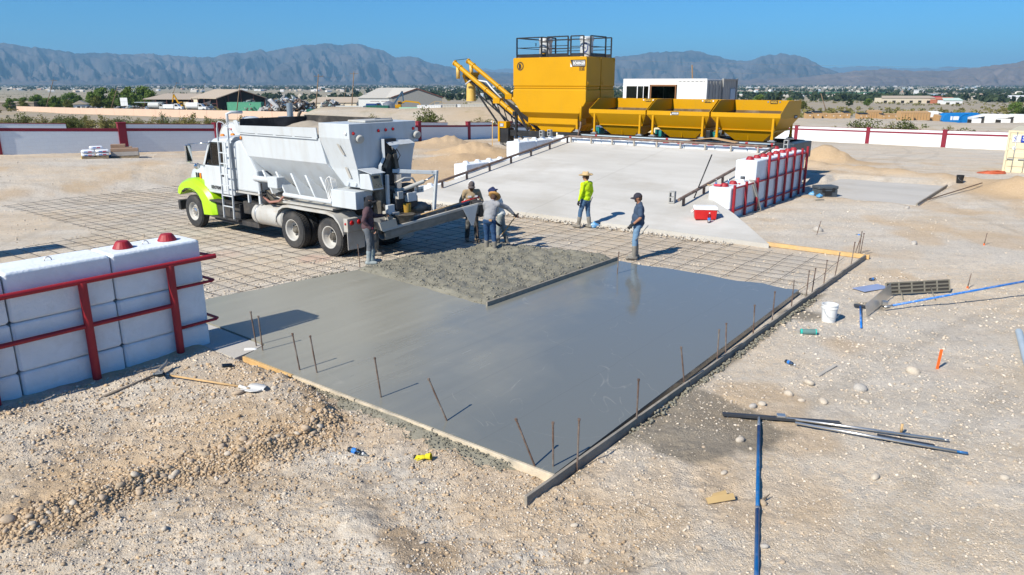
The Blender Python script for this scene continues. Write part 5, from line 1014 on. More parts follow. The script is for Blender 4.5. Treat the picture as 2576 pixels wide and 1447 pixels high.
# wheels
tyre_front = MB().lathe([(.30, -.13), (.40, -.145), (.49, -.125), (.515, -.09), (.52, 0), (.515, .09), (.49, .125), (.40, .145), (.30, .13)], n=40, axis=(0, 1, 0), caps=False)
def tread(mb, r, w_, n):
    for k in range(n):
        a = 2 * PI * k / n
        for y0, y1, o_ in ((-w_, -w_ * .42, 0), (-w_ * .32, w_ * .32, .5), (w_ * .42, w_, 0)):
            a0 = a + o_ * 2 * PI / n; a1 = a0 + 2 * PI / n * .72; mb.add([(r * math.cos(a0), y0, r * math.sin(a0)), (r * math.cos(a1), y0, r * math.sin(a1)), (r * math.cos(a1), y1, r * math.sin(a1)), (r * math.cos(a0), y1, r * math.sin(a0))] + [((r - .02) * math.cos(t_), y_, (r - .02) * math.sin(t_)) for t_, y_ in ((a0, y0), (a1, y0), (a1, y1), (a0, y1))], [(0, 1, 2, 3), (0, 4, 5, 1), (1, 5, 6, 2), (2, 6, 7, 3), (3, 7, 4, 0)])
    return mb
TYRE_ME = tread(tyre_front, .531, .105, 46).mesh('tyre'); TYRE_ME.materials.append(TYRE)
for q_ in TYRE_ME.polygons: q_.use_smooth = True
try: TYRE_ME.set_sharp_from_angle(angle=R(35))
except Exception: pass
def rim_mesh(deep):
    mb = MB()
    if deep: mb.lathe([(.305, .12), (.315, .135), (.29, .13), (.275, .10), (.255, -.02), (.20, -.05), (.10, -.055), (.0, -.055)], n=32, axis=(0, 1, 0), caps=False)
    else: mb.lathe([(.305, .11), (.315, .13), (.29, .125), (.27, .06), (.23, .02), (.15, .05), (.0, .055)], n=32, axis=(0, 1, 0), caps=False)
    me = mb.mesh('rim'); me.materials.append(TWD)
    for q_ in me.polygons: q_.use_smooth = True
    return me
def hub_mesh(deep):
    mb = MB(); y0 = -.05 if deep else .05
    mb.lathe([(.11, y0), (.11, y0 + (.07 if deep else .03)), (.075, y0 + (.12 if deep else .05)), (.0, y0 + (.13 if deep else .06))], n=18, axis=(0, 1, 0))
    for k in range(10): a = 2 * PI * k / 10; mb.cyl((.15 * math.cos(a), y0 + .0, .15 * math.sin(a)), (.15 * math.cos(a), y0 + .035, .15 * math.sin(a)), .016, .012, 6)
    me = mb.mesh('hub'); me.materials.append(GREASE if deep else CHROME); return me
HOLE = MB()
HOLE.lathe([(0, 0), (.035, 0), (.03, .004), (0, .004)], (0, 0, 0), 10, (0, 1, 0))
HOLE_ME = HOLE.mesh('hand_hole'); HOLE_ME.materials.append(INK)
rims = {d_: (rim_mesh(d_), hub_mesh(d_)) for d_ in (True, False)}
def wheel(x, y, deep, flip, z=.525):
    wo_ = bpy.data.objects.new('wheel', rims[deep][0]); COL.objects.link(wo_); wo_.parent = tk; wo_.location = (x, y, z); wo_.rotation_euler = (0, random.random() * 6, PI if flip else 0)
    for nm, me in (('tyre', TYRE_ME), ('hub', rims[deep][1])) + (('hand_hole', HOLE_ME),) * (4 if deep else 0):
        c_ = bpy.data.objects.new(nm, me); COL.objects.link(c_); c_.parent = wo_
        if me is HOLE_ME: a = R(40) + PI / 2 * len(wo_.children); c_.location = (.185 * math.cos(a), -.047, .185 * math.sin(a))
for s_ in (1, -1): wheel(6.1, 1.05 * s_, False, s_ < 0)
for x in (.84, -.80):
    for s_ in (1, -1): wheel(x, 1.06 * s_, True, s_ < 0); wheel(x, .73 * s_, True, s_ > 0)
# chassis
for s_ in (1, -1): tb('frame_rail', MB().box(-2.0, 6.7, s_ * .42 - .05, s_ * .42 + .05, .78, 1.05), CHAS)
for x in (-.8, .84): tb('axle', MB().cyl((x, -.9, .525), (x, .9, .525), .09, .09, 10).ell((x, 0, .53), .22, .2, .22), CHAS, 0, True)
tb('axle', MB().box(6.03, 6.17, -.95, .95, .42, .54), CHAS); tb('crossmember', MB().box(-2.0, -1.85, -.9, .9, .75, 1.0), CHAS); tb('suspension', MB().box(-1.2, 1.2, .42, .62, .6, .8).box(-1.2, 1.2, -.62, -.42, .6, .8), CHAS)
tb('underbody', MB().box(1.2, 4.9, -.75, .75, .55, .95), CHAS)
# hood, lime fenders, bumper
hood = [[(5.42, -.95, 1.22), (5.42, .95, 1.22), (5.42, .95, 1.75), (5.42, .86, 2.0), (5.42, .6, 2.1), (5.42, -.6, 2.1), (5.42, -.86, 2.0), (5.42, -.95, 1.75)], [(6.2, -.86, 1.2), (6.2, .86, 1.2), (6.2, .86, 1.70), (6.2, .76, 1.93), (6.2, .52, 2.02), (6.2, -.52, 2.02), (6.2, -.76, 1.93), (6.2, -.86, 1.70)], [(6.85, -.72, 1.0), (6.85, .72, 1.0), (6.85, .72, 1.6), (6.85, .64, 1.78), (6.85, .44, 1.86), (6.85, -.44, 1.86), (6.85, -.64, 1.78), (6.85, -.72, 1.6)], [(7.02, -.6, .95), (7.02, .6, .95), (7.02, .6, 1.5), (7.02, .52, 1.62), (7.02, .36, 1.70), (7.02, -.36, 1.70), (7.02, -.52, 1.62), (7.02, -.6, 1.5)]]
hd = tb('hood', MB().loft(hood), TW, .03, 'auto')
for x in (6.05, 6.17): tb('vent_slot', MB().bar((x, .905, 1.58), (x + .02, .90, 1.76), .02, .055, (1, 0, 0)), INK, 0, False, hd)
tb('marker_lamp', MB().bar((5.90, .925, 1.56), (5.92, .915, 1.76), .03, .075, (1, 0, 0)), AMBER, .01, False, hd)
tb('grille', MB().box(7.02, 7.05, -.5, .5, 1.0, 1.5), CHROME, .01, False, hd)
for s_ in (1, -1):
    outer = [(6.98, 1.10), (6.90, 1.32), (6.70, 1.48), (6.35, 1.60), (6.0, 1.62), (5.65, 1.55), (5.30, 1.38), (5.02, 1.15), (4.86, .88), (4.80, .55)]; inner = [(6.75, 1.02), (6.66, 1.12), (6.5, 1.2), (6.3, 1.24), (6.05, 1.24), (5.80, 1.18), (5.58, 1.04), (5.47, .9), (5.43, .7), (5.40, .5)]
    mb = MB(); rings = []
    for (xo, zo), (xi, zi) in zip(outer, inner): rings.append([(xo, s_ * .70, zo), (xo, s_ * 1.10, zo - .02), ((xo * .75 + xi * .25), s_ * 1.22, zo * .75 + zi * .25 - .02), (xi, s_ * 1.235, zi), (xi, s_ * 1.20, zi), (xi + (xo - xi) * .2, s_ * .70, zi + (zo - zi) * .2)])
    mb.loft(rings); fd = tb('front_fender', mb, LIME, .012, 'auto')
    tb('headlamp', MB().ell((6.93, s_ * .88, 1.22), .08, .14, .10), CHROME, 0, True, fd)
    fl = MB().tube([(5.40, s_ * 1.19, .52), (5.47, s_ * 1.19, .92), (5.64, s_ * 1.19, 1.12), (5.85, s_ * 1.19, 1.23), (6.1, s_ * 1.19, 1.28), (6.4, s_ * 1.19, 1.25), (6.62, s_ * 1.19, 1.15)], .05, 8); tb('fender_trim', fl, CHAS, 0, True, fd)
    tb('mud_guard', MB().box(5.28, 5.32, s_ * .95 if s_ > 0 else -1.2, s_ * 1.2 if s_ > 0 else -.95, .45, 1.0), CHAS, 0, False, fd)
tb('bumper', MB().box(6.98, 7.12, -1.15, 1.15, .48, .80), CHAS, .03)
# cab: door skin, pillars, roof, glass
cabz = [(3.78, 1.22), (5.45, 1.22), (5.45, 1.80), (5.40, 2.08), (3.78, 2.08)]
tb('cab_lower', MB().prism(cabz, 'y', -1.08, 1.08), TW, .03)
roof = [[(3.78, -1.04, 2.80), (4.98, -1.02, 2.78), (4.98, 1.02, 2.78), (3.78, 1.04, 2.80)], [(3.78, -1.0, 2.94), (4.86, -.96, 2.90), (4.86, .96, 2.90), (3.78, 1.0, 2.94)], [(3.80, -.86, 3.02), (4.65, -.8, 2.98), (4.65, .8, 2.98), (3.80, .86, 3.02)]]
rf_ = tb('cab_roof', MB().loft(roof), TW, .03, 'auto')
for y in (-.75, -.4, 0, .4, .75): tb('marker_lamp', MB().ell((4.66, y, 3.0), .09, .06, .05, 10, 6), AMBER, 0, True, rf_)
tb('air_horn', MB().cyl((4.0, -.3, 3.07), (4.55, -.3, 3.07), .03, .07, 10), CHROME, 0, True, rf_)
for s_ in (1, -1):
    y = 1.045 * s_; tb('pillar', MB().bar((5.38, y, 2.06), (4.95, y * .98, 2.82), .06, .09), TW, .01); tb('pillar', MB().bar((4.18, y, 2.06), (4.18, y * .98, 2.82), .06, .10), TW, .01); tb('pillar', MB().box(3.78, 3.90, y - .035, y + .035, 2.06, 2.82), TW); tb('quarter_panel', MB().box(3.9, 4.16, y - .02, y + .02, 2.07, 2.81), TW)
    w_ = [(5.30, 2.10), (4.96, 2.78), (4.25, 2.79), (4.25, 2.14), (4.9, 2.10)]; tb('side_window', MB().prism(w_, 'y', y - .004, y + .004), GLT)
    tb('window_trim', MB().tube([(5.30, y * 1.01, 2.09), (4.94, y * 1.0, 2.80), (4.23, y * 1.0, 2.81), (4.23, y * 1.01, 2.13), (4.9, y * 1.01, 2.09), (5.30, y * 1.01, 2.09)], .014, 5), INK)
    tb('vent_bar', MB().bar((4.92, y, 2.1), (4.90, y, 2.78), .03, .02), INK)
    dr = tb('door_skin', MB().box(4.18, 5.28, y * 1.035 - .012, y * 1.035 + .012, 1.32, 2.055), TW, .01); tb('handle', MB().box(4.24, 4.34, y * 1.05 - .02, y * 1.05 + .02, 1.78, 1.86), CHAS, .01, False, dr)
    mr = tb('mirror', MB().box(5.66, 5.74, s_ * 1.36 - .1, s_ * 1.36 + .1, 2.16, 2.70), CHROME, .02); tb('mirror_glass', MB().box(5.655, 5.659, s_ * 1.36 - .085, s_ * 1.36 + .085, 2.2, 2.66), M('mirror_glass', (.6, .65, .66), .05, metal=1.0, var=0), 0, False, mr); tb('mirror_arm', MB().tube([(4.9, s_ * 1.05, 2.78), (5.68, s_ * 1.36, 2.72)], .014, 6).tube([(5.3, s_ * 1.08, 2.05), (5.68, s_ * 1.36, 2.14)], .014, 6), CHROME, 0, True, mr)
    tb('round_mirror', MB().lathe([(0, -.03), (.085, -.02), (.10, .0), (.09, .015), (0, .02)], (5.52, s_ * 1.22, 2.03), 16, (-1, .2 * s_, 0)), CHROME, 0, True)
ws = [(5.37, -1.0, 2.08), (5.37, 1.0, 2.08), (4.96, .96, 2.80), (4.96, -.96, 2.80)]; tb('windshield', MB().add(ws, [(0, 1, 2, 3)]), GLT)
tb('cab_back', MB().box(3.78, 3.82, -1.03, 1.03, 2.07, 2.9), TW); tb('seat', MB().box(3.9, 4.4, .25, .75, 1.4, 1.75).box(3.88, 4.02, .28, .72, 1.75, 2.4), CHAS, .05)
sw = MB().tube([(4.82 + .05 * math.cos(t_) , .5 + .22 * math.cos(t_), 2.12 + .2 * math.sin(t_)) for t_ in np.linspace(0, 2 * PI, 20)], .014, 6, False); tb('steering_wheel', sw, INK, 0, True); tb('dashboard', MB().box(4.95, 5.35, -1.0, 1.0, 1.85, 2.1), CHAS, .04)
text(tk, 'USDOT4244541', .15, (5.02, 1.102, 1.36), (-1, 0, 0), (0, 0, 1), INK, .002, xs=.66, bold=.004)
# steps, battery boxes, tanks
st_ = tb('step_box', MB().box(3.55, 4.95, .72, 1.08, .52, .98), CHAS, .02)
for z, x0 in ((.50, 3.5), (1.0, 3.6)): tb('step', MB().box(x0, 5.02, .95, 1.22, z - .03, z + .02), CHAS, .005)
tb('battery_box', MB().box(2.55, 3.42, .6, 1.05, .72, 1.10), CHAS, .02); tb('under_rack', MB().box(2.6, 5.0, .5, 1.1, .36, .5), CHAS)
fu = tb('fuel_tank', MB().lathe([(.0, 0), (.27, 0), (.315, .04), (.315, 1.46), (.27, 1.5), (0, 1.5)], (1.30, .90, .78), 28, (1, 0, 0)), TWD, 0, 'auto')
for x in (1.5, 2.55): tb('tank_strap', MB().lathe([(.318, 0), (.325, .01), (.325, .06), (.318, .07)], (x, .90, .78), 28, (1, 0, 0)), STEEL, 0, True, fu)
wt = [(3.58, 1.42), (3.60, 2.72), (3.50, 2.88), (3.30, 2.93), (3.12, 2.90), (2.98, 2.72), (2.48, 2.06), (2.43, 1.50), (2.50, 1.42)]; wk = tb('water_tank', MB().prism(wt, 'y', .28, 1.10), TW, .07); tb('tank_cradle', MB().box(2.4, 3.62, .3, 1.12, 1.36, 1.41), TWD); tb('tank_cradle', MB().box(2.42, 2.5, 1.02, 1.1, 1.1, 1.5), TW); tb('tank_cradle', MB().box(3.0, 3.06, 1.02, 1.1, 1.1, 1.36), TW)
tb('tank_cap', MB().cyl((3.28, .7, 2.92), (3.28, .7, 2.99), .12, .12, 14), INK, 0, 'auto', wk)
# ladder
ld = MB(); 
for x0, x1 in ((4.14, 4.04), (3.60, 3.47)): ld.bar((x0, 1.28, .55), (x1, 1.28, 3.28), .045, .03, (1, 0, 0)); ld.tube([(x1, 1.28, 3.26), (x1 - .02, 1.28, 3.40), (x1 - .06, 1.26, 3.46), (x1 - .16, 1.2, 3.44), (x1 - .45, 1.05, 3.15)], .016, 6)
lad = tb('ladder', ld, TW)
for i in range(7): z = .92 + .325 * i; k = (z - .55) / 2.73; tb('rung', MB().bar((4.14 - .1 * k, 1.28, z), (3.60 - .13 * k, 1.28, z), .03, .03), TW, 0, False, lad)
# aggregate hopper
def ring4(x0, x1, y, z): return [(x0, -y, z), (x1, -y, z), (x1, y, z), (x0, y, z)]
hp_ = tb('hopper', MB().loft([ring4(-.62, 3.10, 1.16, 3.17), ring4(-.78, 2.86, 1.10, 2.50), ring4(-1.25, 1.75, .38, 1.46)]), TW, .01)
tb('near_side_board', MB().add([(3.15, 1.17, 3.17), (-.58, 1.17, 3.17), (-.58, 1.20, 3.44), (2.98, 1.20, 3.38), (3.04, 1.20, 3.50), (3.14, 1.2, 3.53), (3.24, 1.2, 3.50), (3.15, 1.195, 3.17), (-.58, 1.195, 3.17), (-.58, 1.225, 3.44), (2.98, 1.225, 3.38), (3.04, 1.225, 3.50), (3.14, 1.225, 3.53), (3.24, 1.225, 3.50)], [(0, 1, 2, 3, 4, 5, 6), (7, 13, 12, 11, 10, 9, 8), (0, 7, 8, 1), (1, 8, 9, 2), (2, 9, 10, 3), (3, 10, 11, 4), (4, 11, 12, 5), (5, 12, 13, 6), (6, 13, 7, 0)]), TW)
tb('far_side_board', MB().box(-.4, 3.1, -1.22, -1.19, 3.17, 3.60).box(3.08, 3.11, -1.19, 1.1, 3.17, 3.56), RUBB); tb('trim_rail', MB().box(-.55, 3.12, 1.165, 1.20, 3.13, 3.168), TW)
for i in range(4): tb('slot', MB().box(-.35 + .86 * i, .38 + .86 * i, 1.2, 1.203, 3.165, 3.176), INK, 0, False, hp_)
nx_, ny_ = 44, 26; xs_ = np.linspace(-.60, 3.06, nx_); ys_ = np.linspace(-1.17, 1.16, ny_); XX, YY = np.meshgrid(xs_, ys_, indexing='ij')
hs = 3.22 + .28 * np.exp(-(((XX - 1.45) / .75) ** 2 + ((YY + .1) / .7) ** 2)) + .24 * np.exp(-(((XX - .4) / .5) ** 2 + ((YY + .35) / .5) ** 2)) + .10 * (fbm(XX * 3, YY * 3, 4, 44) - .5)
ids = np.arange(XX.size).reshape(XX.shape); fq = np.stack([ids[:-1, :-1], ids[1:, :-1], ids[1:, 1:], ids[:-1, 1:]], -1).reshape(-1, 4); link('sand_load', np_mesh('sand_load', np.stack([XX.ravel(), YY.ravel(), hs.ravel()], 1), fq, None, True), SAND, tk)
for x in (2.2, 1.55, .85, .2, -.45):
    z0_ = 1.62; tb('rib', MB().prism([(x + .10, 2.10), (x - .42, 1.46), (x - .55, 1.46)], 'y', .83, .845) if False else MB().add([(x + .05, 1.02, 2.12), (x - .40, .5, 1.47), (x - .40, 1.06, 1.47), (x + .09, 1.05, 2.12), (x - .34, .5, 1.47), (x - .34, 1.06, 1.47)], [(0, 1, 2), (3, 5, 4), (0, 2, 5, 3)]), TW)
tb('marker_lamp', MB().ell((3.02, 1.17, 3.02), .04, .02, .055, 10, 6), AMBER, 0, True)
# rear cement box
rbx = tb('rear_box', MB().loft([ring4(-1.85, -.64, 1.18, 3.57), ring4(-1.85, -.62, 1.18, 3.20), ring4(-1.86, -.80, .98, 2.40), ring4(-1.86, -1.27, .92, 1.93)]), TW, .012)
tb('top_hatch', MB().box(-1.7, -1.0, -.5, .5, 3.572, 3.63), TWD, .02, False, rbx); tb('hatch_handle', MB().tube([(-1.75, .2, 3.6), (-1.75, .2, 3.66), (-1.75, -.4, 3.66), (-1.75, -.4, 3.6)], .012, 5), STEEL, 0, False, rbx)
tb('sight_window', MB().add([(-1.42, 1.188, 3.06), (-1.33, 1.188, 3.06), (-1.47, 1.118, 2.78), (-1.56, 1.118, 2.78)], [(0, 1, 2, 3)]), M('window_dull', (.42, .40, .36), .5), 0, False, rbx); tb('sight_window', MB().add([(-1.50, 1.02, 2.45), (-1.40, 1.02, 2.45), (-1.52, .985, 2.17), (-1.62, .985, 2.17)], [(0, 1, 2, 3)]), MATS['window_dull'], 0, False, rbx)
for y, z in ((1.05, 3.33), (.2, 3.36), (-.06, 3.37), (-.32, 3.38), (-1.08, 3.36)): tb('rear_lamp', MB().lathe([(0, 0), (.045, 0), (.035, .03), (0, .035)], (-1.855, y, z), 12, (-1, 0, 0)), LENS, 0, True, rbx)
tb('side_lamp', MB().lathe([(0, 0), (.045, 0), (.035, .03), (0, .035)], (-1.72, 1.185, 3.33), 12, (0, 1, 0)), WHT, 0, True, rbx)
for y in (.93, -1.12): tb('work_lamp', MB().lathe([(.05, -.08), (.1, -.02), (.11, .05), (.09, .07), (0, .075)], (-1.95, y, 3.2), 14, (-.9, .2, -.3)).bar((-1.86, y, 3.1), (-1.93, y, 3.18), .03, .03), TWD, 0, 'auto', rbx)
tb('mix_column', MB().box(-2.0, -1.87, -.30, .12, 1.9, 3.15), CHAS, .02); tb('drive_housing', MB().box(-2.2, -1.9, -.72, .55, 1.02, 1.92), GREASE, .03); tb('gear_case', MB().box(-2.42, -2.2, -.62, .2, 1.3, 1.62), CHAS, .03); tb('hose', MB().tube([(-2.2, .3, 1.9), (-2.45, .1, 1.7), (-2.5, -.3, 1.75), (-2.3, -.6, 1.6)], .03, 7), INK, 0, True); tb('drop_duct', MB().tube([(-1.97, .16, 3.15), (-1.97, .16, 2.65), (-1.97, .3, 2.45), (-1.97, .34, 2.1)], .055, 4), TW)
tb('duct', MB().bar((-1.93, -.14, 3.02), (-1.93, -.14, 2.3), .14, .16), GREASE); tb('ram', MB().cyl((-2.03, -.10, 2.85), (-2.03, -.10, 3.05), .03, .03, 8), CHROME, 0, True)
tb('folded_tray', MB().add([(-1.9, .08, 3.12), (-1.9, -.85, 3.1), (-2.14, -.85, 3.0), (-2.14, .08, 2.98)], [(0, 1, 2, 3)]).add([(-2.14, .05, 2.98), (-2.14, -.28, 3.0), (-2.16, -.1, 2.86)], [(0, 1, 2)]).add([(-2.14, -.7, 3.0), (-2.14, -.85, 3.0), (-2.15, -.8, 2.88)], [(0, 1, 2)]), TW)
tb('dark_link', MB().bar((-2.05, .02, 2.75), (-2.0, .18, 2.4), .06, .1).bar((-2.05, -.15, 2.75), (-2.05, -.22, 2.35), .08, .12), GREASE)
# operator box and framework at the tail
cbx = tb('control_box', MB().add([(-1.92, .98, 1.92), (-2.32, .90, 1.90), (-2.32, .52, 1.90), (-1.92, .52, 1.92), (-1.92, .98, 2.30), (-2.22, .92, 2.32), (-2.22, .52, 2.32), (-1.92, .52, 2.30)], [(0, 1, 2, 3), (4, 7, 6, 5), (0, 4, 5, 1), (1, 5, 6, 2), (2, 6, 7, 3), (3, 7, 4, 0)]), TW, .01)
tb('lid', MB().add([(-1.9, 1.0, 2.42), (-2.36, .95, 2.32), (-2.36, .48, 2.32), (-1.9, .48, 2.42), (-1.9, 1.0, 2.435), (-2.36, .95, 2.335), (-2.36, .48, 2.335), (-1.9, .48, 2.435)], [(0, 1, 2, 3), (4, 7, 6, 5), (0, 4, 5, 1), (1, 5, 6, 2), (2, 6, 7, 3), (3, 7, 4, 0)]), TW, 0, False, cbx)
tb('gauge_panel', MB().add([(-2.325, .87, 1.94), (-2.325, .55, 1.94), (-2.24, .55, 2.27), (-2.24, .87, 2.27)], [(0, 1, 2, 3)]), M('panel_tan', (.32, .27, .18), .6), 0, False, cbx); tb('gauge_screen', MB().add([(-2.27, .80, 2.14), (-2.27, .62, 2.14), (-2.25, .62, 2.25), (-2.25, .80, 2.25)], [(0, 1, 2, 3)]), INK, 0, False, cbx)
for i in range(5): tb('switch', MB().ell((-2.315 + .01 * (i % 2), .82 - .06 * i, 2.0 + .04 * (i % 2)), .012, .012, .012, 6, 4), INK, 0, False, cbx)
tb('post', MB().box(-2.3, -2.22, .30, .38, 1.2, 2.25), TW, .005); tb('drum', MB().lathe([(.16, 0), (.16, .5), (.13, .55), (0, .56)], (-2.25, .05, 1.55), 16, (0, -1, 0)), GREASE, 0, 'auto'); tb('hydraulic_motor', MB().cyl((-2.2, -.1, 1.85), (-2.2, -.1, 2.22), .10, .10, 14), CHROME, 0, 'auto'); tb('motor_base', MB().box(-2.32, -2.1, -.22, .05, 1.78, 1.85), TWD, .01)
tb('valve_block', MB().box(-2.5, -2.3, .0, .18, 1.60, 1.80), TWD, .01); tb('valve_block', MB().box(-2.55, -2.3, -.45, -.12, 1.50, 1.74), TW, .01); tb('yellow_bucket', MB().lathe([(.10, 0), (.125, .28)], (-2.45, -.15, 1.18), 16), M('bucket_mustard', (.42, .24, .02), .6, dirt=.3), 0, 'auto')
plt_ = tb('licence_plate', MB().box(-2.42, -2.41, -.85, -.50, 1.68, 1.84), M('plate_white', (.62, .66, .66), .5)); text(plt_, '15657P', .105, (-2.424, -.52, 1.70), (0, -1, 0), (0, 0, 1), M('plate_ink', (.03, .06, .14), .6), .002, xs=.9)
tb('mixer_bowl', MB().lathe([(.10, -.12), (.30, .0), (.34, .22), (.36, .24)], (-2.55, .15, .98), 20), GREASE, 0, 'auto'); tb('transmission', MB().ell((-2.3, -.75, 1.25), .22, .35, .16).cyl((-2.3, -.6, 1.25), (-2.45, -1.05, 1.22), .11, .09, 12), GREASE, 0, True)
tb('swing_arm', MB().box(-2.6, -2.0, .25, .5, 1.05, 1.3), TWD, .02); tb('swing_plate', MB().box(-2.55, -2.45, .38, .62, 1.25, 1.5), TW, .01); tb('hose', MB().tube([(-2.25, .05, 2.0), (-2.35, -.2, 2.12), (-2.4, -.45, 2.1), (-2.42, -.6, 1.9), (-2.4, -.62, 1.7)], .028, 8), TWD, 0, True); tb('hose', MB().tube([(-2.1, .4, 1.5), (-2.4, .5, 1.35), (-2.6, .45, 1.2), (-2.75, .3, 1.15)], .05, 8), CHAS, 0, True); tb('hose', MB().tube([(-1.95, .0, 3.0), (-2.08, -.2, 2.9), (-2.12, -.3, 2.7), (-2.05, -.15, 2.4)], .012, 5), INK, 0, True)
tb('tail_panel', MB().box(-2.05, -1.98, -1.22, -.62, .86, 1.24), TWD, .01)
for y in (-.78, -1.04): tb('tail_lamp', MB().lathe([(0, 0), (.065, 0), (.055, .02), (0, .025)], (-2.05, y, 1.12), 16, (-1, 0, 0)), LENS, 0, True)
# boom carrying the chute
tb('boom', MB().bar((-2.05, -.05, 2.30), (-2.78, -1.0, 2.22), .08, .10), TW, .01); tb('boom_post', MB().bar((-2.78, -1.0, 2.28), (-2.62, -1.0, .98), .08, .09, (0, 1, 0)), TW, .01); tb('gusset', MB().add([(-2.74, -.85, 2.26), (-2.80, -1.04, 2.26), (-2.76, -1.02, 2.0), (-2.72, -.85, 2.24), (-2.78, -1.06, 2.24), (-2.74, -1.04, 2.0)], [(0, 1, 2), (3, 5, 4), (0, 2, 5, 3)]), TW); tb('lift_ram', MB().cyl((-2.3, -.15, 1.80), (-2.6, -.68, 2.0), .055, .055, 12), TWD, 0, 'auto'); tb('ram_rod', MB().cyl((-2.6, -.68, 2.0), (-2.74, -.93, 2.14), .022, .022, 8), CHROME, 0, True)
# mixing chute
c0 = Vector((-2.50, .85, .80)); c1 = Vector((-3.16, -2.25, 1.17)); dc_ = (c1 - c0).normalized(); sd_ = dc_.cross(Vector((0, 0, 1))).normalized(); up_ = sd_.cross(dc_).normalized()
def cpt(s, a, h_): return c0 + (c1 - c0) * s + sd_ * a + up_ * h_
def crow(s, r_, n=10, t0=PI, t1=2 * PI): return [cpt(s, r_ * math.cos(t_), r_ * math.sin(t_) * .95) for t_ in np.linspace(t0, t1, n)]
sh = MB(); R0 = [crow(s, .20) + [cpt(s, .20, .10), cpt(s, .18, .10)] + crow(s, .18, 10, 2 * PI, PI) + [cpt(s, -.18, .14), cpt(s, -.20, .14)] for s in (0, .25, .5, .75, 1)]; ch_ = tb('chute', sh.loft(R0), M('chute_grey', (.20, .20, .19), .7, var=.3, dirt=.4, dcol=(.36, .34, .30)), 0, False)
for a in (.215, -.215): tb('chute_rail', MB().bar(cpt(-.02, a, .12), cpt(1.0, a, .12), .06, .07), TWD, .008, False, ch_)
for s0, s1 in ((.0, .22), (.27, .6), (.63, .97)): tb('rubber_skirt', MB().add([cpt(s0, .235, .06), cpt(s1, .235, .06), cpt(s1, .17, -.16), cpt(s0, .17, -.16)], [(0, 1, 2, 3)]), MATS['chute_grey'], 0, False, ch_)
for s_ in (-1, 1): tb('rubber_skirt', MB().add([cpt(.05, .235 * s_, .08), cpt(.95, .235 * s_, .08), cpt(.95, .20 * s_, -.10), cpt(.05, .20 * s_, -.10)], [(0, 1, 2, 3)]), MATS['chute_grey'], 0, False, ch_)
sc_ = MB().cyl(cpt(.0, 0, 0), cpt(1.0, 0, 0), .035, .035, 8)
for k in range(150): t_ = k / 150; a = t_ * 2 * PI * 11; sc_.bar(cpt(t_, 0, 0), cpt(t_, .15 * math.cos(a), .15 * math.sin(a)), .05, .008)
tb('mix_auger', sc_, GREASE, 0, False, ch_)
tb('end_hood', MB().box(-.12, .12, -.24, .24, -.26, .16), CHAS, .02, False, ch_).matrix_local = Matrix.Translation(cpt(1.0, 0, 0)) @ dc_.to_track_quat('X', 'Z').to_matrix().to_4x4()
tb('side_shield', MB().add([cpt(.78, .245, .13), cpt(.95, .245, .13), cpt(.88, .25, -.42), cpt(.855, .25, -.42), cpt(.78, .255, .13), cpt(.95, .255, .13), cpt(.88, .26, -.42), cpt(.855, .26, -.42)], [(0, 1, 2, 3), (4, 7, 6, 5), (0, 4, 5, 1), (1, 5, 6, 2), (2, 6, 7, 3), (3, 7, 4, 0)]) if sd_.x < 0 else MB().add([cpt(.78, -.245, .13), cpt(.95, -.245, .13), cpt(.88, -.25, -.42), cpt(.855, -.25, -.42), cpt(.78, -.255, .13), cpt(.95, -.255, .13), cpt(.88, -.26, -.42), cpt(.855, -.26, -.42)], [(0, 1, 2, 3), (4, 7, 6, 5), (0, 4, 5, 1), (1, 5, 6, 2), (2, 6, 7, 3), (3, 7, 4, 0)]), TW, .004, False, ch_)
tb('feed_box', MB().add([cpt(-.03, -.24, .12), cpt(.12, -.24, .12), cpt(.12, .24, .12), cpt(-.03, .24, .12), cpt(-.05, -.3, .36), cpt(.1, -.3, .36), cpt(.1, .3, .36), cpt(-.05, .3, .36)], [(0, 1, 5, 4), (1, 2, 6, 5), (2, 3, 7, 6), (3, 0, 4, 7)]), TWD, 0, False, ch_); tb('prop_rod', MB().tube([cpt(.93, -.2 if sd_.x > 0 else .2, -.1), cpt(.92, -.2 if sd_.x > 0 else .2, -.8)], .012, 5), RUST, 0, False, ch_)
# rear fenders, lamps, flaps
for s_ in (1, -1):
    pr = [(1.55, .70), (1.50, .92), (1.36, 1.12), (1.15, 1.22), (.9, 1.25), (.1, 1.24), (-.8, 1.24), (-1.08, 1.18), (-1.28, 1.02), (-1.42, .78), (-1.45, .70)]
    mb = MB(); rings = [[(x, s_ * .52, z), (x, s_ * 1.24, z), (x, s_ * 1.245, z - .07), (x, s_ * 1.235, z - .07), (x, s_ * 1.225, z - .015), (x, s_ * .52, z - .015)] for x, z in pr]; mb.loft(rings); rfd = tb('rear_fender', mb, TWD, 0, 'auto')
    tb('lamp_panel', MB().box(-1.62, -1.46, s_ * .62 if s_ > 0 else -1.22, s_ * 1.22 if s_ > 0 else -.62, .76, 1.12), TWD, .01, False, rfd)
    for yy in (1.08, .84): tb('tail_lamp', MB().lathe([(0, 0), (.07, 0), (.06, .025), (0, .03)], (-1.625, s_ * yy, 1.0), 16, (-1, 0, 0)), LENS, 0, True, rfd)
    tb('side_lamp', MB().lathe([(0, 0), (.035, 0), (.03, .015), (0, .02)], (-1.54, s_ * 1.222, .98), 10, (0, s_, 0)), LENS, 0, True, rfd)
    tb('mud_flap', MB().box(-1.60, -1.58, s_ * .64 if s_ > 0 else -1.22, s_ * 1.22 if s_ > 0 else -.64, .28, .75), M('flap_grey', (.42, .42, .41), .7, dirt=.4), .006, False, rfd)
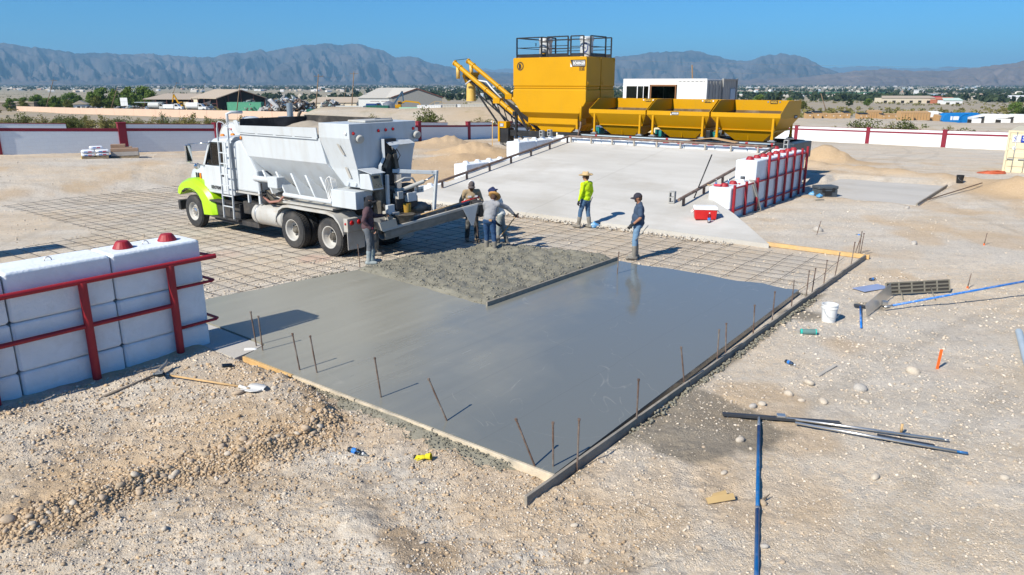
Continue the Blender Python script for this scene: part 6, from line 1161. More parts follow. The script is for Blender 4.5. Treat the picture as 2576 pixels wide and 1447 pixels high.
tb('side_box', MB().box(-1.98, -1.0, .62, 1.20, 1.40, 1.86), TW, .012); tb('box_latch', MB().box(-1.99, -1.981, .85, .93, 1.58, 1.7), INK); tb('side_pipe', MB().cyl((1.12, 1.16, 1.52), (-1.0, 1.16, 1.50), .065, .065, 12), TW, 0, 'auto')
tb('filter_tube', MB().cyl((2.62, 1.08, 1.86), (1.85, 1.08, 1.86), .085, .085, 14), TW, 0, 'auto'); tb('filter_box', MB().box(1.38, 1.84, .92, 1.20, 1.66, 1.98), TW, .02); tb('side_deck', MB().box(-1.0, 1.2, .5, 1.18, 1.28, 1.33), TWD)
for i, (pa, m_) in enumerate([([(2.4, 1.0, 1.3), (1.9, 1.12, 1.22), (1.4, 1.15, 1.30), (1.1, 1.16, 1.5)], M('hose_pink', (.35, .17, .13), .6)), ([(2.4, .9, 1.5), (2.0, 1.05, 1.42), (1.5, 1.0, 1.45), (1.0, 1.0, 1.4)], INK), ([(2.2, .8, 1.45), (1.7, 1.0, 1.38), (1.2, 1.05, 1.32), (.7, 1.0, 1.36)], TWD), ([(2.45, 1.0, 1.7), (2.3, 1.1, 1.3), (1.9, 1.1, 1.15), (1.3, 1.0, 1.2)], INK)]): tb('hose', MB().tube(pa, .035 if i == 0 else .018, 7), m_, 0, True)
tb('hydraulic_bank', MB().box(1.2, 2.4, .55, .9, 1.15, 1.5), GREASE, .02); tb('pump', MB().ell((2.35, .95, 1.2), .14, .12, .14), CHAS, 0, True)
for j in range(5):
    r_ = .15 + .012 * j; tb('hose_coil', MB().tube([(-.92 + r_ * .72 * math.cos(t_) + .012 * j, 1.0 + .035 * j + .02 * math.sin(3 * t_), 1.86 + r_ * 1.55 * math.sin(t_)) for t_ in np.linspace(0, 2 * PI, 26)], .013, 5, False), M('hose_white', (.72, .72, .70), .5), 0, True)
for x in (-1.42, -1.72): tb('clamp_lamp', MB().lathe([(0, 0), (.055, 0), (.045, .035), (0, .04)], (x, .93, 2.02), 12, (0, 1, 0)).box(x - .07, x + .07, .89, .93, 1.95, 2.09), TW, 0, 'auto')
# exhaust stack on the far side
tb('exhaust_stack', MB().cyl((3.62, -1.05, 1.2), (3.62, -1.05, 3.95), .10, .10, 16), M('stack_grey', (.34, .38, .41), .35, metal=.5), 0, 'auto'); tb('exhaust_tip', MB().tube([(3.15, -1.0, 3.1), (3.15, -1.0, 3.5), (3.10, -1.0, 3.62), (3.02, -1.0, 3.7)], .05, 8), GREASE, 0, True)
# ---------------------------------------------------------------- white tank truck parked behind the cab
tt = thing('tank_truck', 'white tank truck parked behind the mixer, mostly hidden by it', 'truck', (-13.0, 35.2, zg(-13.0, 35.2) - .08), R(50))
def ery(x, sy=1.25, sz=.88, zc=2.0, n=28): return [(x, sy * math.cos(2 * PI * k / n), zc + sz * math.sin(2 * PI * k / n)) for k in range(n)]
tn = MB().loft([ery(-.12, 1.0, .7), ery(0), ery(5.0), ery(5.15, 1.0, .7)]).build('tank', TW, tt, 'auto'); MB().loft([ery(-.03, 1.29, .92), ery(.05, 1.29, .92)]).build('end_ring', TWD, tn, 'auto')
for y in (.35, .2, .05): MB().lathe([(0, 0), (.05, 0), (.04, .02), (0, .025)], (-.13, y - .1, 2.57), 10, (-1, 0, 0)).build('rear_lamp', LENS, tt)
for z in (1.75, 1.5):
    for y in (.95, -.95): MB().lathe([(0, 0), (.09, 0), (.08, .03), (0, .035)], (-.1, y, z + .12), 12, (-1, 0, 0)).build('tail_lamp', LENS, tt)
MB().lathe([(.4, 0), (.38, .22), (.2, .28), (0, .29)], (1.0, .1, 2.83), 18).build('manhole', TW, tt, 'auto'); MB().tube([(-.05, .35, 2.75), (-.05, .35, 3.25), (.1, .2, 3.33), (.6, .1, 3.31)], .07, 8).build('fill_pipe', TW, tt, True); MB().box(2.6, 3.1, -.2, .25, 2.85, 3.05).build('top_box', STEEL, tt)
text(tt, 'REN', .3, (-.135, .65, 2.05), (0, -1, 0), (0, 0, 1), INK, .004); MB().box(-.14, -.13, -.1, .66, 1.95, 1.98).build('red_stripe', LENS, tt); MB().box(-.2, 7.6, -.45, .45, .8, 1.1).build('chassis', CHAS, tt); MB().box(5.6, 7.6, -1.1, 1.1, 1.0, 2.7).build('cab', TW, tt, False, .12)
for x in (.6, 6.9):
    for y in (-1, 1):
        wq = MB().lathe([(.3, -.13), (.5, -.13), (.52, 0), (.5, .13), (.3, .13)], (x, y * 1.0, .52), 24, (0, 1, 0), False).build('tyre', TYRE, tt, 'auto'); MB().lathe([(.3, 0), (.0, .03)], (x, y * 1.0, .52), 18, (0, y, 0)).build('rim', TWD, wq)
# ================================================================ people
SKIN = M('skin', (.48, .24, .15), .55, var=.08); SKIN2 = M('skin_tan', (.36, .17, .10), .55, var=.08); HAIR = M('hair_brown', (.06, .03, .015), .8, var=.3); BEARD = M('hair_auburn', (.13, .055, .02), .85, var=.3)
def cloth(n, c, dirt=.2, dc=(.42, .40, .36)): return M('cloth_' + n, c, .9, var=.14, scale=5, bump=.35, bscale=22, dirt=dirt, dcol=dc, dscale=4)
C_MAR = cloth('maroon', (.085, .045, .055), .15); C_BLK = cloth('black', (.012, .014, .02), .05); C_GRY = cloth('dark_grey', (.10, .115, .135), .35); C_TAN = cloth('tan', (.36, .27, .165), .1); C_GREY = cloth('grey', (.28, .285, .30), .1); C_DEN = cloth('denim', (.06, .13, .24), .2, (.25, .30, .36)); C_DENL = cloth('light_denim', (.16, .27, .40), .25, (.40, .45, .5)); C_DEND = cloth('dark_denim', (.02, .065, .16), .1); C_WHT = cloth('white', (.62, .64, .62), .25, (.40, .39, .36)); C_LIME = cloth('lime', (.52, .74, .005), .03); C_NAVY = cloth('navy', (.045, .075, .13), .05); C_RUB = M('rubber_boot', (.20, .185, .16), .7, var=.25, scale=6, dirt=.5, dcol=(.36, .34, .30)); C_BOOTB = M('boot_blue', (.20, .27, .30), .7, var=.2, dirt=.55, dcol=(.40, .40, .37)); C_GLV = cloth('glove_dark', (.02, .022, .028), .15); C_BRN = M('boot_brown', (.20, .15, .11), .8, dirt=.5); STRAW = M('straw', (.56, .40, .21), .8, var=.2, scale=14, bump=.3, bscale=60); STRAW2 = M('straw_amber', (.50, .27, .08), .75, var=.2, scale=14, bump=.3); CAPG = cloth('cap_grey', (.10, .085, .085), .05); CAPB = cloth('cap_blue_black', (.03, .03, .045), .02); HATN = cloth('hat_navy', (.012, .022, .085), .02); CAPW = cloth('cap_white', (.75, .76, .78), .0)
def blob(nm, prims, voxel, mat, parent, wr=0.0, seed=0, smooth=4):
    mb = MB()
    for q_ in prims:
        if q_[0] == 'c':
            _, p0, p1, r0, r1 = q_; p0 = Vector(p0); p1 = Vector(p1); d_ = (p1 - p0)
            if d_.length < 1e-4: continue
            d_.normalize(); pts = []; rs = []
            for t_ in (-88, -55, -25): pts.append(p0 + d_ * r0 * math.sin(R(t_))); rs.append(r0 * math.cos(R(t_)))
            pts += [p0, p1]; rs += [r0, r1]
            for t_ in (25, 55, 88): pts.append(p1 + d_ * r1 * math.sin(R(t_))); rs.append(r1 * math.cos(R(t_)))
            mb.tube(pts, rs, 12)
        else: mb.ell(q_[1], *q_[2], 16, 10, q_[3] if len(q_) > 3 else None)
    me = mb.mesh(nm); tmp = bpy.data.objects.new('tmp', me); COL.objects.link(tmp); rm = tmp.modifiers.new('r', 'REMESH'); rm.mode = 'VOXEL'; rm.voxel_size = voxel
    sm = tmp.modifiers.new('s', 'SMOOTH'); sm.factor = .5; sm.iterations = smooth
    m2 = bpy.data.meshes.new_from_object(tmp.evaluated_get(bpy.context.evaluated_depsgraph_get())); bpy.data.objects.remove(tmp); bpy.data.meshes.remove(me); m2.name = nm
    if wr:
        n = len(m2.vertices); co_ = np.empty(n * 3, np.float32); m2.vertices.foreach_get('co', co_); no = np.empty(n * 3, np.float32); m2.vertices.foreach_get('normal', no); co_ = co_.reshape(-1, 3); no = no.reshape(-1, 3)
        k = fbm(co_[:, 0] * 9 + co_[:, 2] * 7 + seed, co_[:, 1] * 9 - co_[:, 2] * 11, 3, seed) - .5; k2 = 1 - 2 * np.abs(fbm(co_[:, 2] * 14 + co_[:, 1] * 6 + seed, co_[:, 0] * 7 + 3, 2, seed + 3) - .5) - .6
        co_ = co_ + no * (wr * (k * 1.6 + k2 * .7))[:, None]; m2.vertices.foreach_set('co', co_.ravel()); m2.update()
    m2.materials.clear(); return link(nm, m2, mat, parent, True)
def hand(pr, wr_, el_, s, curl=.5, side=1):
    w_ = Vector(wr_); d_ = (w_ - Vector(el_)).normalized(); d0, a, b_ = _frame(d_, (0, 1, 0)); pm = w_ + d_ * .05 * s; pr.append(('c', w_, w_ + d_ * .075 * s, .028 * s, .034 * s))
    for k in range(4):
        base = w_ + d_ * .085 * s + a * (k - 1.5) * .021 * s; L = (.036, .042, .04, .032)[k] * s; mid = base + d_ * L * .8 + b_ * -curl * L * .6; pr.append(('c', base, mid, .0105 * s, .0095 * s)); pr.append(('c', mid, mid + (d_ * (1 - curl) - b_ * curl).normalized() * L * .8, .0095 * s, .008 * s))
    tb_ = w_ + d_ * .035 * s + a * -.03 * s; pr.append(('c', tb_, tb_ + (d_ * .6 - a * .6 - b_ * .3).normalized() * .045 * s, .012 * s, .010 * s))
def person(label, loc, yaw, h=1.78, lean=0, pel=(0, 0), feet=((0, .12), (0, -.12)), knee=(.03, .03), Larm=None, Rarm=None, head=(0, 0), shirt=C_GREY, sleeve='long', pants=C_DEN, boots=C_RUB, boot_h=.34, gloves=None, hat=None, hair=None, beard=None, skin=SKIN, hood=None, seed=1, fat=0.0, foot_yaw=(0.15, -.15), pz=.95, sit=False):
    s = h / 1.78; root = thing('person', label, 'person', loc, yaw); Ry = Matrix.Rotation(R(lean), 3, 'Y'); P = Vector((pel[0], pel[1], pz)) * s; u_ = Ry @ Vector((0, 0, 1))
    sh_ = P + u_ * .47 * s; sl = sh_ + Vector((0, .185, 0)) * s; sr = sh_ - Vector((0, .185, 0)) * s
    Larm = Larm or ((.0, .26, 1.15), (.06, .27, .90)); Rarm = Rarm or ((.0, -.26, 1.15), (.06, -.27, .90))
    EL, WL = Vector(Larm[0]) * s, Vector(Larm[1]) * s; ER, WR_ = Vector(Rarm[0]) * s, Vector(Rarm[1]) * s
    hips = [P + Vector((0, .09, -.02)) * s, P + Vector((0, -.09, -.02)) * s]; ank = [Vector((*feet[0], .09)) * s, Vector((*feet[1], .09)) * s]
    kn = [(hips[i] + ank[i]) / 2 + Vector((knee[i] if not sit else .42, 0, .02 if not sit else .12)) * s for i in (0, 1)]
    toes = [ank[i] + Vector((.17 * math.cos(foot_yaw[i]), .17 * math.sin(foot_yaw[i]), -.045)) * s for i in (0, 1)]; heel = [ank[i] + Vector((-.04, 0, -.045)) * s for i in (0, 1)]
    Rh = Ry @ Matrix.Rotation(R(head[1]), 3, 'Z') @ Matrix.Rotation(R(head[0]), 3, 'Y'); nb = P + u_ * .52 * s; hc = nb + Rh @ Vector((.025, 0, .175)) * s
    def hp(x, y, z): return hc + Rh @ Vector((x, y, z)) * s
    E3 = lambda a, b, c_: (a * s, b * s, c_ * s)
    body = [('e', P, E3(.115, .155, .115), Ry), ('e', P + u_ * .17 * s, E3(.105 + fat, .145 + fat * .5, .15), Ry), ('e', P + u_ * .35 * s, E3(.118, .165, .17), Ry), ('c', sl, sr, .065 * s, .065 * s), ('c', nb - u_ * .05 * s, hc - Rh @ Vector((.01, 0, .04)) * s, .056 * s, .054 * s), ('e', hp(0, 0, .02), E3(.10, .078, .105), Rh), ('e', hp(.025, 0, -.05), E3(.068, .06, .07), Rh), ('e', hp(.098, 0, -.012), E3(.022, .014, .024), Rh), ('e', hp(-.005, .078, -.005), E3(.02, .012, .032), Rh), ('e', hp(-.005, -.078, -.005), E3(.02, .012, .032), Rh), ('e', hp(.085, 0, .03), E3(.018, .055, .012), Rh), ('e', hp(.082, 0, -.075), E3(.018, .028, .012), Rh)]
    for sh0, e_, w_ in ((sl, EL, WL), (sr, ER, WR_)): body += [('c', sh0, e_, .052 * s, .042 * s), ('c', e_, w_, .042 * s, .029 * s)]; hand(body, w_, e_, s, .55)
    for i in (0, 1): body += [('c', hips[i], kn[i], .082 * s, .056 * s), ('c', kn[i], ank[i], .056 * s, .04 * s), ('c', heel[i], toes[i], .042 * s, .036 * s)]
    blob('body', body, .0115, skin, root, 0, seed, 3)
    sh2 = [('e', P + u_ * .03 * s, E3(.138 + fat, .182, .13), Ry), ('e', P + u_ * .17 * s, E3(.128 + fat, .172 + fat * .4, .17), Ry), ('e', P + u_ * .35 * s, E3(.140, .190, .18), Ry), ('c', sl, sr, .084 * s, .084 * s), ('c', nb - u_ * .06 * s, nb + u_ * .02 * s, .075 * s, .068 * s)]
    for sh0, e_, w_ in ((sl, EL, WL), (sr, ER, WR_)):
        if sleeve == 'long': sh2 += [('c', sh0, e_, .074 * s, .060 * s), ('c', e_, w_ + (e_ - w_) * .1, .060 * s, .043 * s)]
        else: sh2 += [('c', sh0, sh0 + (e_ - sh0) * .72, .078 * s, .070 * s)]
    blob('shirt', sh2, .014, shirt, root, .011, seed + 1)
    pt_ = [('e', P - u_ * .02 * s, E3(.128 + fat * .6, .172, .12), Ry)]
    for i in (0, 1): lo = ank[i] + Vector((0, 0, .02)) * s if boot_h < .2 else ank[i] + (kn[i] - ank[i]) * .62; pt_ += [('c', hips[i], kn[i], .100 * s, .073 * s), ('c', kn[i], lo, .073 * s, .064 * s)]
    blob('trousers', pt_, .014, pants, root, .010, seed + 2)
    for i in (0, 1):
        tp = ank[i] + (kn[i] - ank[i]).normalized() * (boot_h - .09) * s
        blob('boot', [('c', tp, ank[i], .072 * s if boot_h > .2 else .06 * s, .056 * s), ('c', heel[i] + Vector((0, 0, .012)), toes[i] + Vector((.02 * s, 0, .008)), .055 * s, .046 * s)], .013, boots, root, .004, seed + 3)
    if gloves:
        for e_, w_ in ((EL, WL), (ER, WR_)):
            pr = [('c', w_ + (e_ - w_) * .14, w_, .044 * s, .036 * s)]; hand(pr, w_, e_, s * 1.12, .55); blob('glove', pr, .010, gloves, root, .002, seed, 2)
    for y in (.032, -.032): MB().ell(hp(.090, y, .008), .012 * s, .013 * s, .009 * s, 8, 6, Rh).build('eye', M('eye_dark', (.02, .012, .01), .2), root, True)
    Mh = Matrix.Translation(hc) @ Rh.to_4x4() @ Matrix.Scale(s, 4)
    def hpart(nm, mb, mat, smooth='auto'):
        me = mb.mesh(nm); me.transform(Mh); return link(nm, me, mat, root, smooth)
    def dome(rx, ry, rz, z0, a0=0, a1=2 * PI, n=22, m_=7, sg=1.0):
        mb = MB(); rows_ = []
        for i in range(m_ + 1):
            t_ = PI / 2 * i / m_ * .98; rows_.append([(rx * math.cos(t_) * math.cos(a), ry * math.cos(t_) * math.sin(a), z0 + rz * math.sin(t_)) for a in np.linspace(a0, a1, n)])
        vs_ = [q_ for r_ in rows_ for q_ in r_]; fs = [(i * n + k, i * n + k + 1, (i + 1) * n + k + 1, (i + 1) * n + k) for i in range(m_) for k in range(n - 1)]; return mb.add(vs_, fs)
    if hair: 
        blob_ = [('e', hp(-.02, 0, .03), E3(.098, .088, .10), Rh)] + ([('e', hp(-.05, .0, -.09), E3(.055, .095, .12), Rh)] if hair == 'long' else [('e', hp(-.045, 0, -.03), E3(.062, .078, .06), Rh)]); blob('hair', blob_, .012, BEARD if beard else HAIR, root, .006, seed)
    if beard: blob('beard', [('e', hp(.05, 0, -.085), E3(.052, .062, .06), Rh), ('e', hp(.05, 0, -.13), E3(.035, .045, .05), Rh)], .011, BEARD, root, .006, seed)
    if hat in ('straw', 'straw2'):
        m_ = STRAW if hat == 'straw' else STRAW2; rings = []
        for r_, z in ((.095, .06), (.14, .052), (.19, .058), (.215, .075), (.19, .050), (.14, .044), (.095, .052)): kb = 1 if hat == 'straw' else .82; rings.append([(r_ * kb * 1.12 * math.cos(a), r_ * kb * math.sin(a), z + .028 * (abs(math.sin(a)) ** 2) * (r_ - .095) / .12) for a in np.linspace(0, 2 * PI, 29)[:-1]])
        hpart('hat_brim', MB().loft(rings, False), m_, True); cr = []
        for r_, z in ((.102, .05), (.100, .10), (.092, .145), (.075, .17), (.04, .165), (.001, .155)): cr.append([(r_ * 1.12 * math.cos(a), r_ * .95 * math.sin(a) * (1 - .25 * (z > .14)), z + .012 * math.cos(2 * a) * (z > .12)) for a in np.linspace(0, 2 * PI, 25)[:-1]])
        hpart('hat_crown', MB().loft(cr, False), m_, True)
    if hat in ('trucker', 'cap', 'capb'):
        f_ = {'trucker': CAPG, 'cap': C_BLK, 'capb': CAPB}[hat]; bk = CAPW if hat == 'trucker' else f_
        hpart('cap_front', dome(.118, .092, .115, .025, -PI * .42, PI * .42), f_, True); hpart('cap_back', dome(.118, .092, .113, .025, PI * .42, PI * 1.58), bk, True)
        vz = MB(); rows_ = []
        for r_, z in ((.105, .040), (.15, .040), (.19, .026)): rows_.append([((r_ + .012) * math.cos(a) * 1.0, r_ * math.sin(a) * .62, z - .045 * math.sin(a) ** 2) for a in np.linspace(-1.15, 1.15, 13)])
        n = 13; vs_ = [q_ for r_ in rows_ for q_ in r_]; vs_ += [(a, b_, c_ - .006) for a, b_, c_ in vs_]; k = n * 3; fs = [(i * n + j, i * n + j + 1, (i + 1) * n + j + 1, (i + 1) * n + j) for i in (0, 1) for j in range(n - 1)]; fs += [tuple(x + k for x in f2_[::-1]) for f2_ in fs] + [(2 * n + j, 2 * n + j + 1, 2 * n + j + 1 + k, 2 * n + j + k) for j in range(n - 1)]
        hpart('cap_visor', vz.add(vs_, fs), f_, False)
    if hat == 'bucket':
        rings = [[(r_ * 1.1 * math.cos(a), r_ * math.sin(a), z) for a in np.linspace(0, 2 * PI, 25)[:-1]] for r_, z in ((.165, .0), (.14, .02), (.105, .05), (.10, .10), (.088, .14), (.05, .152), (.001, .153))]; hpart('bucket_hat', MB().loft(rings, False), HATN, True)
    if hood: blob('hood', [('e', hp(-.015, 0, -.03), E3(.105, .094, .10), Rh), ('c', nb - u_ * .02 * s, nb + u_ * .1 * s, .10 * s, .088 * s), ('e', hp(.055, 0, -.06), E3(.058, .066, .062), Rh)], .013, hood, root, .008, seed)
    return root
def gz(u, v, z=0.0): g = G(u, v, z); g.z = z; return g
p1 = person('man in dark maroon hooded jacket and black cap at the truck tail', gz(930, 664, .03), R(8), 1.80, 2, feet=((.08, .11), (-.02, -.12)), Rarm=((-.09, -.27, 1.17), (.10, -.22, .95)), Larm=((.14, .24, 1.20), (.40, .20, 1.22)), head=(10, -8), shirt=C_MAR, pants=C_GRY, boots=C_BOOTB, gloves=C_GLV, hat='cap', hood=C_BLK, seed=11, fat=.03)
MB().ell((.105, -.205, .97), .05, .055, .035).build('cuff', cloth('cuff_red', (.25, .02, .04), 0), p1, True)
person('man in white backed trucker cap half hidden behind the hooded man', gz(944, 640, .0), R(-5), 1.80, 4, Rarm=((.22, -.25, 1.28), (.48, -.20, 1.34)), Larm=((.1, .26, 1.15), (.3, .2, 1.1)), head=(12, -10), shirt=C_BLK, sleeve='short', pants=C_GRY, boots=C_RUB, hat='trucker', hair='short', seed=23)
pb = person('bearded man in tan work jacket and trucker cap behind the chute', gz(1187, 607), R(-72), 1.86, 3, feet=((.05, .13), (-.06, -.13)), Larm=((.05, .28, 1.17), (.20, .17, 1.0)), Rarm=((-.04, -.29, 1.17), (.05, -.27, .90)), head=(20, -15), shirt=C_TAN, pants=cloth('charcoal', (.035, .037, .04), .35), boots=C_BRN, boot_h=.16, gloves=C_GLV, hat='trucker', hair='long', beard=True, seed=31, fat=.045)
for y, wd in ((.10, .045), (-.10, .055)): MB().box(.168, .180, y - wd, y + wd, 1.345, 1.395).build('name_patch', CAPW, pb)
pg = person('stooping man in grey shirt and amber straw hat, seen from behind', gz(1234, 637, .08), R(72), 1.74, 27, pel=(-.10, 0), feet=((.02, .13), (-.06, -.14)), Rarm=((.36, -.36, 1.25), (.50, -.52, 1.05)), Larm=((.22, .20, 1.05), (.30, -.08, .80)), head=(22, 0), shirt=C_GREY, pants=C_DEND, boots=C_RUB, gloves=C_GLV, hat='straw2', hair='short', seed=41, fat=.04, skin=SKIN2)
MB().box(-.245, -.238, -.12, -.04, .93, .985).build('leather_patch', M('patch_tan', (.42, .24, .10), .7), pg)
person('man in white shirt and navy bucket hat behind the grey shirted man', gz(1264, 620, .03), R(172), 1.74, 12, pel=(.05, 0), feet=((.12, .12), (-.12, -.12)), Larm=((.18, .26, 1.18), (.38, .22, 1.04)), Rarm=((.26, -.22, 1.24), (.52, -.16, 1.20)), head=(25, -20), shirt=C_WHT, pants=cloth('grey_green', (.22, .25, .25), .4), boots=C_RUB, hat='bucket', hair='short', seed=53, skin=SKIN2)
person('man in lime shirt and wide straw hat standing on the rebar', gz(1471, 574), R(135), 1.80, -2, feet=((.16, .14), (-.08, -.13)), Larm=((-.03, .27, 1.16), (.04, .29, .90)), Rarm=((-.02, -.27, 1.16), (.08, -.26, .92)), head=(5, 20), shirt=C_LIME, pants=C_DEN, boots=C_RUB, gloves=C_GLV, hat='straw', hair='short', seed=61, fat=.02)
person('man in navy T-shirt and dark cap standing by the wet slab', gz(1599, 652), R(176), 1.80, -4, feet=((.06, .11), (-.02, -.12)), Larm=((-.04, .27, 1.15), (.16, .20, .95)), Rarm=((-.10, -.24, 1.16), (.08, -.20, .95)), head=(14, 0), shirt=C_NAVY, sleeve='short', pants=C_DENL, boots=C_RUB, boot_h=.36, gloves=C_GLV, hat='capb', hair='short', skin=SKIN2, seed=73, fat=.045)
dv = W(7.2 - .5, 12.4 + 4.15, 0); person('driver in yellow vest seated in the mixer truck cab', Vector((dv.x, dv.y, .82)), TH + PI / 2, 1.75, -6, pel=(.05, 0), pz=.82, feet=((.55, .15), (.55, -.15)), sit=True, Larm=((.25, .24, 1.02), (.50, .15, 1.2)), Rarm=((.25, -.24, 1.02), (.50, -.15, 1.2)), shirt=C_LIME, pants=C_GRY, boots=C_BRN, boot_h=.16, hat='capb', hair='short', seed=83)
# tools in hands
WOODH = M('tool_wood', (.55, .36, .17), .7, var=.2, scale=8, bump=.1); BLADE = M('tool_steel', (.34, .34, .33), .45, metal=.6, var=.2, dirt=.4, dcol=(.45, .42, .36))
def shovel(label, grip, tip, dhandle=True, mat=WOODH, blade=BLADE, bw=.13, bl=.3, roll=0.0):
    grip = Vector(grip); tip = Vector(tip); d_ = (tip - grip).normalized(); L = (tip - grip).length; r_ = thing('shovel', label, 'shovel', tip); r_.rotation_euler = d_.to_track_quat('X', 'Z').to_euler()
    MB().tube([(-L, 0, 0), (-bl - .05, 0, 0)], .017, 8).build('shaft', mat, r_, True)
    if dhandle: MB().tube([(-L + .06, 0, 0), (-L, .05, 0), (-L - .06, .055, 0), (-L - .09, 0, 0), (-L - .06, -.055, 0), (-L, -.05, 0), (-L + .06, 0, 0)], .013, 6).build('grip', INK, r_, True)
    rows_ = []
    for x, w_ in ((-bl, .10), (-bl * .8, bw), (-bl * .3, bw), (-bl * .08, bw * .7), (0, .02)): rows_.append([(x, w_ * k, .03 * (1 - (k) ** 2) * -1 + .015) for k in (-1, -.5, 0, .5, 1)])
    vs_ = [q_ for r2_ in rows_ for q_ in r2_]; fs = [(i * 5 + j, i * 5 + j + 1, (i + 1) * 5 + j + 1, (i + 1) * 5 + j) for i in range(4) for j in range(4)]
    o = MB().add(vs_, fs).tube([(-bl - .12, 0, -.0), (-bl + .05, 0, -.012)], .022, 8).build('blade', blade, r_, True); sd = o.modifiers.new('solid', 'SOLIDIFY'); sd.thickness = .004
    return r_
g0 = gz(1234, 637, .08); cy_, sy_ = math.cos(R(72)), math.sin(R(72))
def loc2(x, y, z): return Vector((g0.x + (x * cy_ - y * sy_) * .978, g0.y + (x * sy_ + y * cy_) * .978, g0.z + z * .978))
shovel('wooden shovel held by the man in the grey shirt', loc2(.55, -.58, 1.0), loc2(.72, .16, .08))
sk = G(1600, 652); sl_ = MB().tube([(0, 0, 0), (.33, 0.03, .40)], .012, 6); o = sl_.build('screed_stick', BLADE, None, True); o.location = (sk.x - .08, sk.y - .18, .55); tag(o, 'pale stick tucked under the arm of the man in the navy T-shirt', 'stick')
sk = gz(1471, 574); o = MB().tube([(-.07, 0, -.36), (.10, 0, .12)], .012, 6).build('steel_rod', RUST, None, True); o.location = (sk.x + .145, sk.y + .27, .86); tag(o, 'dark rod in the hand of the man in the lime shirt', 'rod')
cg0 = tk.matrix_world if False else None
def tkw(x, y, z): return W(7.2 - y, 12.4 + x, z)
sh_g = tkw(*(cpt(1.06, -.12, .22))); sh_t = tkw(*(cpt(.30, .02, .20))); rr_ = thing('chute_shovel', 'shovel with red grip lying along the chute', 'shovel', sh_t); dd_ = (sh_g - sh_t); rr_.rotation_euler = dd_.to_track_quat('X', 'Z').to_euler(); L = dd_.length
MB().tube([(.3, 0, 0), (L * .72, 0, 0)], .018, 8).build('shaft', WOODH, rr_, True); MB().tube([(L * .72, 0, 0), (L, 0, 0)], .021, 8).build('grip', M('grip_red', (.55, .03, .03), .5), rr_, True); MB().tube([(.0, 0, 0), (.3, 0, 0)], .02, 8).build('blade', BLADE, rr_, True)
# ================================================================ boundary walls and everything beyond
FW = M('wall_white', (.80, .80, .79), .85, var=.05, scale=1.5, bump=.3, bscale=10); FRED = M('wall_red', (.22, .012, .03), .7, var=.12)
m, t, p, out = nodes_of('wall_white_cmu'); co = coords(t, False); br = nd(t, 'TexBrick', Scale=2.5); br.inputs['Color1'].default_value = (.72, .77, .81, 1); br.inputs['Color2'].default_value = (.70, .75, .79, 1); br.inputs['Mortar'].default_value = (.63, .67, .71, 1); br.inputs['Mortar Size'].default_value = .012; br.inputs['Brick Width'].default_value = 1.0; br.inputs['Row Height'].default_value = .5
sx0 = nd(t, 'SeparateXYZ'); t.links.new(co, sx0.inputs[0]); cb0 = nd(t, 'CombineXYZ'); t.links.new(sx0.outputs[0], cb0.inputs[0]); t.links.new(sx0.outputs[2], cb0.inputs[1]); t.links.new(cb0.outputs[0], br.inputs['Vector']); t.links.new(br.outputs['Color'], p.inputs['Base Color']); p.inputs['Roughness'].default_value = .85
bp = nd(t, 'Bump', Strength=.35, Distance=.01); t.links.new(br.outputs['Fac'], bp.inputs['Height']); bp.invert = True; t.links.new(bp.outputs[0], p.inputs['Normal']); CMU = m
def bwall(label, pts, tops):
    base = Vector((*pts[0], 0)); root = thing('boundary_wall', label, 'wall', base)
    for i, (x, y) in enumerate(pts):
        z = zg(x, y); nx = pts[min(i + 1, len(pts) - 1)]; pv = pts[max(i - 1, 0)]; a = math.atan2(nx[1] - pv[1], nx[0] - pv[0])
        MB().box(-.22, .22, -.16, .16, z - .4, z + 1.68).box(-.25, .25, -.19, .19, z + 1.68, z + 1.74).build('post', FRED, root, False, .01, Vector((x, y, 0)) - base, a)
    for i in range(len(pts) - 1):
        (x0, y0), (x1, y1) = pts[i], pts[i + 1]; L = math.dist(pts[i], pts[i + 1]); a = math.atan2(y1 - y0, x1 - x0); z0 = zg(x0, y0); z1 = zg(x1, y1); zl = min(z0, z1) - .5; loc_ = Vector((x0, y0, 0)) - base; zt0 = z0 + 1.22; zt1 = z1 + 1.22
        def quadbox(s0, s1, zb0, zb1, za0, za1, th): return MB().add([(s0, -th, zb0), (s1, -th, zb1), (s1, th, zb1), (s0, th, zb0), (s0, -th, za0), (s1, -th, za1), (s1, th, za1), (s0, th, za0)], [(0, 3, 2, 1), (4, 5, 6, 7), (0, 1, 5, 4), (1, 2, 6, 5), (2, 3, 7, 6), (3, 0, 4, 7)])
        quadbox(.22, L - .22, zl, zl, zt0, zt1, .10).build('panel', CMU, root, False, 0, loc_, a); quadbox(.22, L - .22, zt0, zt1, zt0 + .17, zt1 + .17, .104).build('red_band', FRED, root, False, 0, loc_, a)
        f_ = tops[i % len(tops)]
        if f_ > 0: k1 = .22 + (L - .44) * f_; zk = zt0 + .17 + (zt1 - zt0) * f_; quadbox(.22, k1, zt0 + .17, zk, zt0 + .40, zk + .23, .10).build('top_course', CMU, root, False, 0, loc_, a); quadbox(.22, k1, zt0 + .40, zk + .23, zt0 + .425, zk + .255, .11).build('cap', FRED, root, False, 0, loc_, a)
    return root
bwall('long white boundary wall with red posts in shade, left of the truck', [(-37.0, 31.5), (-32.4, 35.9), (-27.5, 40.0), (-22.7, 43.9), (-18.6, 47.6), (-15.2, 54.0), (-11.8, 60.5), (-8.3, 67), (-4.3, 74), (-.2, 81), (4, 88.2), (8.2, 95.5), (12.6, 103), (17.0, 111)], [.55, .55, .55, 1.0, 1.0, .6, .55, .55, .55, .6, .55, .6, .5])
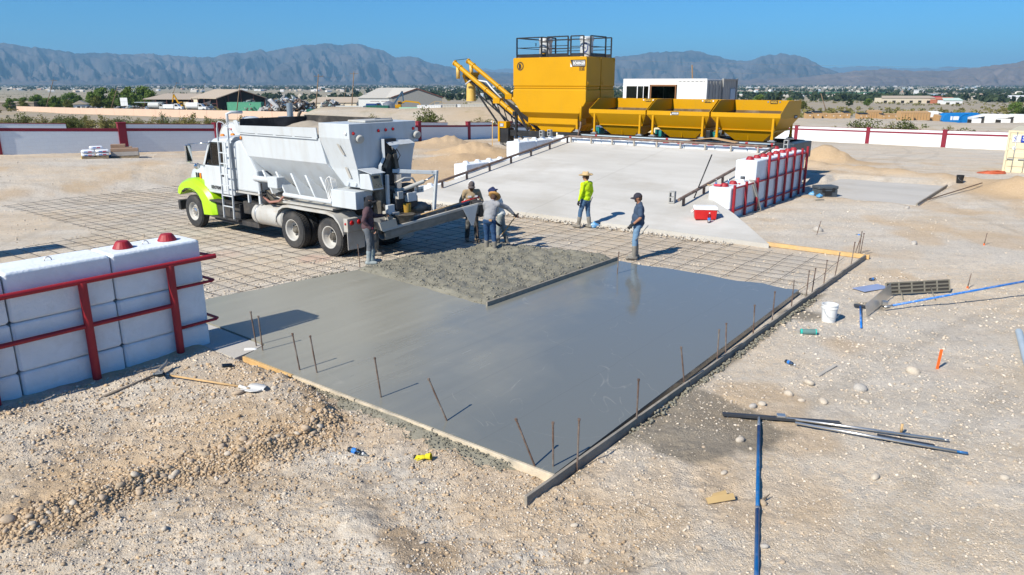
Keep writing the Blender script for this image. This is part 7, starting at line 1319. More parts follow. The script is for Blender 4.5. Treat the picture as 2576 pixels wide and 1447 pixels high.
bwall('sunlit white boundary wall with red posts on the right', [(17.4, 111.5), (23.2, 103.5), (28.4, 96.2), (33.6, 89), (38.8, 82.0), (42.9, 74.6), (47.2, 69.2), (51.5, 63), (56, 57)], [1.0])
# tan perimeter wall of the scrap yard
PINK = M('wall_pink', (.62, .44, .33), .9, var=.06, scale=.3)
pw = thing('perimeter_wall', 'long pinkish plain wall of the scrap yard at far left', 'wall', (-207, 318, 0)); A0 = Vector((-207, 318, 0)); A1 = Vector((-41, 156, 0)); n = 14
for i in range(n):
    q0 = A0.lerp(A1, i / n); q1 = A0.lerp(A1, (i + 1) / n - .0004); z0, z1 = float(zbase(np.array([q0.x]), np.array([q0.y]))[0]), float(zbase(np.array([q1.x]), np.array([q1.y]))[0]); a = Vector((q0.x + 207, q0.y - 318, 0)); b_ = Vector((q1.x + 207, q1.y - 318, 0)); nn = Vector((-(b_ - a).y, (b_ - a).x, 0)).normalized() * .12; u3 = Vector((0, 0, 1))
    MB().add([a - nn + u3 * (z0 - .6), b_ - nn + u3 * (z1 - .6), b_ + nn + u3 * (z1 - .6), a + nn + u3 * (z0 - .6), a - nn + u3 * (z0 + 2.0), b_ - nn + u3 * (z1 + 2.0), b_ + nn + u3 * (z1 + 2.0), a + nn + u3 * (z0 + 2.0)], [(0, 3, 2, 1), (4, 5, 6, 7), (0, 1, 5, 4), (1, 2, 6, 5), (2, 3, 7, 6), (3, 0, 4, 7)]).build('wall_panel', PINK, pw)
def zb(x, y): return float(zbase(np.array([x]), np.array([y]))[0])
def far_root(name, label, cat, u, Y, rz=0.0, dz=0.0, group=None): x = (u - 1287.5) / FPX * Y * 1.0; return thing(name, label, cat, (x, Y, zb(x, Y) + dz), rz, group)
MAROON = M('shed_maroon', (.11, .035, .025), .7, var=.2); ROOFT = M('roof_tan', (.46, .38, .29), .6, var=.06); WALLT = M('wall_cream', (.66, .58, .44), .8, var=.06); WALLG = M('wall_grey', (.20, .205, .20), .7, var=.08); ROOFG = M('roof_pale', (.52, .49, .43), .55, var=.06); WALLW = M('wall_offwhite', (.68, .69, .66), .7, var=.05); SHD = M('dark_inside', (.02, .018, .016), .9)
# big open shed
s1 = far_root('steel_shed', 'large open maroon steel shed with tan gable roof in the scrap yard', 'shed', 608, 300, R(0)); e1 = Vector((-.82, .57, 0)); e2 = Vector((.80, .60, 0))
def sp(a, b_, z): return e1 * a + e2 * b_ + Vector((0, 0, z))
s1.location.x -= 6.5
def quad(nm, pts, mat, parent, th=.0): return MB().add(pts, [tuple(range(len(pts)))]).build(nm, mat, parent)
Lx, Wx, eh, rh = 17, 19, 4.9, 8.0
for b0, z0, b1, z1, nm in ((-.6, eh - .2, Wx / 2, rh, 'roof_front'), (Wx / 2, rh, Wx + .6, eh - .2, 'roof_back')): MB().loft([[sp(-.6, b0, z0), sp(-.6, b1, z1), sp(-.6, b1, z1 - .25), sp(-.6, b0, z0 - .25)], [sp(Lx, b0, z0), sp(Lx, b1, z1), sp(Lx, b1, z1 - .25), sp(Lx, b0, z0 - .25)]]).build(nm, ROOFT, s1)
quad('end_wall', [sp(.4, 0, 0), sp(.4, Wx, 0), sp(.4, Wx, eh), sp(.4, Wx / 2, rh - .3), sp(.4, 0, eh)], SHD, s1); quad('back_wall', [sp(0, Wx, 0), sp(Lx, Wx, 0), sp(Lx, Wx, eh), sp(0, Wx, eh)], MAROON, s1); quad('dark_inner_sheet', [sp(0, 3, 0), sp(Lx, 3, 0), sp(Lx, 3, eh), sp(0, 3, eh)], SHD, s1)  # near-black end and inner sheets paint the shade inside the open shed
for a in (0, 4.2, 8.4, 12.6, 16.8): MB().bar(sp(a, 0, 0), sp(a, 0, eh), .3, .3).build('column', MAROON, s1)
for b_ in (4.5, 9.5, 14.5, 19): MB().bar(sp(0, b_, 0), sp(0, b_, eh + (3.0 if 4 < b_ < 15 else 0) * (1 - abs(b_ - 9.5) / 9.5)), .3, .3).build('column', MAROON, s1)
MB().bar(sp(0, 0, eh - .2), sp(0, Wx / 2, rh - .3), .3, .4).build('rafter', MAROON, s1); MB().bar(sp(0, Wx, eh - .2), sp(0, Wx / 2, rh - .3), .3, .4).build('rafter', MAROON, s1); MB().bar(sp(0, 0, 2.6), sp(8, 0, 2.6), .15, .2).build('rail', MAROON, s1); MB().bar(sp(0, 0, eh - .3), sp(Lx, 0, eh - .3), .2, .4).build('eave_beam', MAROON, s1)
quad('cream_panel', [sp(12.8, -.1, 0), sp(15.5, -.1, 0), sp(15.5, -.1, eh - .5), sp(12.8, -.1, eh - .5)], WALLT, s1)
MB().add([sp(-.1, Wx + .2, 0), sp(-.1, Wx + 7, 0), sp(-.1, Wx + 7, 3.4), sp(-.1, Wx + .2, 4.6)], [(0, 1, 2, 3)]).build('side_wall', WALLG, s1)
s2 = far_root('steel_shed', 'lower open shed with flat tan roof left of the large shed', 'shed', 392, 312); MB().loft([[(-.5, -.5, 4.6), (24, -.5, 4.5), (24, -.5, 4.3), (-.5, -.5, 4.4)], [(3, 14, 6.6), (24, 14, 6.5), (24, 14, 6.3), (3, 14, 6.4)]]).build('roof', ROOFT, s2); quad('back_wall', [(0, 6, 0), (24, 6, 0), (24, 6, 5), (0, 6, 5)], SHD, s2)  # near-black back sheet paints the shade under the roof
for x in (0, 4.5, 9, 13.5, 18, 23): MB().bar((x, 0, 0), (x, 0, 4.4), .3, .3).build('column', MAROON, s2)
MB().bar((0, 0, 3.2), (9, 0, 3.2), .15, .2).build('rail', MAROON, s2); MB().box(14, 18, -.6, -.3, 0, 3.4).build('cream_panel', WALLT, s2); MB().box(-2.5, 9, -4, -1, 3.2, 3.4).build('canopy', M('canopy_blue', (.42, .48, .50), .5), s2)
hu = far_root('small_hut', 'small white hut with tan gable roof beside the pinkish wall', 'hut', 216, 300, R(18)); MB().prism([(0, 0), (4.8, 0), (4.8, 2.9), (0, 2.9)], 'y', 0, 3.6).build('wall', WALLW, hu); MB().loft([[(-.5, -.5, 2.8), (2.4, -.5, 4.2), (5.3, -.5, 2.8)], [(-.5, 4.1, 2.8), (2.4, 4.1, 4.2), (5.3, 4.1, 2.8)]]).build('roof', ROOFT, hu); MB().box(2.9, 4.0, -.05, -.01, 0, 2.1).build('door', WALLG, hu); MB().box(1.3, 2.3, -.05, -.01, 1.0, 2.0).build('window', SHD, hu)
sg = far_root('billboard', 'white four panel sign standing in the scrap yard', 'sign', 341, 300); MB().box(-.1, .1, .15, .3, 0, 3).build('post', STEEL, sg)
for i in (0, 1):
    for j in (0, 1): MB().box(-1.4 + 1.42 * i, -.02 + 1.42 * i, 0, .12, 2.0 + 1.6 * j, 3.55 + 1.6 * j).build('panel', WHT, sg)
def cont(u, Y, L, Wd, Hh, mat, label, rz=0.0, dz=0.0, group=None, name='shipping_container'):
    r_ = far_root(name, label, 'container', u, Y, rz, dz, group); mb = MB(); corrug(mb, (0, 0), (L, 0), .1, Hh - .1, .05, .35); mb.box(0, L, .07, Wd, 0, Hh - .02).build('shell', mat, r_); mb = MB(); mb.box(-.02, L + .02, -.03, .06, Hh - .12, Hh).box(-.02, L + .02, -.03, .06, 0, .12).box(-.03, .12, -.03, .06, .12, Hh - .12).box(L - .12, L + .03, -.03, .06, .12, Hh - .12).build('frame', mat, r_); mb = MB(); mb.box(L + .0, L + .03, .1, Wd - .05, .1, Hh - .1)
    for y in (.4, Wd * .5 - .2, Wd * .5 + .2, Wd - .4): mb.tube([(L + .05, y, .1), (L + .05, y, Hh - .1)], .03, 5)
    mb.build('doors', mat, r_); return r_
GRN = M('container_green', (.10, .36, .22), .6, var=.12); DGR = M('container_dark_green', (.02, .15, .10), .6, var=.12); LGRN = M('tank_green', (.30, .50, .34), .6)
cont(592, 228, 10.3, 2.5, 2.5, GRN, 'long light green container behind the pinkish wall', R(-3), 1.2); cont(857, 168, 6.1, 2.44, 2.5, WALLW, 'tall white container behind the gravel embankment', R(-5), .6); cont(785, 176, 2.6, 2, 1.9, DGR, 'small dark green bin left of the white container', 0, .4); cont(818, 175, 3.4, 2, 1.9, GRN, 'green bin next to the white container', 0, .3); cont(926, 190, 6.0, 2.4, 1.9, DGR, 'dark green container right of the white container', 0, 1.0)
for i, (u, L, mt, lb, dz) in enumerate([(1056, 5.2, CW, 'white trailer, first in the row behind the embankment', 1.2), (1098, 5.0, ROOFG, 'grey roofed trailer, second in the row behind the embankment', 1.3), (1130, 4.2, CW, 'white trailer, third in the row behind the embankment', 1.2), (1162, 5.5, ROOFG, 'grey trailer, fourth in the row behind the embankment', 1.4), (1180, 6.0, WALLT, 'tan trailer behind the yellow spout', 1.6), (1226, 5.0, CW, 'white trailer, last in the row near the augers', 1.1), (1262, 6.0, CW, 'white trailer beyond the conveyor lattice', 1.0)]): cont(u, 168 + (i % 3) * 8, L, 2.4, 2.0, mt, lb, R(-2), dz)
gt = far_root('green_tank', 'pale green cylindrical tank lying behind the embankment', 'tank', 1012, 175, 0, .9); MB().cyl((0, 0, .9), (4.2, 0, .9), .9, .9, 16).build('shell', LGRN, gt, 'auto'); MB().box(.4, .7, -.7, .7, -.1, .3).box(3.4, 3.7, -.7, .7, -.1, .3).build('cradle', CHAS, gt)
wt_ = far_root('water_tank', 'galvanised round water tank before the white building', 'tank', 987, 250, 0, .5); MB().lathe([(2.0, 0), (2.0, 2.4), (1.9, 2.5), (.2, 3.2), (0, 3.25)], n=20).build('shell', STEEL, wt_, 'auto'); MB().lathe([(2.05, 1.2), (2.05, 1.3)], n=20, caps=False).build('hoop', STEEL, wt_)
# grey and white buildings
gb_ = far_root('warehouse', 'dark grey gable ended warehouse with pale roof', 'building', 996, 300); Wd = 19.6; ax_ = Vector((-.62, .78, 0)) * 24
def ex(p_): return Vector(p_) + ax_
gf = [Vector((0, 0, -.5)), Vector((Wd, 0, -.5)), Vector((Wd, 0, 4.8)), Vector((Wd / 2, 0, 8.1)), Vector((0, 0, 4.8))]
MB().loft([gf, [ex(q_) for q_ in gf]]).build('wall', WALLG, gb_)
for q0, q1 in ((Vector((-.5, -.4, 4.75)), Vector((Wd / 2, -.4, 8.2))), (Vector((Wd / 2, -.4, 8.2)), Vector((Wd + .5, -.4, 4.75)))): MB().loft([[q0, q1, q1 + Vector((0, 0, .15)), q0 + Vector((0, 0, .15))], [ex(q0), ex(q1), ex(q1) + Vector((0, 0, .15)), ex(q0) + Vector((0, 0, .15))]]).build('roof', ROOFG, gb_); MB().bar(q0 + Vector((0, -.05, 0)), q1 + Vector((0, -.05, 0)), .12, .3).build('trim', MAROON, gb_)
wb_ = far_root('warehouse', 'off white warehouse with two roller doors and pale roof', 'building', 913, 302); Lw = 13.6; MB().box(0, Lw, 0, 16, -.5, 4.6).build('wall', WALLW, wb_); MB().loft([[(-.3, -.4, 4.5), (Lw + .3, -.4, 4.5), (Lw + .3, -.4, 4.7), (-.3, -.4, 4.7)], [(6.3, 12, 8.2), (Lw + 4.5, 12, 8.2), (Lw + 4.5, 12, 8.4), (6.3, 12, 8.4)]]).build('roof', ROOFG, wb_)
for x in (4.8, 9.2): MB().box(x, x + 3.3, -.08, -.02, -.4, 3.2).build('roller_door', M('door_pale', (.72, .73, .71), .6), wb_); MB().box(x - .1, x + 3.4, -.09, -.05, 3.2, 3.35).build('door_trim', MAROON, wb_)
MB().cyl((2.0, 3.0, 5.4), (2.0, 3.0, 7.0), .12, .12, 6).build('flue', STEEL, wb_)
lb_ = far_root('low_building', 'low tan roofed building behind the scrap heap', 'building', 795, 330); MB().box(0, 20, 0, 8, 0, 2.6).build('wall', WALLT, lb_); MB().loft([[(-.4, -.4, 2.5), (20.4, -.4, 2.5), (20.4, -.4, 2.7), (-.4, -.4, 2.7)], [(2, 6, 4.6), (20.4, 6, 4.6), (20.4, 6, 4.8), (2, 6, 4.8)]]).build('roof', ROOFT, lb_)
lb2 = far_root('low_building', 'long grey brown building at the far left edge', 'building', -60, 330); MB().box(0, 32, 0, 8, 0, 3.6).build('wall', M('wall_brown_grey', (.24, .20, .16), .9), lb2); MB().box(-.3, 32.3, -.3, 8.3, 3.6, 3.9).build('roof', ROOFT, lb2)
# excavators
for u, Y, lb, rz, big in ((470, 285, 'yellow excavator with raised arm before the large shed', 0, 1), (1000, 262, 'yellow excavator with level boom before the grey warehouse', 0, 0)):
    ev = far_root('excavator', lb, 'excavator', u, Y, rz, .4); MB().box(-1, 2.4, -1, 1, .9, 2.0).build('body', YEL, ev, False, .1); MB().box(1.4, 2.4, -1, .2, 2.0, 3.2).build('cab', YEL, ev, False, .05); MB().box(1.5, 2.45, -1.02, -.98, 2.2, 3.0).build('cab_glass', SHD, ev)
    for y in (-1.1, 1.1): MB().box(-1.6, 2.6, y - .3, y + .3, 0, .8).build('track', CHAS, ev, False, .2)
    bp_ = [(0, 0, 2), (.2, 0, 4.6), (1.2, 0, 6.2)] if big else [(1.5, 0, 2), (4, 0, 3.2), (8.5, 0, 2.7)]; ap = [(1.2, 0, 6.2), (.3, 0, 3.6)] if big else [(8.5, 0, 2.7), (9.5, 0, 1.0)]
    if big: bp_ = [(1.0, 0, 2), (-.6, 0, 5.2), (-.9, 0, 5.9)]; ap = [(-.9, 0, 5.9), (-1.6, 0, 3.0)]
    for i in range(2): MB().bar(bp_[i], bp_[i + 1], .4, .5).build('boom', YEL, ev)
    MB().bar(ap[0], ap[1], .3, .4).build('arm', YEL, ev); MB().box(ap[1][0] - .5, ap[1][0] + .3, -.4, .4, ap[1][2] - .7, ap[1][2]).build('bucket', CHAS, ev)
cr_ = far_root('loader_crane', 'dark blue grabber arm standing before the white warehouse', 'crane', 1010, 268, 0, .4); MB().bar((-2, 0, 1.5), (1.6, 0, 6.5), .4, .5).build('boom', M('navy_paint', (.03, .09, .16), .5), cr_); MB().bar((1.6, 0, 6.5), (1.9, 0, 2.2), .35, .4).build('arm', MATS['navy_paint'], cr_); MB().box(-3, -1, -.9, .9, 0, 1.6).build('base', MATS['navy_paint'], cr_)
tr_ = far_root('roof_truss', 'tan steel roof truss standing before the grey warehouse', 'truss', 1068, 240, 0, 1.2)
for q0, q1 in (((0, 0, 0), (10, 0, 0)), ((0, 0, 0), (4, 0, 2.4)), ((4, 0, 2.4), (6, 0, 2.4)), ((6, 0, 2.4), (10, 0, 0)), ((4, 0, 0), (4, 0, 2.4)), ((6, 0, 0), (6, 0, 2.4)), ((0, 0, -1.5), (0, 0, 0)), ((10, 0, -1.5), (10, 0, 0)), ((4, 0, 0), (6, 0, 2.4))): MB().bar(q0, q1, .14, .14).build('member', M('truss_tan', (.45, .32, .16), .7), tr_)
def ute(u, Y, lb, mat, tank=False, rz=0.0, dz=1.0):
    v = far_root('utility_truck', lb, 'truck', u, Y, rz, dz)
    if tank: MB().cyl((-3.4, 0, 1.6), (.2, 0, 1.6), 1.0, 1.0, 16).build('tank', mat, v, 'auto')
    else: MB().box(-3.2, .2, -1, 1, .7, 2.0).build('box', mat, v, False, .05)
    MB().prism([(.4, .5), (2.9, .5), (2.9, 1.25), (2.0, 1.35), (1.4, 2.2), (.4, 2.2)], 'y', -.95, .95).build('cab', mat, v, False, .06); MB().prism([(.6, 1.4), (1.75, 1.4), (1.3, 2.05), (.6, 2.05)], 'y', -.97, .97).build('cab_glass', SHD, v); MB().box(-3.4, 2.8, -.5, .5, .35, .6).build('chassis', CHAS, v)
    for x in (-2.4, 2.1):
        for y in (-.9, .9): MB().cyl((x, y - .12, .4), (x, y + .12, .4), .42, .42, 14).build('wheel', TYRE, v)
ute(425, 262, 'white truck with round grey tank behind the pinkish wall', M('tank_grey', (.55, .55, .53), .6), True); ute(462, 250, 'white box truck behind the pinkish wall', WHT); ute(520, 240, 'white tank pickup behind the pinkish wall', CW, True)
ute(955, 260, 'dark blue truck before the white warehouse', M('truck_blue_dark', (.02, .06, .20), .4), False, 0, .8)
# scrap heap: far off mass of metal
rg = np.random.default_rng(77); V = []; F = []; C = []; pal = np.array([(.10, .09, .085), (.05, .05, .055), (.35, .35, .35), (.62, .62, .62), (.16, .09, .06), (.10, .16, .24), (.22, .30, .30), (.5, .5, .48), (.04, .035, .03), (.08, .07, .065), (.2, .17, .14)])
def scrap(uc, Y, wu, h_, n_):
    for _ in range(n_):
        k = rg.normal() * .42; u = uc + wu * max(-1, min(1, k)); y = Y + rg.normal() * 5; x = (u - 1287.5) / FPX * y; hh_ = h_ * (1 - k * k * .7) * rg.random() ** .7; z = zb(x, y) + max(.1, hh_); s3 = np.array([rg.uniform(.2, 1.1), rg.uniform(.15, .7), rg.uniform(.1, .45)]) * (1 + 1.0 * (rg.random() > .93))
        M3 = np.array(Matrix.Rotation(rg.random() * 6, 3, 'Z') @ Matrix.Rotation(rg.normal() * .6, 3, 'X') @ Matrix.Rotation(rg.normal() * .6, 3, 'Y')); bx = np.array([(a, b_, c_) for c_ in (-1, 1) for b_ in (-1, 1) for a in (-1, 1)]) * s3 * .6 * (1 + .25 * rg.normal(size=(8, 3))); P8 = bx @ M3.T + np.array([x, y, z]); o = len(V); V.extend(P8.tolist()); F.extend([tuple(i + o for i in f2) for f2 in [(0, 2, 3, 1), (4, 5, 7, 6), (0, 1, 5, 4), (2, 6, 7, 3), (0, 4, 6, 2), (1, 3, 7, 5)]]); C.extend([pal[rg.integers(0, len(pal))]] * 8)
scrap(745, 225, 72, 4.6, 900); scrap(650, 240, 26, 4.2, 250); scrap(845, 222, 34, 4.2, 280); scrap(545, 262, 20, 3, 120); scrap(355, 290, 60, 2.0, 160); scrap(262, 300, 30, 1.6, 60); scrap(950, 240, 60, 1.6, 90); scrap(1100, 215, 60, 2.0, 120)
me = np_mesh('scrap_heap', V, F, {'col': np.array(C)}); tag(link('scrap_heap', me, M_attr('scrap_metal', .6, var=.2)), 'heap of tangled scrap metal in the yard', 'scrap', kind='stuff')
# poles
POLE = M('pole_wood', (.22, .15, .09), .9, var=.2)
PT = []
for u0, v0, u1, Y, lb, arm in [(143, 271, 135, 295, 'leftmost wooden utility pole with crossarm', 1), (302, 272, 296, 290, 'wooden pole left of the white sign panels', 0), (447, 262, 445, 380, 'utility pole with crossarm behind the low shed', 1), (611, 283, 603, 215, 'wooden pole before the green container', 0), (804, 288, 801, 188, 'wooden pole left of the white container', 1), (893, 281, 890, 205, 'tall wooden pole against the white container', 1), (872, 255, 871, 420, 'distant short pole left of the white warehouse', 0), (2061, 276, 2064, 240, 'leaning wooden pole beyond the dumpsters', 0), (1738, 205, 1740, 120, 'wooden post showing above the white office container', 0), (518, 225, 517, 700, 'small far pole above the large shed', 0)]:
    x = (u0 - 1287.5) / FPX * Y; z = zb(x, Y); topv = {135: 200, 296: 219, 445: 207, 603: 213, 801: 187, 890: 181, 871: 220, 2064: 236, 1740: 164, 517: 208}[u1]; tz = AT(u1, topv, Y); pr_ = thing('utility_pole', lb, 'pole', (x, Y, z)); tp = tz - Vector((x, Y, z)); MB().tube([(0, 0, -.5), tp], [.16, .11], 8).build('shaft', POLE, pr_, True)
    if arm: MB().bar(tp + Vector((-1.1, 0, -.5)), tp + Vector((1.1, .3, -.5)), .1, .12).build('crossarm', POLE, pr_); [MB().cyl(tp + Vector((k_, 0, -.45)), tp + Vector((k_, 0, -.2)), .05, .04, 6).build('insulator', STEEL, pr_) for k_ in (-1, 0, 1)]
    PT.append(Vector((x, Y, z)) + tp)
WIRE = M('wire_grey', (.30, .30, .31), .6)
def wire(a, b_, lb, sag=1.0, r_=.018):
    pts = [a.lerp(b_, i / 12) - Vector((0, 0, sag * 4 * (i / 12) * (1 - i / 12))) for i in range(13)]; o = MB([*pts[0]]).tube(pts, r_, 4).build('power_line', WIRE, None); o.location = pts[0]; tag(o, lb, 'wire')
wire(PT[4] - Vector((0, 0, .5)), PT[5] - Vector((0, 0, .5)), 'power line between the two poles at the white container', .6); wire(PT[0] - Vector((60, -30, .5)), PT[0] - Vector((0, 0, .5)), 'power line running left from the leftmost pole', 1.2); wire(PT[0] - Vector((0, 0, .5)), PT[2] - Vector((0, 0, .5)), 'power line from the leftmost pole over the sheds', 2.5)
for i, (z0, z1) in enumerate([(13.5, 10.5), (10, 5.5)]): wire(Vector((45, 330, z0)), Vector((260, 330, z1)), ('upper' if i == 0 else 'lower') + ' thin power line crossing the right hills', 1.0, .03)
# ---------------------------------------------------------------- right yard
TAND = M('dumpster_tan', (.48, .30, .14), .7, var=.12, dirt=.2); DLID = M('dumpster_lid', (.02, .03, .04), .5); BLUE = M('refuse_blue', (.01, .19, .52), .4, var=.08)
ON = ['first', 'second', 'third', 'fourth', 'fifth', 'sixth', 'seventh', 'eighth', 'ninth', 'tenth', 'eleventh', 'twelfth', 'thirteenth', 'fourteenth', 'fifteenth', 'sixteenth']
for i, (x0, x1, hh_, kind) in enumerate([(520, 575, 1.15, 1), (583, 655, 1.3, 1), (668, 718, 1.1, 0), (735, 783, 1.05, 0), (787, 848, 1.1, 0), (852, 908, 1.3, 1), (985, 1022, 1.1, 1), (1026, 1077, 1.05, 1), (1080, 1188, 1.7, 2), (1192, 1222, 1.0, 1), (1226, 1279, 1.1, 0), (1284, 1345, 1.05, 0), (1356, 1480, 1.75, 2), (1490, 1622, 1.75, 2), (1632, 1688, 1.1, 0), (1692, 1800, 1.5, 2)]):
    u0 = (2900 + x0 / 2.344) / 1.553; u1 = (2900 + x1 / 2.344) / 1.553; Y = 154 + (i % 3) * 1.5 - (8 if x0 > 1350 else 0); Ld = (u1 - u0) / FPX * Y; r_ = far_root('dumpster', ON[i] + ' dumpster from the left in the yard beyond the right wall', 'dumpster', u0, Y, 0, .0, 'dumpsters in the right yard')
    MB().prism([(0, 0), (1.5, 0), (1.75, hh_ * .7), (1.55, hh_), (-.05, hh_ * .85)], 'x', 0, Ld).build('bin', TAND, r_); MB().bar((0, -.06, hh_ * .83), (Ld, -.06, hh_ * .83), .06, .08).build('rim', TAND, r_)
    if kind == 1: MB().add([(-.05, -.1, hh_ * .86), (Ld + .05, -.1, hh_ * .86), (Ld + .05, 1.6, hh_ * 1.05), (-.05, 1.6, hh_ * 1.05)], [(0, 1, 2, 3)]).box(0, Ld, .9, 1.5, hh_ * .98, hh_ * 1.12).build('lid', DLID, r_)
    if kind == 2: [MB().box(s_ * Ld - .05, s_ * Ld + .05, -.12, -.0, 0, hh_ * .84).build('rib', TAND, r_) for s_ in (.1, .3, .5, .7, .9)]
    else: MB().add([(Ld * .42, -.035, hh_ * .45), (Ld * .58, -.035, hh_ * .45), (Ld * .58, -.045, hh_ * .6), (Ld * .42, -.045, hh_ * .6)], [(0, 1, 2, 3)]).build('sticker', WHT, r_)
def refuse(u, Y, lb, bm_, cabm, rz, dz=0.0, sc=1.0):
    r_ = far_root('refuse_truck', lb, 'truck', u, Y, rz, dz); r_.scale = (sc,) * 3; body = [(-4.2, 1.2), (-4.6, 1.9), (-4.4, 2.9), (-3.7, 3.35), (2.3, 3.45), (2.6, 3.3), (2.6, .95), (-3.6, .95)]
    MB().prism(body, 'y', -1.22, 1.22).build('body', bm_, r_, False, .06)
    for x in (-2.6, 1.0): MB().box(x, x + .12, -1.27, -1.21, 1.0, 3.3).build('rib', bm_, r_)
    pts = [(.2 + 1.5 * math.cos(t_), -1.26, 2.0 + 1.2 * math.sin(t_)) for t_ in np.linspace(PI * .45, PI * 1.5, 12)]; MB().tube(pts, .07, 5).build('arch', bm_, r_); MB().box(-3.0, -1.3, -1.245, -1.225, 2.0, 2.75).build('sign_panel', WHT, r_)
    for k in range(6): MB().box(-1.1, -.7, -1.3, -1.225, 1.2 + .3 * k, 1.28 + .3 * k).build('ladder_step', bm_, r_)
    MB().prism([(2.3, 3.4), (5.0, 2.75), (5.0, 2.6), (2.3, 3.1)], 'y', -1.1, 1.1).build('arm_cover', bm_, r_); MB().box(3.2, 5.0, -1.15, 1.15, .8, 2.55).build('cab', cabm, r_, False, .12); MB().box(3.7, 4.6, -1.17, -1.13, 1.6, 2.3).build('cab_window', SHD, r_); MB().box(5.0, 5.02, -.95, .95, 1.5, 2.35).build('windshield', SHD, r_); MB().box(-3.6, 4.8, -.5, .5, .6, .95).build('chassis', CHAS, r_); MB().box(2.65, 3.15, -.9, .9, .8, 2.6).build('lift_frame', CHAS, r_)
    for x in (-2.2, -.9, 4.0):
        for y in (-1, 1): MB().cyl((x, y * 1.05 - .15, .5), (x, y * 1.05 + .15, .5), .5, .5, 16).build('wheel', TYRE, r_)
refuse(2392, 146, 'bright blue refuse truck with white cab in the right yard', BLUE, WHT, R(-4), .0, .92); refuse(2300, 158, 'white refuse truck partly hidden behind the blue one', CW, WHT, R(-4), .3, .85); refuse(2475, 140, 'white refuse truck just right of the blue one', CW, WHT, R(172), .0, .9); refuse(2545, 137, 'white refuse truck at the right end of the row', CW, WHT, R(176), .0, .9); refuse(2640, 134, 'white refuse truck cut by the right picture edge', CW, WHT, R(178), .0, .9)
# distinct distant town buildings
def house(u, Y, L, Wd, hh_, wm, rm, lb, rz=0.0):
    r_ = far_root('town_building', lb, 'building', u, Y, rz, -.3); MB().box(0, L, 0, Wd, 0, hh_).build('wall', wm, r_); MB().loft([[(-.4, -.4, hh_), (L + .4, -.4, hh_), (L + .4, -.4, hh_ + .2), (-.4, -.4, hh_ + .2)], [(L * .06, Wd / 2, hh_ + 1.6), (L * .94, Wd / 2, hh_ + 1.6), (L * .94, Wd / 2, hh_ + 1.8), (L * .06, Wd / 2, hh_ + 1.8)]]).build('roof', rm, r_)
    for i in range(int(L / 7)): MB().box(2 + 7 * i, 4.6 + 7 * i, -.06, -.01, .2, hh_ * .55).build('window', SHD, r_)
TERR = M('roof_terracotta', (.45, .16, .09), .8); SREDM = M('roof_red', (.42, .03, .05), .7)
house(2188, 620, 44, 12, 4.2, WALLT, ROOFT, 'long cream shop building beyond the dumpster yard'); house(2280, 680, 22, 10, 4, SREDM, SREDM, 'dark red building right of the long cream shop'); house(2322, 610, 16, 9, 3.4, TERR, TERR, 'low red building right of the dark red one'); house(2340, 560, 14, 8, 3, WHT, M('roof_green_white', (.5, .62, .55), .7), 'pale green roofed stall near the red buildings'); house(2112, 1050, 20, 12, 3.5, WALLT, TERR, 'house with terracotta roof beyond the dark trees'); house(2285, 1150, 40, 16, 4, M('wall_steel_blue', (.35, .45, .55), .6), M('roof_steel_blue', (.35, .45, .55), .6), 'long steel blue shed in the town'); house(2500, 900, 26, 14, 5, WHT, WHT, 'large white barn at the right of the town')
tw = far_root('white_tower', 'small white tower among the town houses', 'tower', 2268, 1120); MB().box(0, 5, 0, 5, 0, 11).build('wall', WHT, tw); MB().box(-.4, 5.4, -.4, 5.4, 11, 11.6).build('cap', WHT, tw)
# tan shipping container at the right edge
tc_ = G(2524, 437, 0); A_, B_ = toS(tc_.x, tc_.y)
tcn = sroot('shipping_container', 'tan shipping container at the right edge with door bars', 'container', A_ + 1.2, B_ + .2, -.38); HhC = 2.5
MB().box(.06, 6.0, -2.44, 0, 0, HhC).build('shell', CTAN, tcn, False, .01)
for y0, y1 in ((-1.2, -.1), (-2.36, -1.24)):
    dr = MB().box(0, .058, y0, y1, .12, HhC - .1).build('door', CTAN, tcn, False, .006)
    for k in range(5): MB().box(-.03, .0, y0 + .06, y1 - .06, .2 + .46 * k, .5 + .46 * k).build('pressing', CTAN, dr, False, .02)
    for yy in (y0 + .3, y1 - .3): MB().tube([(-.05, yy, .1), (-.05, yy, HhC - .05)], .02, 8).build('lock_rod', STEEL, dr, True); MB().box(-.075, -.045, yy - .02, yy + .28, 1.02, 1.07).build('handle', STEEL, dr)
    for z in (.4, .95, 1.5, 2.1): MB().box(-.04, .02, (y1 - .02) if y1 > -1 else (y0 - .06), (y1 + .06) if y1 > -1 else (y0 + .02), z, z + .08).build('hinge', CTAN, dr)
for y in (-.04, -2.4): MB().box(-.02, .12, y - .05, y + .05, 0, HhC + .02).build('corner_post', CTAN, tcn)
MB().box(-.02, .12, -2.35, -.09, HhC - .09, HhC + .02).build('header', CTAN, tcn)
MB().box(-.036, -.031, -.56, -.22, 1.92, 2.28).build('logo_plate', WHT, tcn); MB().box(-.037, -.031, -.98, -.60, 1.92, 2.28).build('logo_plate', M('plate_blue', (.015, .05, .36), .4), tcn); text(tcn, 'S', .36, (-.04, -.27, 1.97), (0, -1, 0), (0, 0, 1), MATS['plate_blue'], .002, bold=.004); text(tcn, 'S', .30, (-.042, -.66, 2.03), (0, -1, 0), (0, 0, 1), WHT, .002, bold=.004); MB().lathe([(0, 0), (.09, 0), (.09, .004), (0, .004)], (-.033, -.36, 1.62), 16, (-1, 0, 0)).build('round_label', WHT, tcn); text(tcn, '0', .12, (-.04, -.32, 1.58), (0, -1, 0), (0, 0, 1), INK, .002)
# ================================================================ loose things on the site
def gp(u, v, z=None): g = G(u, v, 0.0); g.z = zg(g.x, g.y) if z is None else z; return g
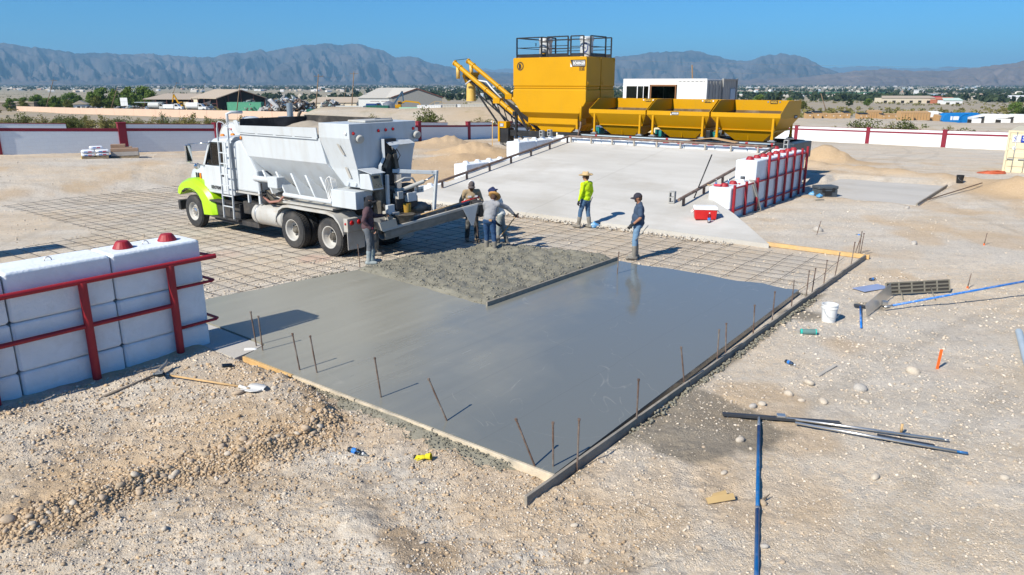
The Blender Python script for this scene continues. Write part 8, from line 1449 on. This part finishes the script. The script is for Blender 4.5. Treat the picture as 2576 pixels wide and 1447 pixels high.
# cooler
g = W(15.95, 5.15, rz_(15.95)); cl = thing('cooler', 'red drinks cooler with white lid on the ramp apron', 'cooler', g, R(-8)); REDC = M('cooler_red', (.55, .012, .012), .4, var=.15, scale=6)
MB().loft([[(-.33, -.19, 0), (.33, -.19, 0), (.33, .19, 0), (-.33, .19, 0)], [(-.36, -.21, .32), (.36, -.21, .32), (.36, .21, .32), (-.36, .21, .32)]]).build('tub', REDC, cl, False, .03); MB().loft([[(-.375, -.225, .322), (.375, -.225, .322), (.375, .225, .322), (-.375, .225, .322)], [(-.37, -.22, .40), (.37, -.22, .40), (.37, .22, .40), (-.37, .22, .40)], [(-.34, -.19, .425), (.34, -.19, .425), (.34, .19, .425), (-.34, .19, .425)]]).build('lid', WHT, cl, False, .015)
for s_ in (-1, 1): MB().tube([(s_ * .37, -.12, .30), (s_ * .44, -.12, .22), (s_ * .44, .12, .22), (s_ * .37, .12, .30)], .016, 6).build('handle', WHT, cl, True)
PET = M_glass('clear_plastic', (.82, .90, .95), .05); BLUEL = M('label_blue', (.03, .20, .62), .5); BCAP = M('cap_white', (.8, .8, .8), .4)
def bottle(loc, label, rot=(0, 0, 0), sc=1.0, lab=None):
    r_ = thing('bottle', label, 'bottle', loc); r_.rotation_euler = rot; r_.scale = (sc,) * 3
    MB().lathe([(.028, 0), (.033, .01), (.033, .13), (.028, .16), (.012, .19), (.012, .2)], n=14).build('shell', PET, r_, 'auto'); MB().lathe([(.0335, .06), (.0335, .11)], n=14, caps=False).build('label_band', lab or BLUEL, r_, True); MB().cyl((0, 0, .2), (0, 0, .218), .014, .014, 10).build('cap', BCAP, r_); return r_
bottle(W(15.62, 4.86, rz_(15.6)), 'clear water bottle standing in front of the cooler', (0, 0, 0), 1.5); bottle(gp(878, 1142) + Vector((0, 0, .035)), 'crushed clear bottle lying on the left foreground gravel', (R(90), 0, R(60)), 1.15)
MB().box(-.05, .05, -.03, .03, 0, .02)
bottle(gp(2152, 590), 'tiny discarded bottle beyond the timber', (R(90), 0, 1), 1.0); bottle(gp(1975, 912) + Vector((0, 0, .03)), 'flattened blue bottle right of the slab', (R(88), 0, .4), 1.0); bottle(gp(2186, 707) + Vector((0, 0, .03)), 'clear bottle lying beyond the mesh corner', (R(88), 0, 2.0), 1.0); bottle(gp(1843, 569) + Vector((0, 0, .03)), 'clear bottle lying right of the cooler', (R(88), 0, 1.2), 1.1)
jb = thing('jug', 'white plastic jar lying at the block wall corner', 'jar', gp(617, 893) + Vector((0, 0, .07))); jb.rotation_euler = (R(90), 0, R(95)); MB().lathe([(.06, 0), (.065, .01), (.065, .17), (.05, .2), (.045, .21)], n=18).build('shell', WHT, jb, 'auto'); MB().cyl((0, 0, .21), (0, 0, .25), .05, .05, 16).build('lid', CHROME, jb, 'auto')
cn = thing('drink_can', 'dark printed drink can among the stones by the wall', 'can', gp(586, 940) + Vector((0, 0, .035))); cn.rotation_euler = (R(80), 0, R(-50)); MB().lathe([(.028, 0), (.033, .012), (.033, .15), (.027, .165)], n=14).build('shell', M('can_print', (.03, .05, .07), .25, metal=.6, var=.5, scale=30), cn, 'auto'); MB().cyl((0, 0, .165), (0, 0, .168), .027, .027, 12).build('top', CHROME, cn)
cn2 = thing('drink_can', 'black can lying between the crossed tools', 'can', gp(418, 962) + Vector((0, 0, .035))); cn2.rotation_euler = (R(85), 0, R(-70)); MB().lathe([(.028, 0), (.033, .012), (.033, .15), (.027, .165)], n=14).build('shell', MATS['can_print'], cn2, 'auto'); MB().cyl((0, 0, .165), (0, 0, .168), .027, .027, 12).build('top', CHROME, cn2)
# glove
gl_ = thing('glove', 'yellow and black work glove on the foreground gravel', 'glove', gp(1060, 1158) + Vector((0, 0, .02)), R(175)); GY = cloth('glove_yellow', (.70, .58, .02), 0); pr = [('e', (-.02, 0, .02), (.055, .045, .022))]
for k in range(4): pr.append(('c', (.03, -.035 + .023 * k, .015), (.09 - .01 * abs(k - 1.5), -.045 + .03 * k, .01), .011, .009))
pr.append(('c', (-.01, .045, .015), (.04, .075, .01), .011, .009)); blob('palm', pr, .006, GY, gl_, .002, 3, 2); MB().lathe([(.035, 0), (.045, .06), (.04, .07)], (-.06, 0, .03), 14, (-1, .2, .15), False).build('cuff', GY, gl_, True)
for k in range(3): MB().ell((.085, -.045 + .03 * k, .012), .018, .011, .010).build('fingertip', C_GLV, gl_, True)
# shovels and pick by the wall
def lay(u0, v0, u1, v1, dz0=.03, dz1=.03): a = gp(u0, v0); b_ = gp(u1, v1); return a + Vector((0, 0, dz0)), b_ + Vector((0, 0, dz1))
a, b_ = lay(430, 966, 665, 1018, .04, .02); shovel('shovel with cement coated white blade lying left of the slab', a, b_, False, WOODH, M('blade_white', (.68, .67, .64), .7, var=.1), .15, .34)
a, b_ = lay(265, 1013, 440, 945, .02, .06); pk_ = thing('pickaxe', 'old pickaxe with grey handle lying below the block wall', 'pickaxe', a); pk_.rotation_euler = (b_ - a).to_track_quat('X', 'Z').to_euler(); L = (b_ - a).length; MB().tube([(0, 0, 0), (L * .82, 0, 0)], [.02, .017], 8).build('handle', M('wood_weathered', (.24, .20, .16), .9, var=.2), pk_, True)
MB().tube([(L * .70, -.16, .10), (L * .76, -.05, .05), (L * .80, .03, .03), (L * .95, .10, .06), (L * 1.02, .16, .10)], [.008, .03, .035, .028, .008], 6).build('head', BLADE, pk_, True); MB().bar((L * .62, -.26, .12), (L * .74, -.10, .07), .11, .02).build('adze', BLADE, pk_)
# bucket(s)
def bucket(loc, label, mat, h_=.36, r_=.15, tilt=None, full=False):
    o = thing('bucket', label, 'bucket', loc); o.rotation_euler = tilt or (0, 0, 0)
    MB().lathe([(.0, .0), (r_ * .86, 0), (r_, h_ - .09), (r_ * 1.06, h_ - .085), (r_ * 1.06, h_ - .06), (r_ * 1.01, h_ - .055), (r_ * 1.01, h_ - .03), (r_ * 1.07, h_ - .025), (r_ * 1.07, h_), (r_ * .97, h_), (r_ * .84, .02), (0, .02)], n=26, caps=False).build('pail', mat, o, 'auto')
    MB().tube([(r_ * 1.08 * math.cos(t_), -r_ * .55 * math.sin(t_) - r_ * .75, h_ - .08 - .16 * math.sin(t_)) for t_ in np.linspace(0, PI, 12)], .004, 5).build('bail', STEEL, o, True); return o
bucket(gp(2083, 805), 'white plastic bucket with cement stains right of the slab', M('bucket_white', (.72, .73, .72), .55, dirt=.3, dcol=(.52, .48, .42), dscale=5)); bucket(gp(2410, 473), 'black bucket beyond the side pad', M('bucket_black', (.015, .015, .016), .45), .36, .15)
# floats and poles on the right
BLUEP = M('pole_blue', (.01, .13, .36), .35, metal=.2, var=.2, scale=7, dirt=.25, dcol=(.5, .52, .52), dscale=6); ALU = M('aluminium', (.66, .65, .62), .3, metal=.85, var=.1, dirt=.15, dcol=(.55, .5, .42)); DKST = M('float_dark', (.06, .065, .075), .45, metal=.4, dirt=.25, dcol=(.30, .28, .25))
a, b_ = lay(1816, 1049, 2112, 1072, .05, .03); f1 = thing('bull_float', 'long dark bull float with deep blue pole in the right foreground', 'float', (a + b_) / 2); c_ = (a + b_) / 2; q_ = (b_ - a); ang = math.atan2(q_.y, q_.x); f1.rotation_euler = (0, 0, ang); L = q_.length
MB().box(-L / 2, L / 2, -.06, .06, -.012, .004).box(-L / 2, L / 2, -.06, -.05, .0, .03).build('blade', DKST, f1, False, .004); MB().box(-.06, .06, -.05, .04, .0, .06).build('bracket', ALU, f1, False, .01)
e = gp(1898, 1640); inv = Matrix.Rotation(-ang, 3, 'Z'); st0 = inv @ (gp(1907, 1062) - c_) + Vector((0, 0, .06)); st1 = inv @ (e - c_) + Vector((0, 0, .05)); mid_ = st0.lerp(st1, .52)
MB().tube([st0, st0.lerp(st1, .06)], .020, 10).build('pole_tip', ALU, f1, True); MB().tube([st0.lerp(st1, .06), mid_], .022, 10).build('pole', BLUEP, f1, True); MB().tube([mid_, st1], .024, 10).build('pole', BLUEP, f1, True); MB().tube([mid_ - (st1 - st0).normalized() * .02, mid_ + (st1 - st0).normalized() * .02], .026, 10).build('joint', ALU, f1, True)
a, b_ = lay(1970, 1063, 2385, 1115, .06, .04); o = MB([*a]).tube([a, b_ - (b_ - a) * .03], .017, 10).build('aluminium_pole', ALU, None, True); o.location = a; MB([0, 0, 0]).tube([(b_ - a) * .97, (b_ - a)], .014, 10).build('tip', STEEL, o, True); tag(o, 'upper aluminium float pole lying by the bull float', 'pole')
a, b_ = lay(1998, 1076, 2432, 1147, .06, .04); o = MB([*a]).tube([a, b_ - (b_ - a) * .06], .019, 10).build('aluminium_pole', ALU, None, True); o.location = a; MB().tube([(b_ - a) * .94, (b_ - a)], .017, 10).build('tip', BLUEP, o, True); tag(o, 'lower aluminium float pole with blue tip', 'pole')
a, b_ = lay(2205, 1100, 2350, 1125, .02, .02); o = MB([*a]).bar(a, b_, .12, .012).build('hand_float', DKST, None); o.location = a; tag(o, 'dark steel hand float lying between the aluminium poles', 'float'); tr2 = thing('trowel', 'trowel with upright wooden grip beside the aluminium poles', 'trowel', gp(2265, 1092)); MB().tube([(0, 0, .03), (0, .0, .16)], .018, 8).build('grip', WOODH, tr2, True); MB().box(-.05, .14, -.05, .05, .0, .006).build('blade', DKST, tr2); MB().cyl((0, 0, 0), (0, 0, .04), .008, .008, 6).build('neck', STEEL, tr2)
# float with bright blue pole, tamper grid, small edger
f2_ = thing('bull_float', 'tilted grey bull float with bright blue pole right of the bucket', 'float', gp(2212, 770)); c_ = gp(2212, 770); BRB = M('pole_bright_blue', (.01, .17, .58), .4, var=.15, scale=6, dirt=.35, dcol=(.75, .76, .76), dscale=9)
p0_ = gp(2178, 800) - c_; p1_ = gp(2240, 752) - c_; d_ = (p1_ - p0_); n_ = Vector((-d_.y, d_.x, 0)).normalized(); MB().add([p0_ + Vector((0, 0, .02)), p1_ + Vector((0, 0, .05)), p1_ + n_ * .05 + Vector((0, 0, .34)), p0_ + n_ * .05 + Vector((0, 0, .27)), p0_ + Vector((.012, .01, .02)), p1_ + Vector((.012, .01, .05)), p1_ + n_ * .05 + Vector((.014, .012, .34)), p0_ + n_ * .05 + Vector((.014, .012, .27))], [(0, 1, 2, 3), (7, 6, 5, 4), (0, 4, 5, 1), (1, 5, 6, 2), (2, 6, 7, 3), (3, 7, 4, 0)]).build('blade', ALU, f2_)
MB().bar((p0_ + p1_) / 2 + Vector((.05, .0, .1)), (p0_ + p1_) / 2 + Vector((.16, 0, .1)), .1, .1).build('bracket', ALU, f2_, False, .01)
q0 = gp(2222, 783) - c_ + Vector((0, 0, .10)); q1 = gp(2700, 745) - c_ + Vector((0, 0, .55)); MB().tube([q0, q0.lerp(q1, .04)], .02, 10).build('pole_tip', ALU, f2_, True); MB().tube([q0.lerp(q1, .04), q1], .023, 10).build('pole', BRB, f2_, True)
tp_ = thing('tamper', 'grey mesh concrete tamper lying on edge by the blue pole', 'tamper', gp(2300, 745)); c_ = gp(2300, 745); a = gp(2228, 746) - c_; b_ = gp(2387, 738) - c_; TAMP = M('tamper_grey', (.20, .185, .15), .8, var=.2)
for k in range(4): z = .06 + .075 * k; MB().bar(a + Vector((0, .03 * k, z)), b_ + Vector((0, .03 * k, z)), .02, .03).build('rail', TAMP, tp_)
for k in range(6): q_ = a.lerp(b_, k / 5); MB().bar(q_ + Vector((0, 0, .05)), q_ + Vector((0, .09, .30)), .03, .02).build('crossbar', TAMP, tp_)
MB().add([a + Vector((0, .012, .06)), b_ + Vector((0, .012, .06)), b_ + Vector((0, .10, .29)), a + Vector((0, .10, .29))], [(0, 1, 2, 3)]).build('mesh_plate', M('tamper_mesh', (.05, .045, .04), .9, var=.5, scale=60), tp_)
for u in (2262, 2340): q_ = gp(u, 742) - c_; MB().tube([q_ + Vector((0, .05, .16)), q_ + Vector((-.15, -.45, .02))], .014, 8).build('arm', TAMP, tp_, True)
o = MB().bar((0, 0, 0), (.75, .35, .0), .35, .01).build('plastic_sheet', M('sheet_blue', (.28, .34, .52), .5), None); o.location = gp(2180, 732) + Vector((-.2, 0, .03)); tag(o, 'flat pale blue sheet lying behind the tamper', 'sheet')
eg = thing('edger', 'short blue handled edging tool right of the bucket', 'edger', gp(2160, 775)); c_ = gp(2160, 775); MB().bar(gp(2146, 775) - c_ + Vector((0, 0, .06)), gp(2174, 777) - c_ + Vector((0, 0, .05)), .08, .05).build('head', DKST, eg, False, .01); MB().tube([gp(2162, 780) - c_ + Vector((0, 0, .07)), gp(2165, 825) - c_ + Vector((0, 0, .03))], .02, 9).build('handle', BRB, eg, True)
sp_ = thing('speaker', 'teal cylindrical speaker lying right of the slab', 'speaker', gp(2032, 843) + Vector((0, 0, .05)), R(-5)); MB().lathe([(.0, -.14), (.05, -.135), (.055, -.12), (.055, .12), (.05, .135), (0, .14)], n=18, axis=(1, 0, 0)).build('shell', M('speaker_fabric', (.12, .22, .21), .8), sp_, 'auto')
for s_ in (-1, 1): MB().lathe([(.056, -.012), (.058, 0), (.056, .012), (.03, .013)], (s_ * .13, 0, 0), 18, (1, 0, 0)).build('end_ring', M('speaker_teal', (.02, .45, .38), .5), sp_, True)
# stakes and slats on the right
ORG = M('orange_paint', (.85, .14, .015), .6)
o = MB().bar((0, 0, -.1), (.03, 0, .34), .04, .018, (0, 1, 0)).build('survey_stake', ORG, None); o.location = gp(2355, 928); tag(o, 'orange painted survey stake on the right gravel', 'stake')
for u, v, lb in ((2432, 727, 'thin survey rod with orange base in the right yard'), (2474, 617, 'farther short rod with orange base in the right yard')): r_ = thing('survey_rod', lb, 'stake', gp(u, v)); MB().tube([(0, 0, 0), (.03, 0, .36)], .012, 6).build('rod', RUST, r_, True); MB().cyl((0, 0, 0), (0, 0, .05), .022, .022, 8).build('base', ORG, r_)
o = MB().bar((0, 0, -.3), (.02, 0, 2.1), .06, .04, (0, 1, 0)).build('survey_stake', WOODN, None); o.location = gp(1238, 372); o.scale = (1, 1, 1.0); tag(o, 'tall wooden survey stake with white ribbon near the augers', 'stake'); MB().bar((-.06, 0, 2.02), (.12, 0, 1.95), .02, .1).build('ribbon', WHT, o)
a, b_ = lay(2055, 950, 2100, 922, .02, .02); o = MB([*a]).bar(a, b_, .06, .02).build('scrap_lath', M('slat_grey', (.48, .44, .38), .9), None); o.location = a; tag(o, 'short grey slat beside the large rounded rock', 'slat')
cbp = thing('cardboard', 'torn piece of tan cardboard on the foreground gravel', 'cardboard', gp(1810, 1262) + Vector((0, 0, .02)), R(12)); CBD = M('cardboard_tan', (.52, .36, .16), .85); MB().loft([[(-.17, -.05, .0), (-.16, .03, .03), (-.15, .06, .0), (-.16, .02, .012)], [(.17, -.04, .01), (.18, .04, .045), (.17, .07, .01), (.17, .03, .02)]]).build('folded_piece', CBD, cbp); MB().add([(-.1, .05, .005), (.12, .06, .01), (.14, .14, .03), (-.02, .13, .01)], [(0, 1, 2, 3)]).build('torn_flap', CBD, cbp)
tw_ = thing('twig', 'small broken branch beside the blue pole', 'twig', gp(1925, 1268)); MB().tube([(-.08, 0, .02), (0, .03, .04), (.07, .09, .06)], [.012, .01, .004], 6).tube([(0, .03, .04), (.02, .1, .03)], [.008, .003], 5).build('stem', BARK, tw_, True)
a, b_ = lay(2560, 842, 2600, 990, .06, .06); o = MB([*a]).tube([a, b_], .06, 16).build('plastic_pipe', M('pvc_grey', (.42, .50, .56), .5), None, 'auto'); o.location = a; tag(o, 'grey plastic pipe at the right picture edge', 'pipe')
# hose coil
hc_ = thing('hose_coil', 'coiled orange hose before the tan container', 'hose', gp(2492, 438)); 
for j in range(5): MB().tube([((.7 - .06 * j) * math.cos(t_) * 1.0 + .05 * j, (.45 - .05 * j) * math.sin(t_), .03 + .02 * j + .01 * math.sin(4 * t_ + j)) for t_ in np.linspace(0, 2 * PI, 30)], .02, 5, False).build('loop', M('hose_orange', (.55, .12, .05), .5), hc_, True)
# things on and by the right ramp wall
def rwt(A, B, z): return W(A, B, z)
pc = thing('paint_can', 'white paint can with dark lid on the right ramp wall', 'paint can', rwt(20.05, 5.55, 1.075)); MB().cyl((0, 0, 0), (0, 0, .17), .085, .085, 18).build('tin', WHT, pc, 'auto'); MB().cyl((0, 0, .17), (0, 0, .2), .088, .088, 18).build('lid', DKST, pc, 'auto'); MB().lathe([(.0865, .11), (.0865, .165)], n=18, caps=False).build('dark_band', DKST, pc, True)
sc2 = thing('spray_can', 'silver spray can on the end of the right ramp wall', 'can', rwt(18.72, 5.55, 1.075)); MB().lathe([(.035, 0), (.035, .19), (.02, .22), (.012, .225)], n=14).build('tin', CHROME, sc2, 'auto'); MB().cyl((0, 0, .225), (0, 0, .255), .012, .01, 8).build('nozzle', WHT, sc2)
bottle(rwt(18.35, 5.85, 1.075), 'clear yellow capped bottle among the paint tools on the wall', (0, 0, 0), 1.1)
pt2 = thing('paint_roller', 'red paint roller lying on the end of the wall', 'roller', rwt(18.3, 5.75, 1.12), TH); REDR = M('roller_red', (.50, .05, .08), .8); MB().cyl((0, -.1, 0), (0, .14, 0), .045, .045, 12).build('sleeve', REDR, pt2, 'auto'); MB().tube([(0, .14, 0), (.02, .2, 0), (.12, .22, 0), (.2, .2, 0)], .008, 6).build('frame', STEEL, pt2, True); MB().cyl((.0, .24, -.02), (-.0, .4, -.02), .02, .018, 8).build('handle', WOODH, pt2, True)
br_ = thing('paint_brush', 'paint brush with orange handle lying on the right wall', 'brush', rwt(19.25, 5.35, 1.09), TH + .4); MB().bar((0, 0, 0), (.18, 0, 0), .03, .015).build('handle', ORG, br_); MB().bar((.18, 0, 0), (.3, 0, .0), .07, .02).build('bristles', REDR, br_)
pry = W(18.05, 6.5, rz_(18.05)); o = MB().tube([(0, 0, 0), (.62, .35, 1.5)], .022, 8).build('steel_pipe', M('pipe_black', (.02, .02, .021), .5), None, True); o.location = pry; tag(o, 'black pipe leaning at the near end of the right wall', 'pipe')
o = board('plank', 'pale plank leaning against the red frame of the right wall', gp(1908, 528) + Vector((0, 0, .02)), W(20.0, 5.2, 1.2), .20, .04, M('plank_pale', (.55, .53, .47), .85, var=.15, scale=4))
bgp = thing('paper_bag', 'crumpled brown bag at the foot of the right wall', 'bag', gp(1806, 512) + W(0, 0, 0) * 0); bgp.location = gp(1805, 520) + Vector((.05, .25, 0)); blob('crumpled_paper', [('e', (0, 0, .12), (.10, .09, .14)), ('e', (.05, .04, .26), (.06, .05, .09)), ('e', (-.06, 0, .05), (.10, .09, .06))], .02, M('bag_brown', (.20, .10, .045), .9, var=.3), bgp, .03, 8, 1)
# cinder blocks
def cinder(loc, label, rz=0.0, up=True, mat=None):
    o = thing('cinder_block', label, 'block', loc, rz); CB = mat or M('cinder_grey', (.36, .36, .35), .95, var=.12, scale=6, bump=.5, bscale=40); mb = MB(); L, Wd, Hh = .39, .19, .19
    if up:   # standing on end, holes facing -x
        mb.box(-.095, .095, -.095, -.065, 0, L).box(-.095, .095, .065, .095, 0, L).box(-.095, .095, -.065, .065, 0, .035).box(-.095, .095, -.065, .065, L / 2 - .017, L / 2 + .017).box(-.095, .095, -.065, .065, L - .035, L)
    else: mb.box(-L / 2, L / 2, -.095, -.065, 0, Hh).box(-L / 2, L / 2, .065, .095, 0, Hh).box(-L / 2, -L / 2 + .035, -.065, .065, 0, Hh).box(-.017, .017, -.065, .065, 0, Hh).box(L / 2 - .035, L / 2, -.065, .065, 0, Hh)
    mb.build('block_body', CB, o); return o
cinder(W(17.25, 6.95, rz_(17.25)), 'grey cinder block standing on end on the ramp', TH + .15, True).scale = (1.05,) * 3
cinder(W(25.85, 5.95, 1.84), 'grey cinder block on the far right corner of the wall', TH, True); cinder(W(24.4, 17.7, 1.94), 'left grey cinder block on the left ramp wall', TH, True).scale = (1, 1, .8); cinder(W(25.1, 17.7, 1.94), 'right grey cinder block on the left ramp wall', TH, True).scale = (1, 1, .8)
ply = MB().add([(0, -1.2, 0), (.5, -1.2, 0), (.5, 1.2, .0), (0, 1.2, 0), (.1, 0, .14), (.55, 0, .16)], [(0, 1, 5, 4), (4, 5, 2, 3)]).build('plywood_sheet', M('plywood_tan', (.50, .34, .19), .8, var=.15), None); ply.location = W(26.35, 9.6, 1.96); ply.rotation_euler = (0, 0, TH); sd = ply.modifiers.new('solid', 'SOLIDIFY'); sd.thickness = .012; tag(ply, 'bowed plywood sheet lying before the rightmost bin', 'plywood')
# tool box and ice bags
tbx = thing('tool_box', 'dark grey plastic tool chest on the gravel right of the wall', 'tool box', gp(2072, 497), R(8)); TBG = M('toolbox_grey', (.06, .075, .09), .55, var=.1); MB().box(-.42, .42, -.26, .26, 0, .36).build('tub', TBG, tbx, False, .03); MB().box(-.44, .44, -.28, .28, .365, .50).build('lid', TBG, tbx, False, .04)
for x in (-.22, .22): MB().box(x - .06, x + .06, -.29, -.26, .26, .42).build('latch', INK, tbx, False, .01)
MB().box(-.15, .15, -.285, -.262, .12, .3).build('front_panel', INK, tbx)
def icebag(loc, label, s_=.2): o = thing('water_pack', label, 'bag', loc); blob('plastic_bag', [('e', (0, 0, s_ * .6), (s_, s_ * .8, s_ * .65)), ('e', (s_ * .6, .02, s_ * .5), (s_ * .7, s_ * .6, s_ * .5)), ('c', (0, 0, s_), (.02, 0, s_ * 1.5), s_ * .3, s_ * .12)], .025, M('bag_blue', (.06, .34, .68), .2, var=.6, scale=12, bump=.5, bscale=18, dirt=.5, dcol=(.75, .82, .88), dscale=9), o, .03, 5, 1); return o
icebag(gp(1492, 573), 'blue and white bag of bottles at the feet of the lime shirted man', .15); icebag(gp(2042, 496), 'blue plastic pack of water left of the tool chest', .16); icebag(gp(2050, 502) + Vector((.1, -.1, 0)), 'second blue plastic pack leaning on the tool chest', .12)
o = MB().bar((0, 0, .03), (.4, .12, .03), .08, .05).build('wood_offcut', WOODG, None); o.location = gp(2048, 510); tag(o, 'small wood offcut in front of the tool chest', 'offcut')
board('form_board', 'dark form board at the outer edge of the side pad', G(2305, 516, .06), G(2381, 468, .06), .05, .12, WOODG)
board('wood_strip', 'long weathered strip lying right of the side pad', gp(2330, 512) + Vector((0, 0, .12)), gp(2465, 484) + Vector((0, 0, .12)), .05, .03, M('strip_brown', (.16, .10, .06), .9))
for u, v, s_, lb in ((2280, 527, .1, 'white flat stone near the side pad'), (2323, 500, .06, 'small bluish stone beside the side pad board'), (2367, 486, .06, 'small bluish stone nearer the black bucket'), (2298, 614, .12, 'pale flat stone in the right yard'), (1950, 480, .05, 'x')):
    if lb != 'x': g = gp(u, v); cobble(g.x, g.y, s_, u, 3, lb, None, .2, 'rock')
# pallets by the left wall
PAL_Y = M('pallet_yellow', (.72, .50, .02), .7); PALW = M('pallet_wood', (.30, .23, .15), .9, var=.2); BAG = M('cement_bag', (.74, .76, .79), .6, var=.06); BAGB = M('bag_print_blue', (.10, .22, .50), .6); BAGR = M('bag_print_red', (.45, .06, .12), .6); BRD = M('boards_brown', (.33, .22, .15), .85, var=.15, scale=3); WRAP = M('wrap_grey', (.42, .38, .34), .4, var=.15)
g = AT(238, 383, 38.5); gz0 = zg(g.x, g.y); pl_ = thing('pallet', 'low pallet with yellow end under the white cement bags', 'pallet', (g.x, g.y, gz0), R(30))
for y in (-.45, 0, .45): MB().box(-.6, .6, y - .05, y + .05, 0, .1).build('stringer', PALW, pl_)
for k in range(6): MB().box(-.6 + .22 * k, -.5 + .22 * k, -.5, .5, .1, .12).build('slat', PALW, pl_)
MB().box(-.62, -.6, -.5, .5, .0, .13).build('end_board', PAL_Y, pl_)
k = 0
def bag_at(x, y, z, rz, i):
    c_, s_ = math.cos(R(30)), math.sin(R(30)); o = thing('cement_bag', 'white cement bag on the low pallet, ' + ('lower layer near left', 'lower layer far left', 'lower layer near right', 'lower layer far right', 'upper layer near left', 'upper layer far left', 'upper layer far right', 'upper layer near right', 'single topmost one')[i], 'bag', (g.x + x * c_ - y * s_, g.y + x * s_ + y * c_, gz0 + z), R(30) + rz, 'cement bags on the low pallet')
    MB().ell((0, 0, .085), .30, .20, .085, 16, 8).build('sack', BAG, o, True) if False else MB().loft([[(-.29, -.18, .02), (.29, -.18, .02), (.29, .18, .02), (-.29, .18, .02)], [(-.31, -.2, .08), (.31, -.2, .08), (.31, .2, .08), (-.31, .2, .08)], [(-.28, -.17, .15), (.28, -.17, .15), (.28, .17, .15), (-.28, .17, .15)]]).build('sack', BAG, o, True, .03); MB().box(-.18, -.02, -.205, -.2, .05, .11).build('blue_print', BAGB, o); MB().box(0, .16, -.205, -.2, .05, .11).build('red_print', BAGR, o)
for i, (x, y, z, rz) in enumerate([(-.3, -.3, .12, 0), (-.3, .1, .12, 0), (.35, -.28, .12, 0), (.35, .15, .12, 0), (-.3, -.28, .28, .04), (-.28, .12, .28, -.05), (.33, .12, .28, .05), (.36, -.27, .28, 0), (.1, .2, .44, .1)]): bag_at(x, y, z, rz, i)
g2 = AT(312, 381, 39.5); gz2 = zg(g2.x, g2.y); p2 = thing('pallet', 'pallet carrying the wrapped stack of brown boards', 'pallet', (g2.x, g2.y, gz2), R(25))
for y in (-.45, 0, .45): MB().box(-.6, .7, y - .05, y + .05, 0, .1).build('stringer', PALW, p2)
for k in range(6): MB().box(-.6 + .24 * k, -.5 + .24 * k, -.5, .5, .1, .12).build('slat', PALW, p2)
bs = thing('board_stack', 'stack of brown boxes half wrapped in film by the left wall', 'stack', (g2.x, g2.y, gz2 + .122), R(25)); MB().box(-.6, .7, -.5, .5, 0, .22).build('wrapped_layer', WRAP, bs, False, .02)
for x0, x1, y0, y1, z0_, z1_ in ((-.6, .7, -.5, -.02, .222, .38), (-.6, .4, .0, .5, .222, .42), (-.6, .1, .02, .5, .422, .56)): MB().box(x0, x1, y0, y1, z0_, z1_).build('box', BRD, bs, False, .01)
# ground hugging litter near the pallets
lt = thing('litter', 'crumpled white and blue wrapping between the two pallets', 'litter', AT(278, 383, 39.0)); lt.location.z = zg(lt.location.x, lt.location.y); blob('wrapping', [('e', (0, 0, .08), (.14, .1, .09)), ('e', (.25, .05, .05), (.12, .1, .06)), ('e', (-.2, 0, .04), (.1, .08, .05))], .025, MATS['bag_blue'], lt, .03, 4, 1)
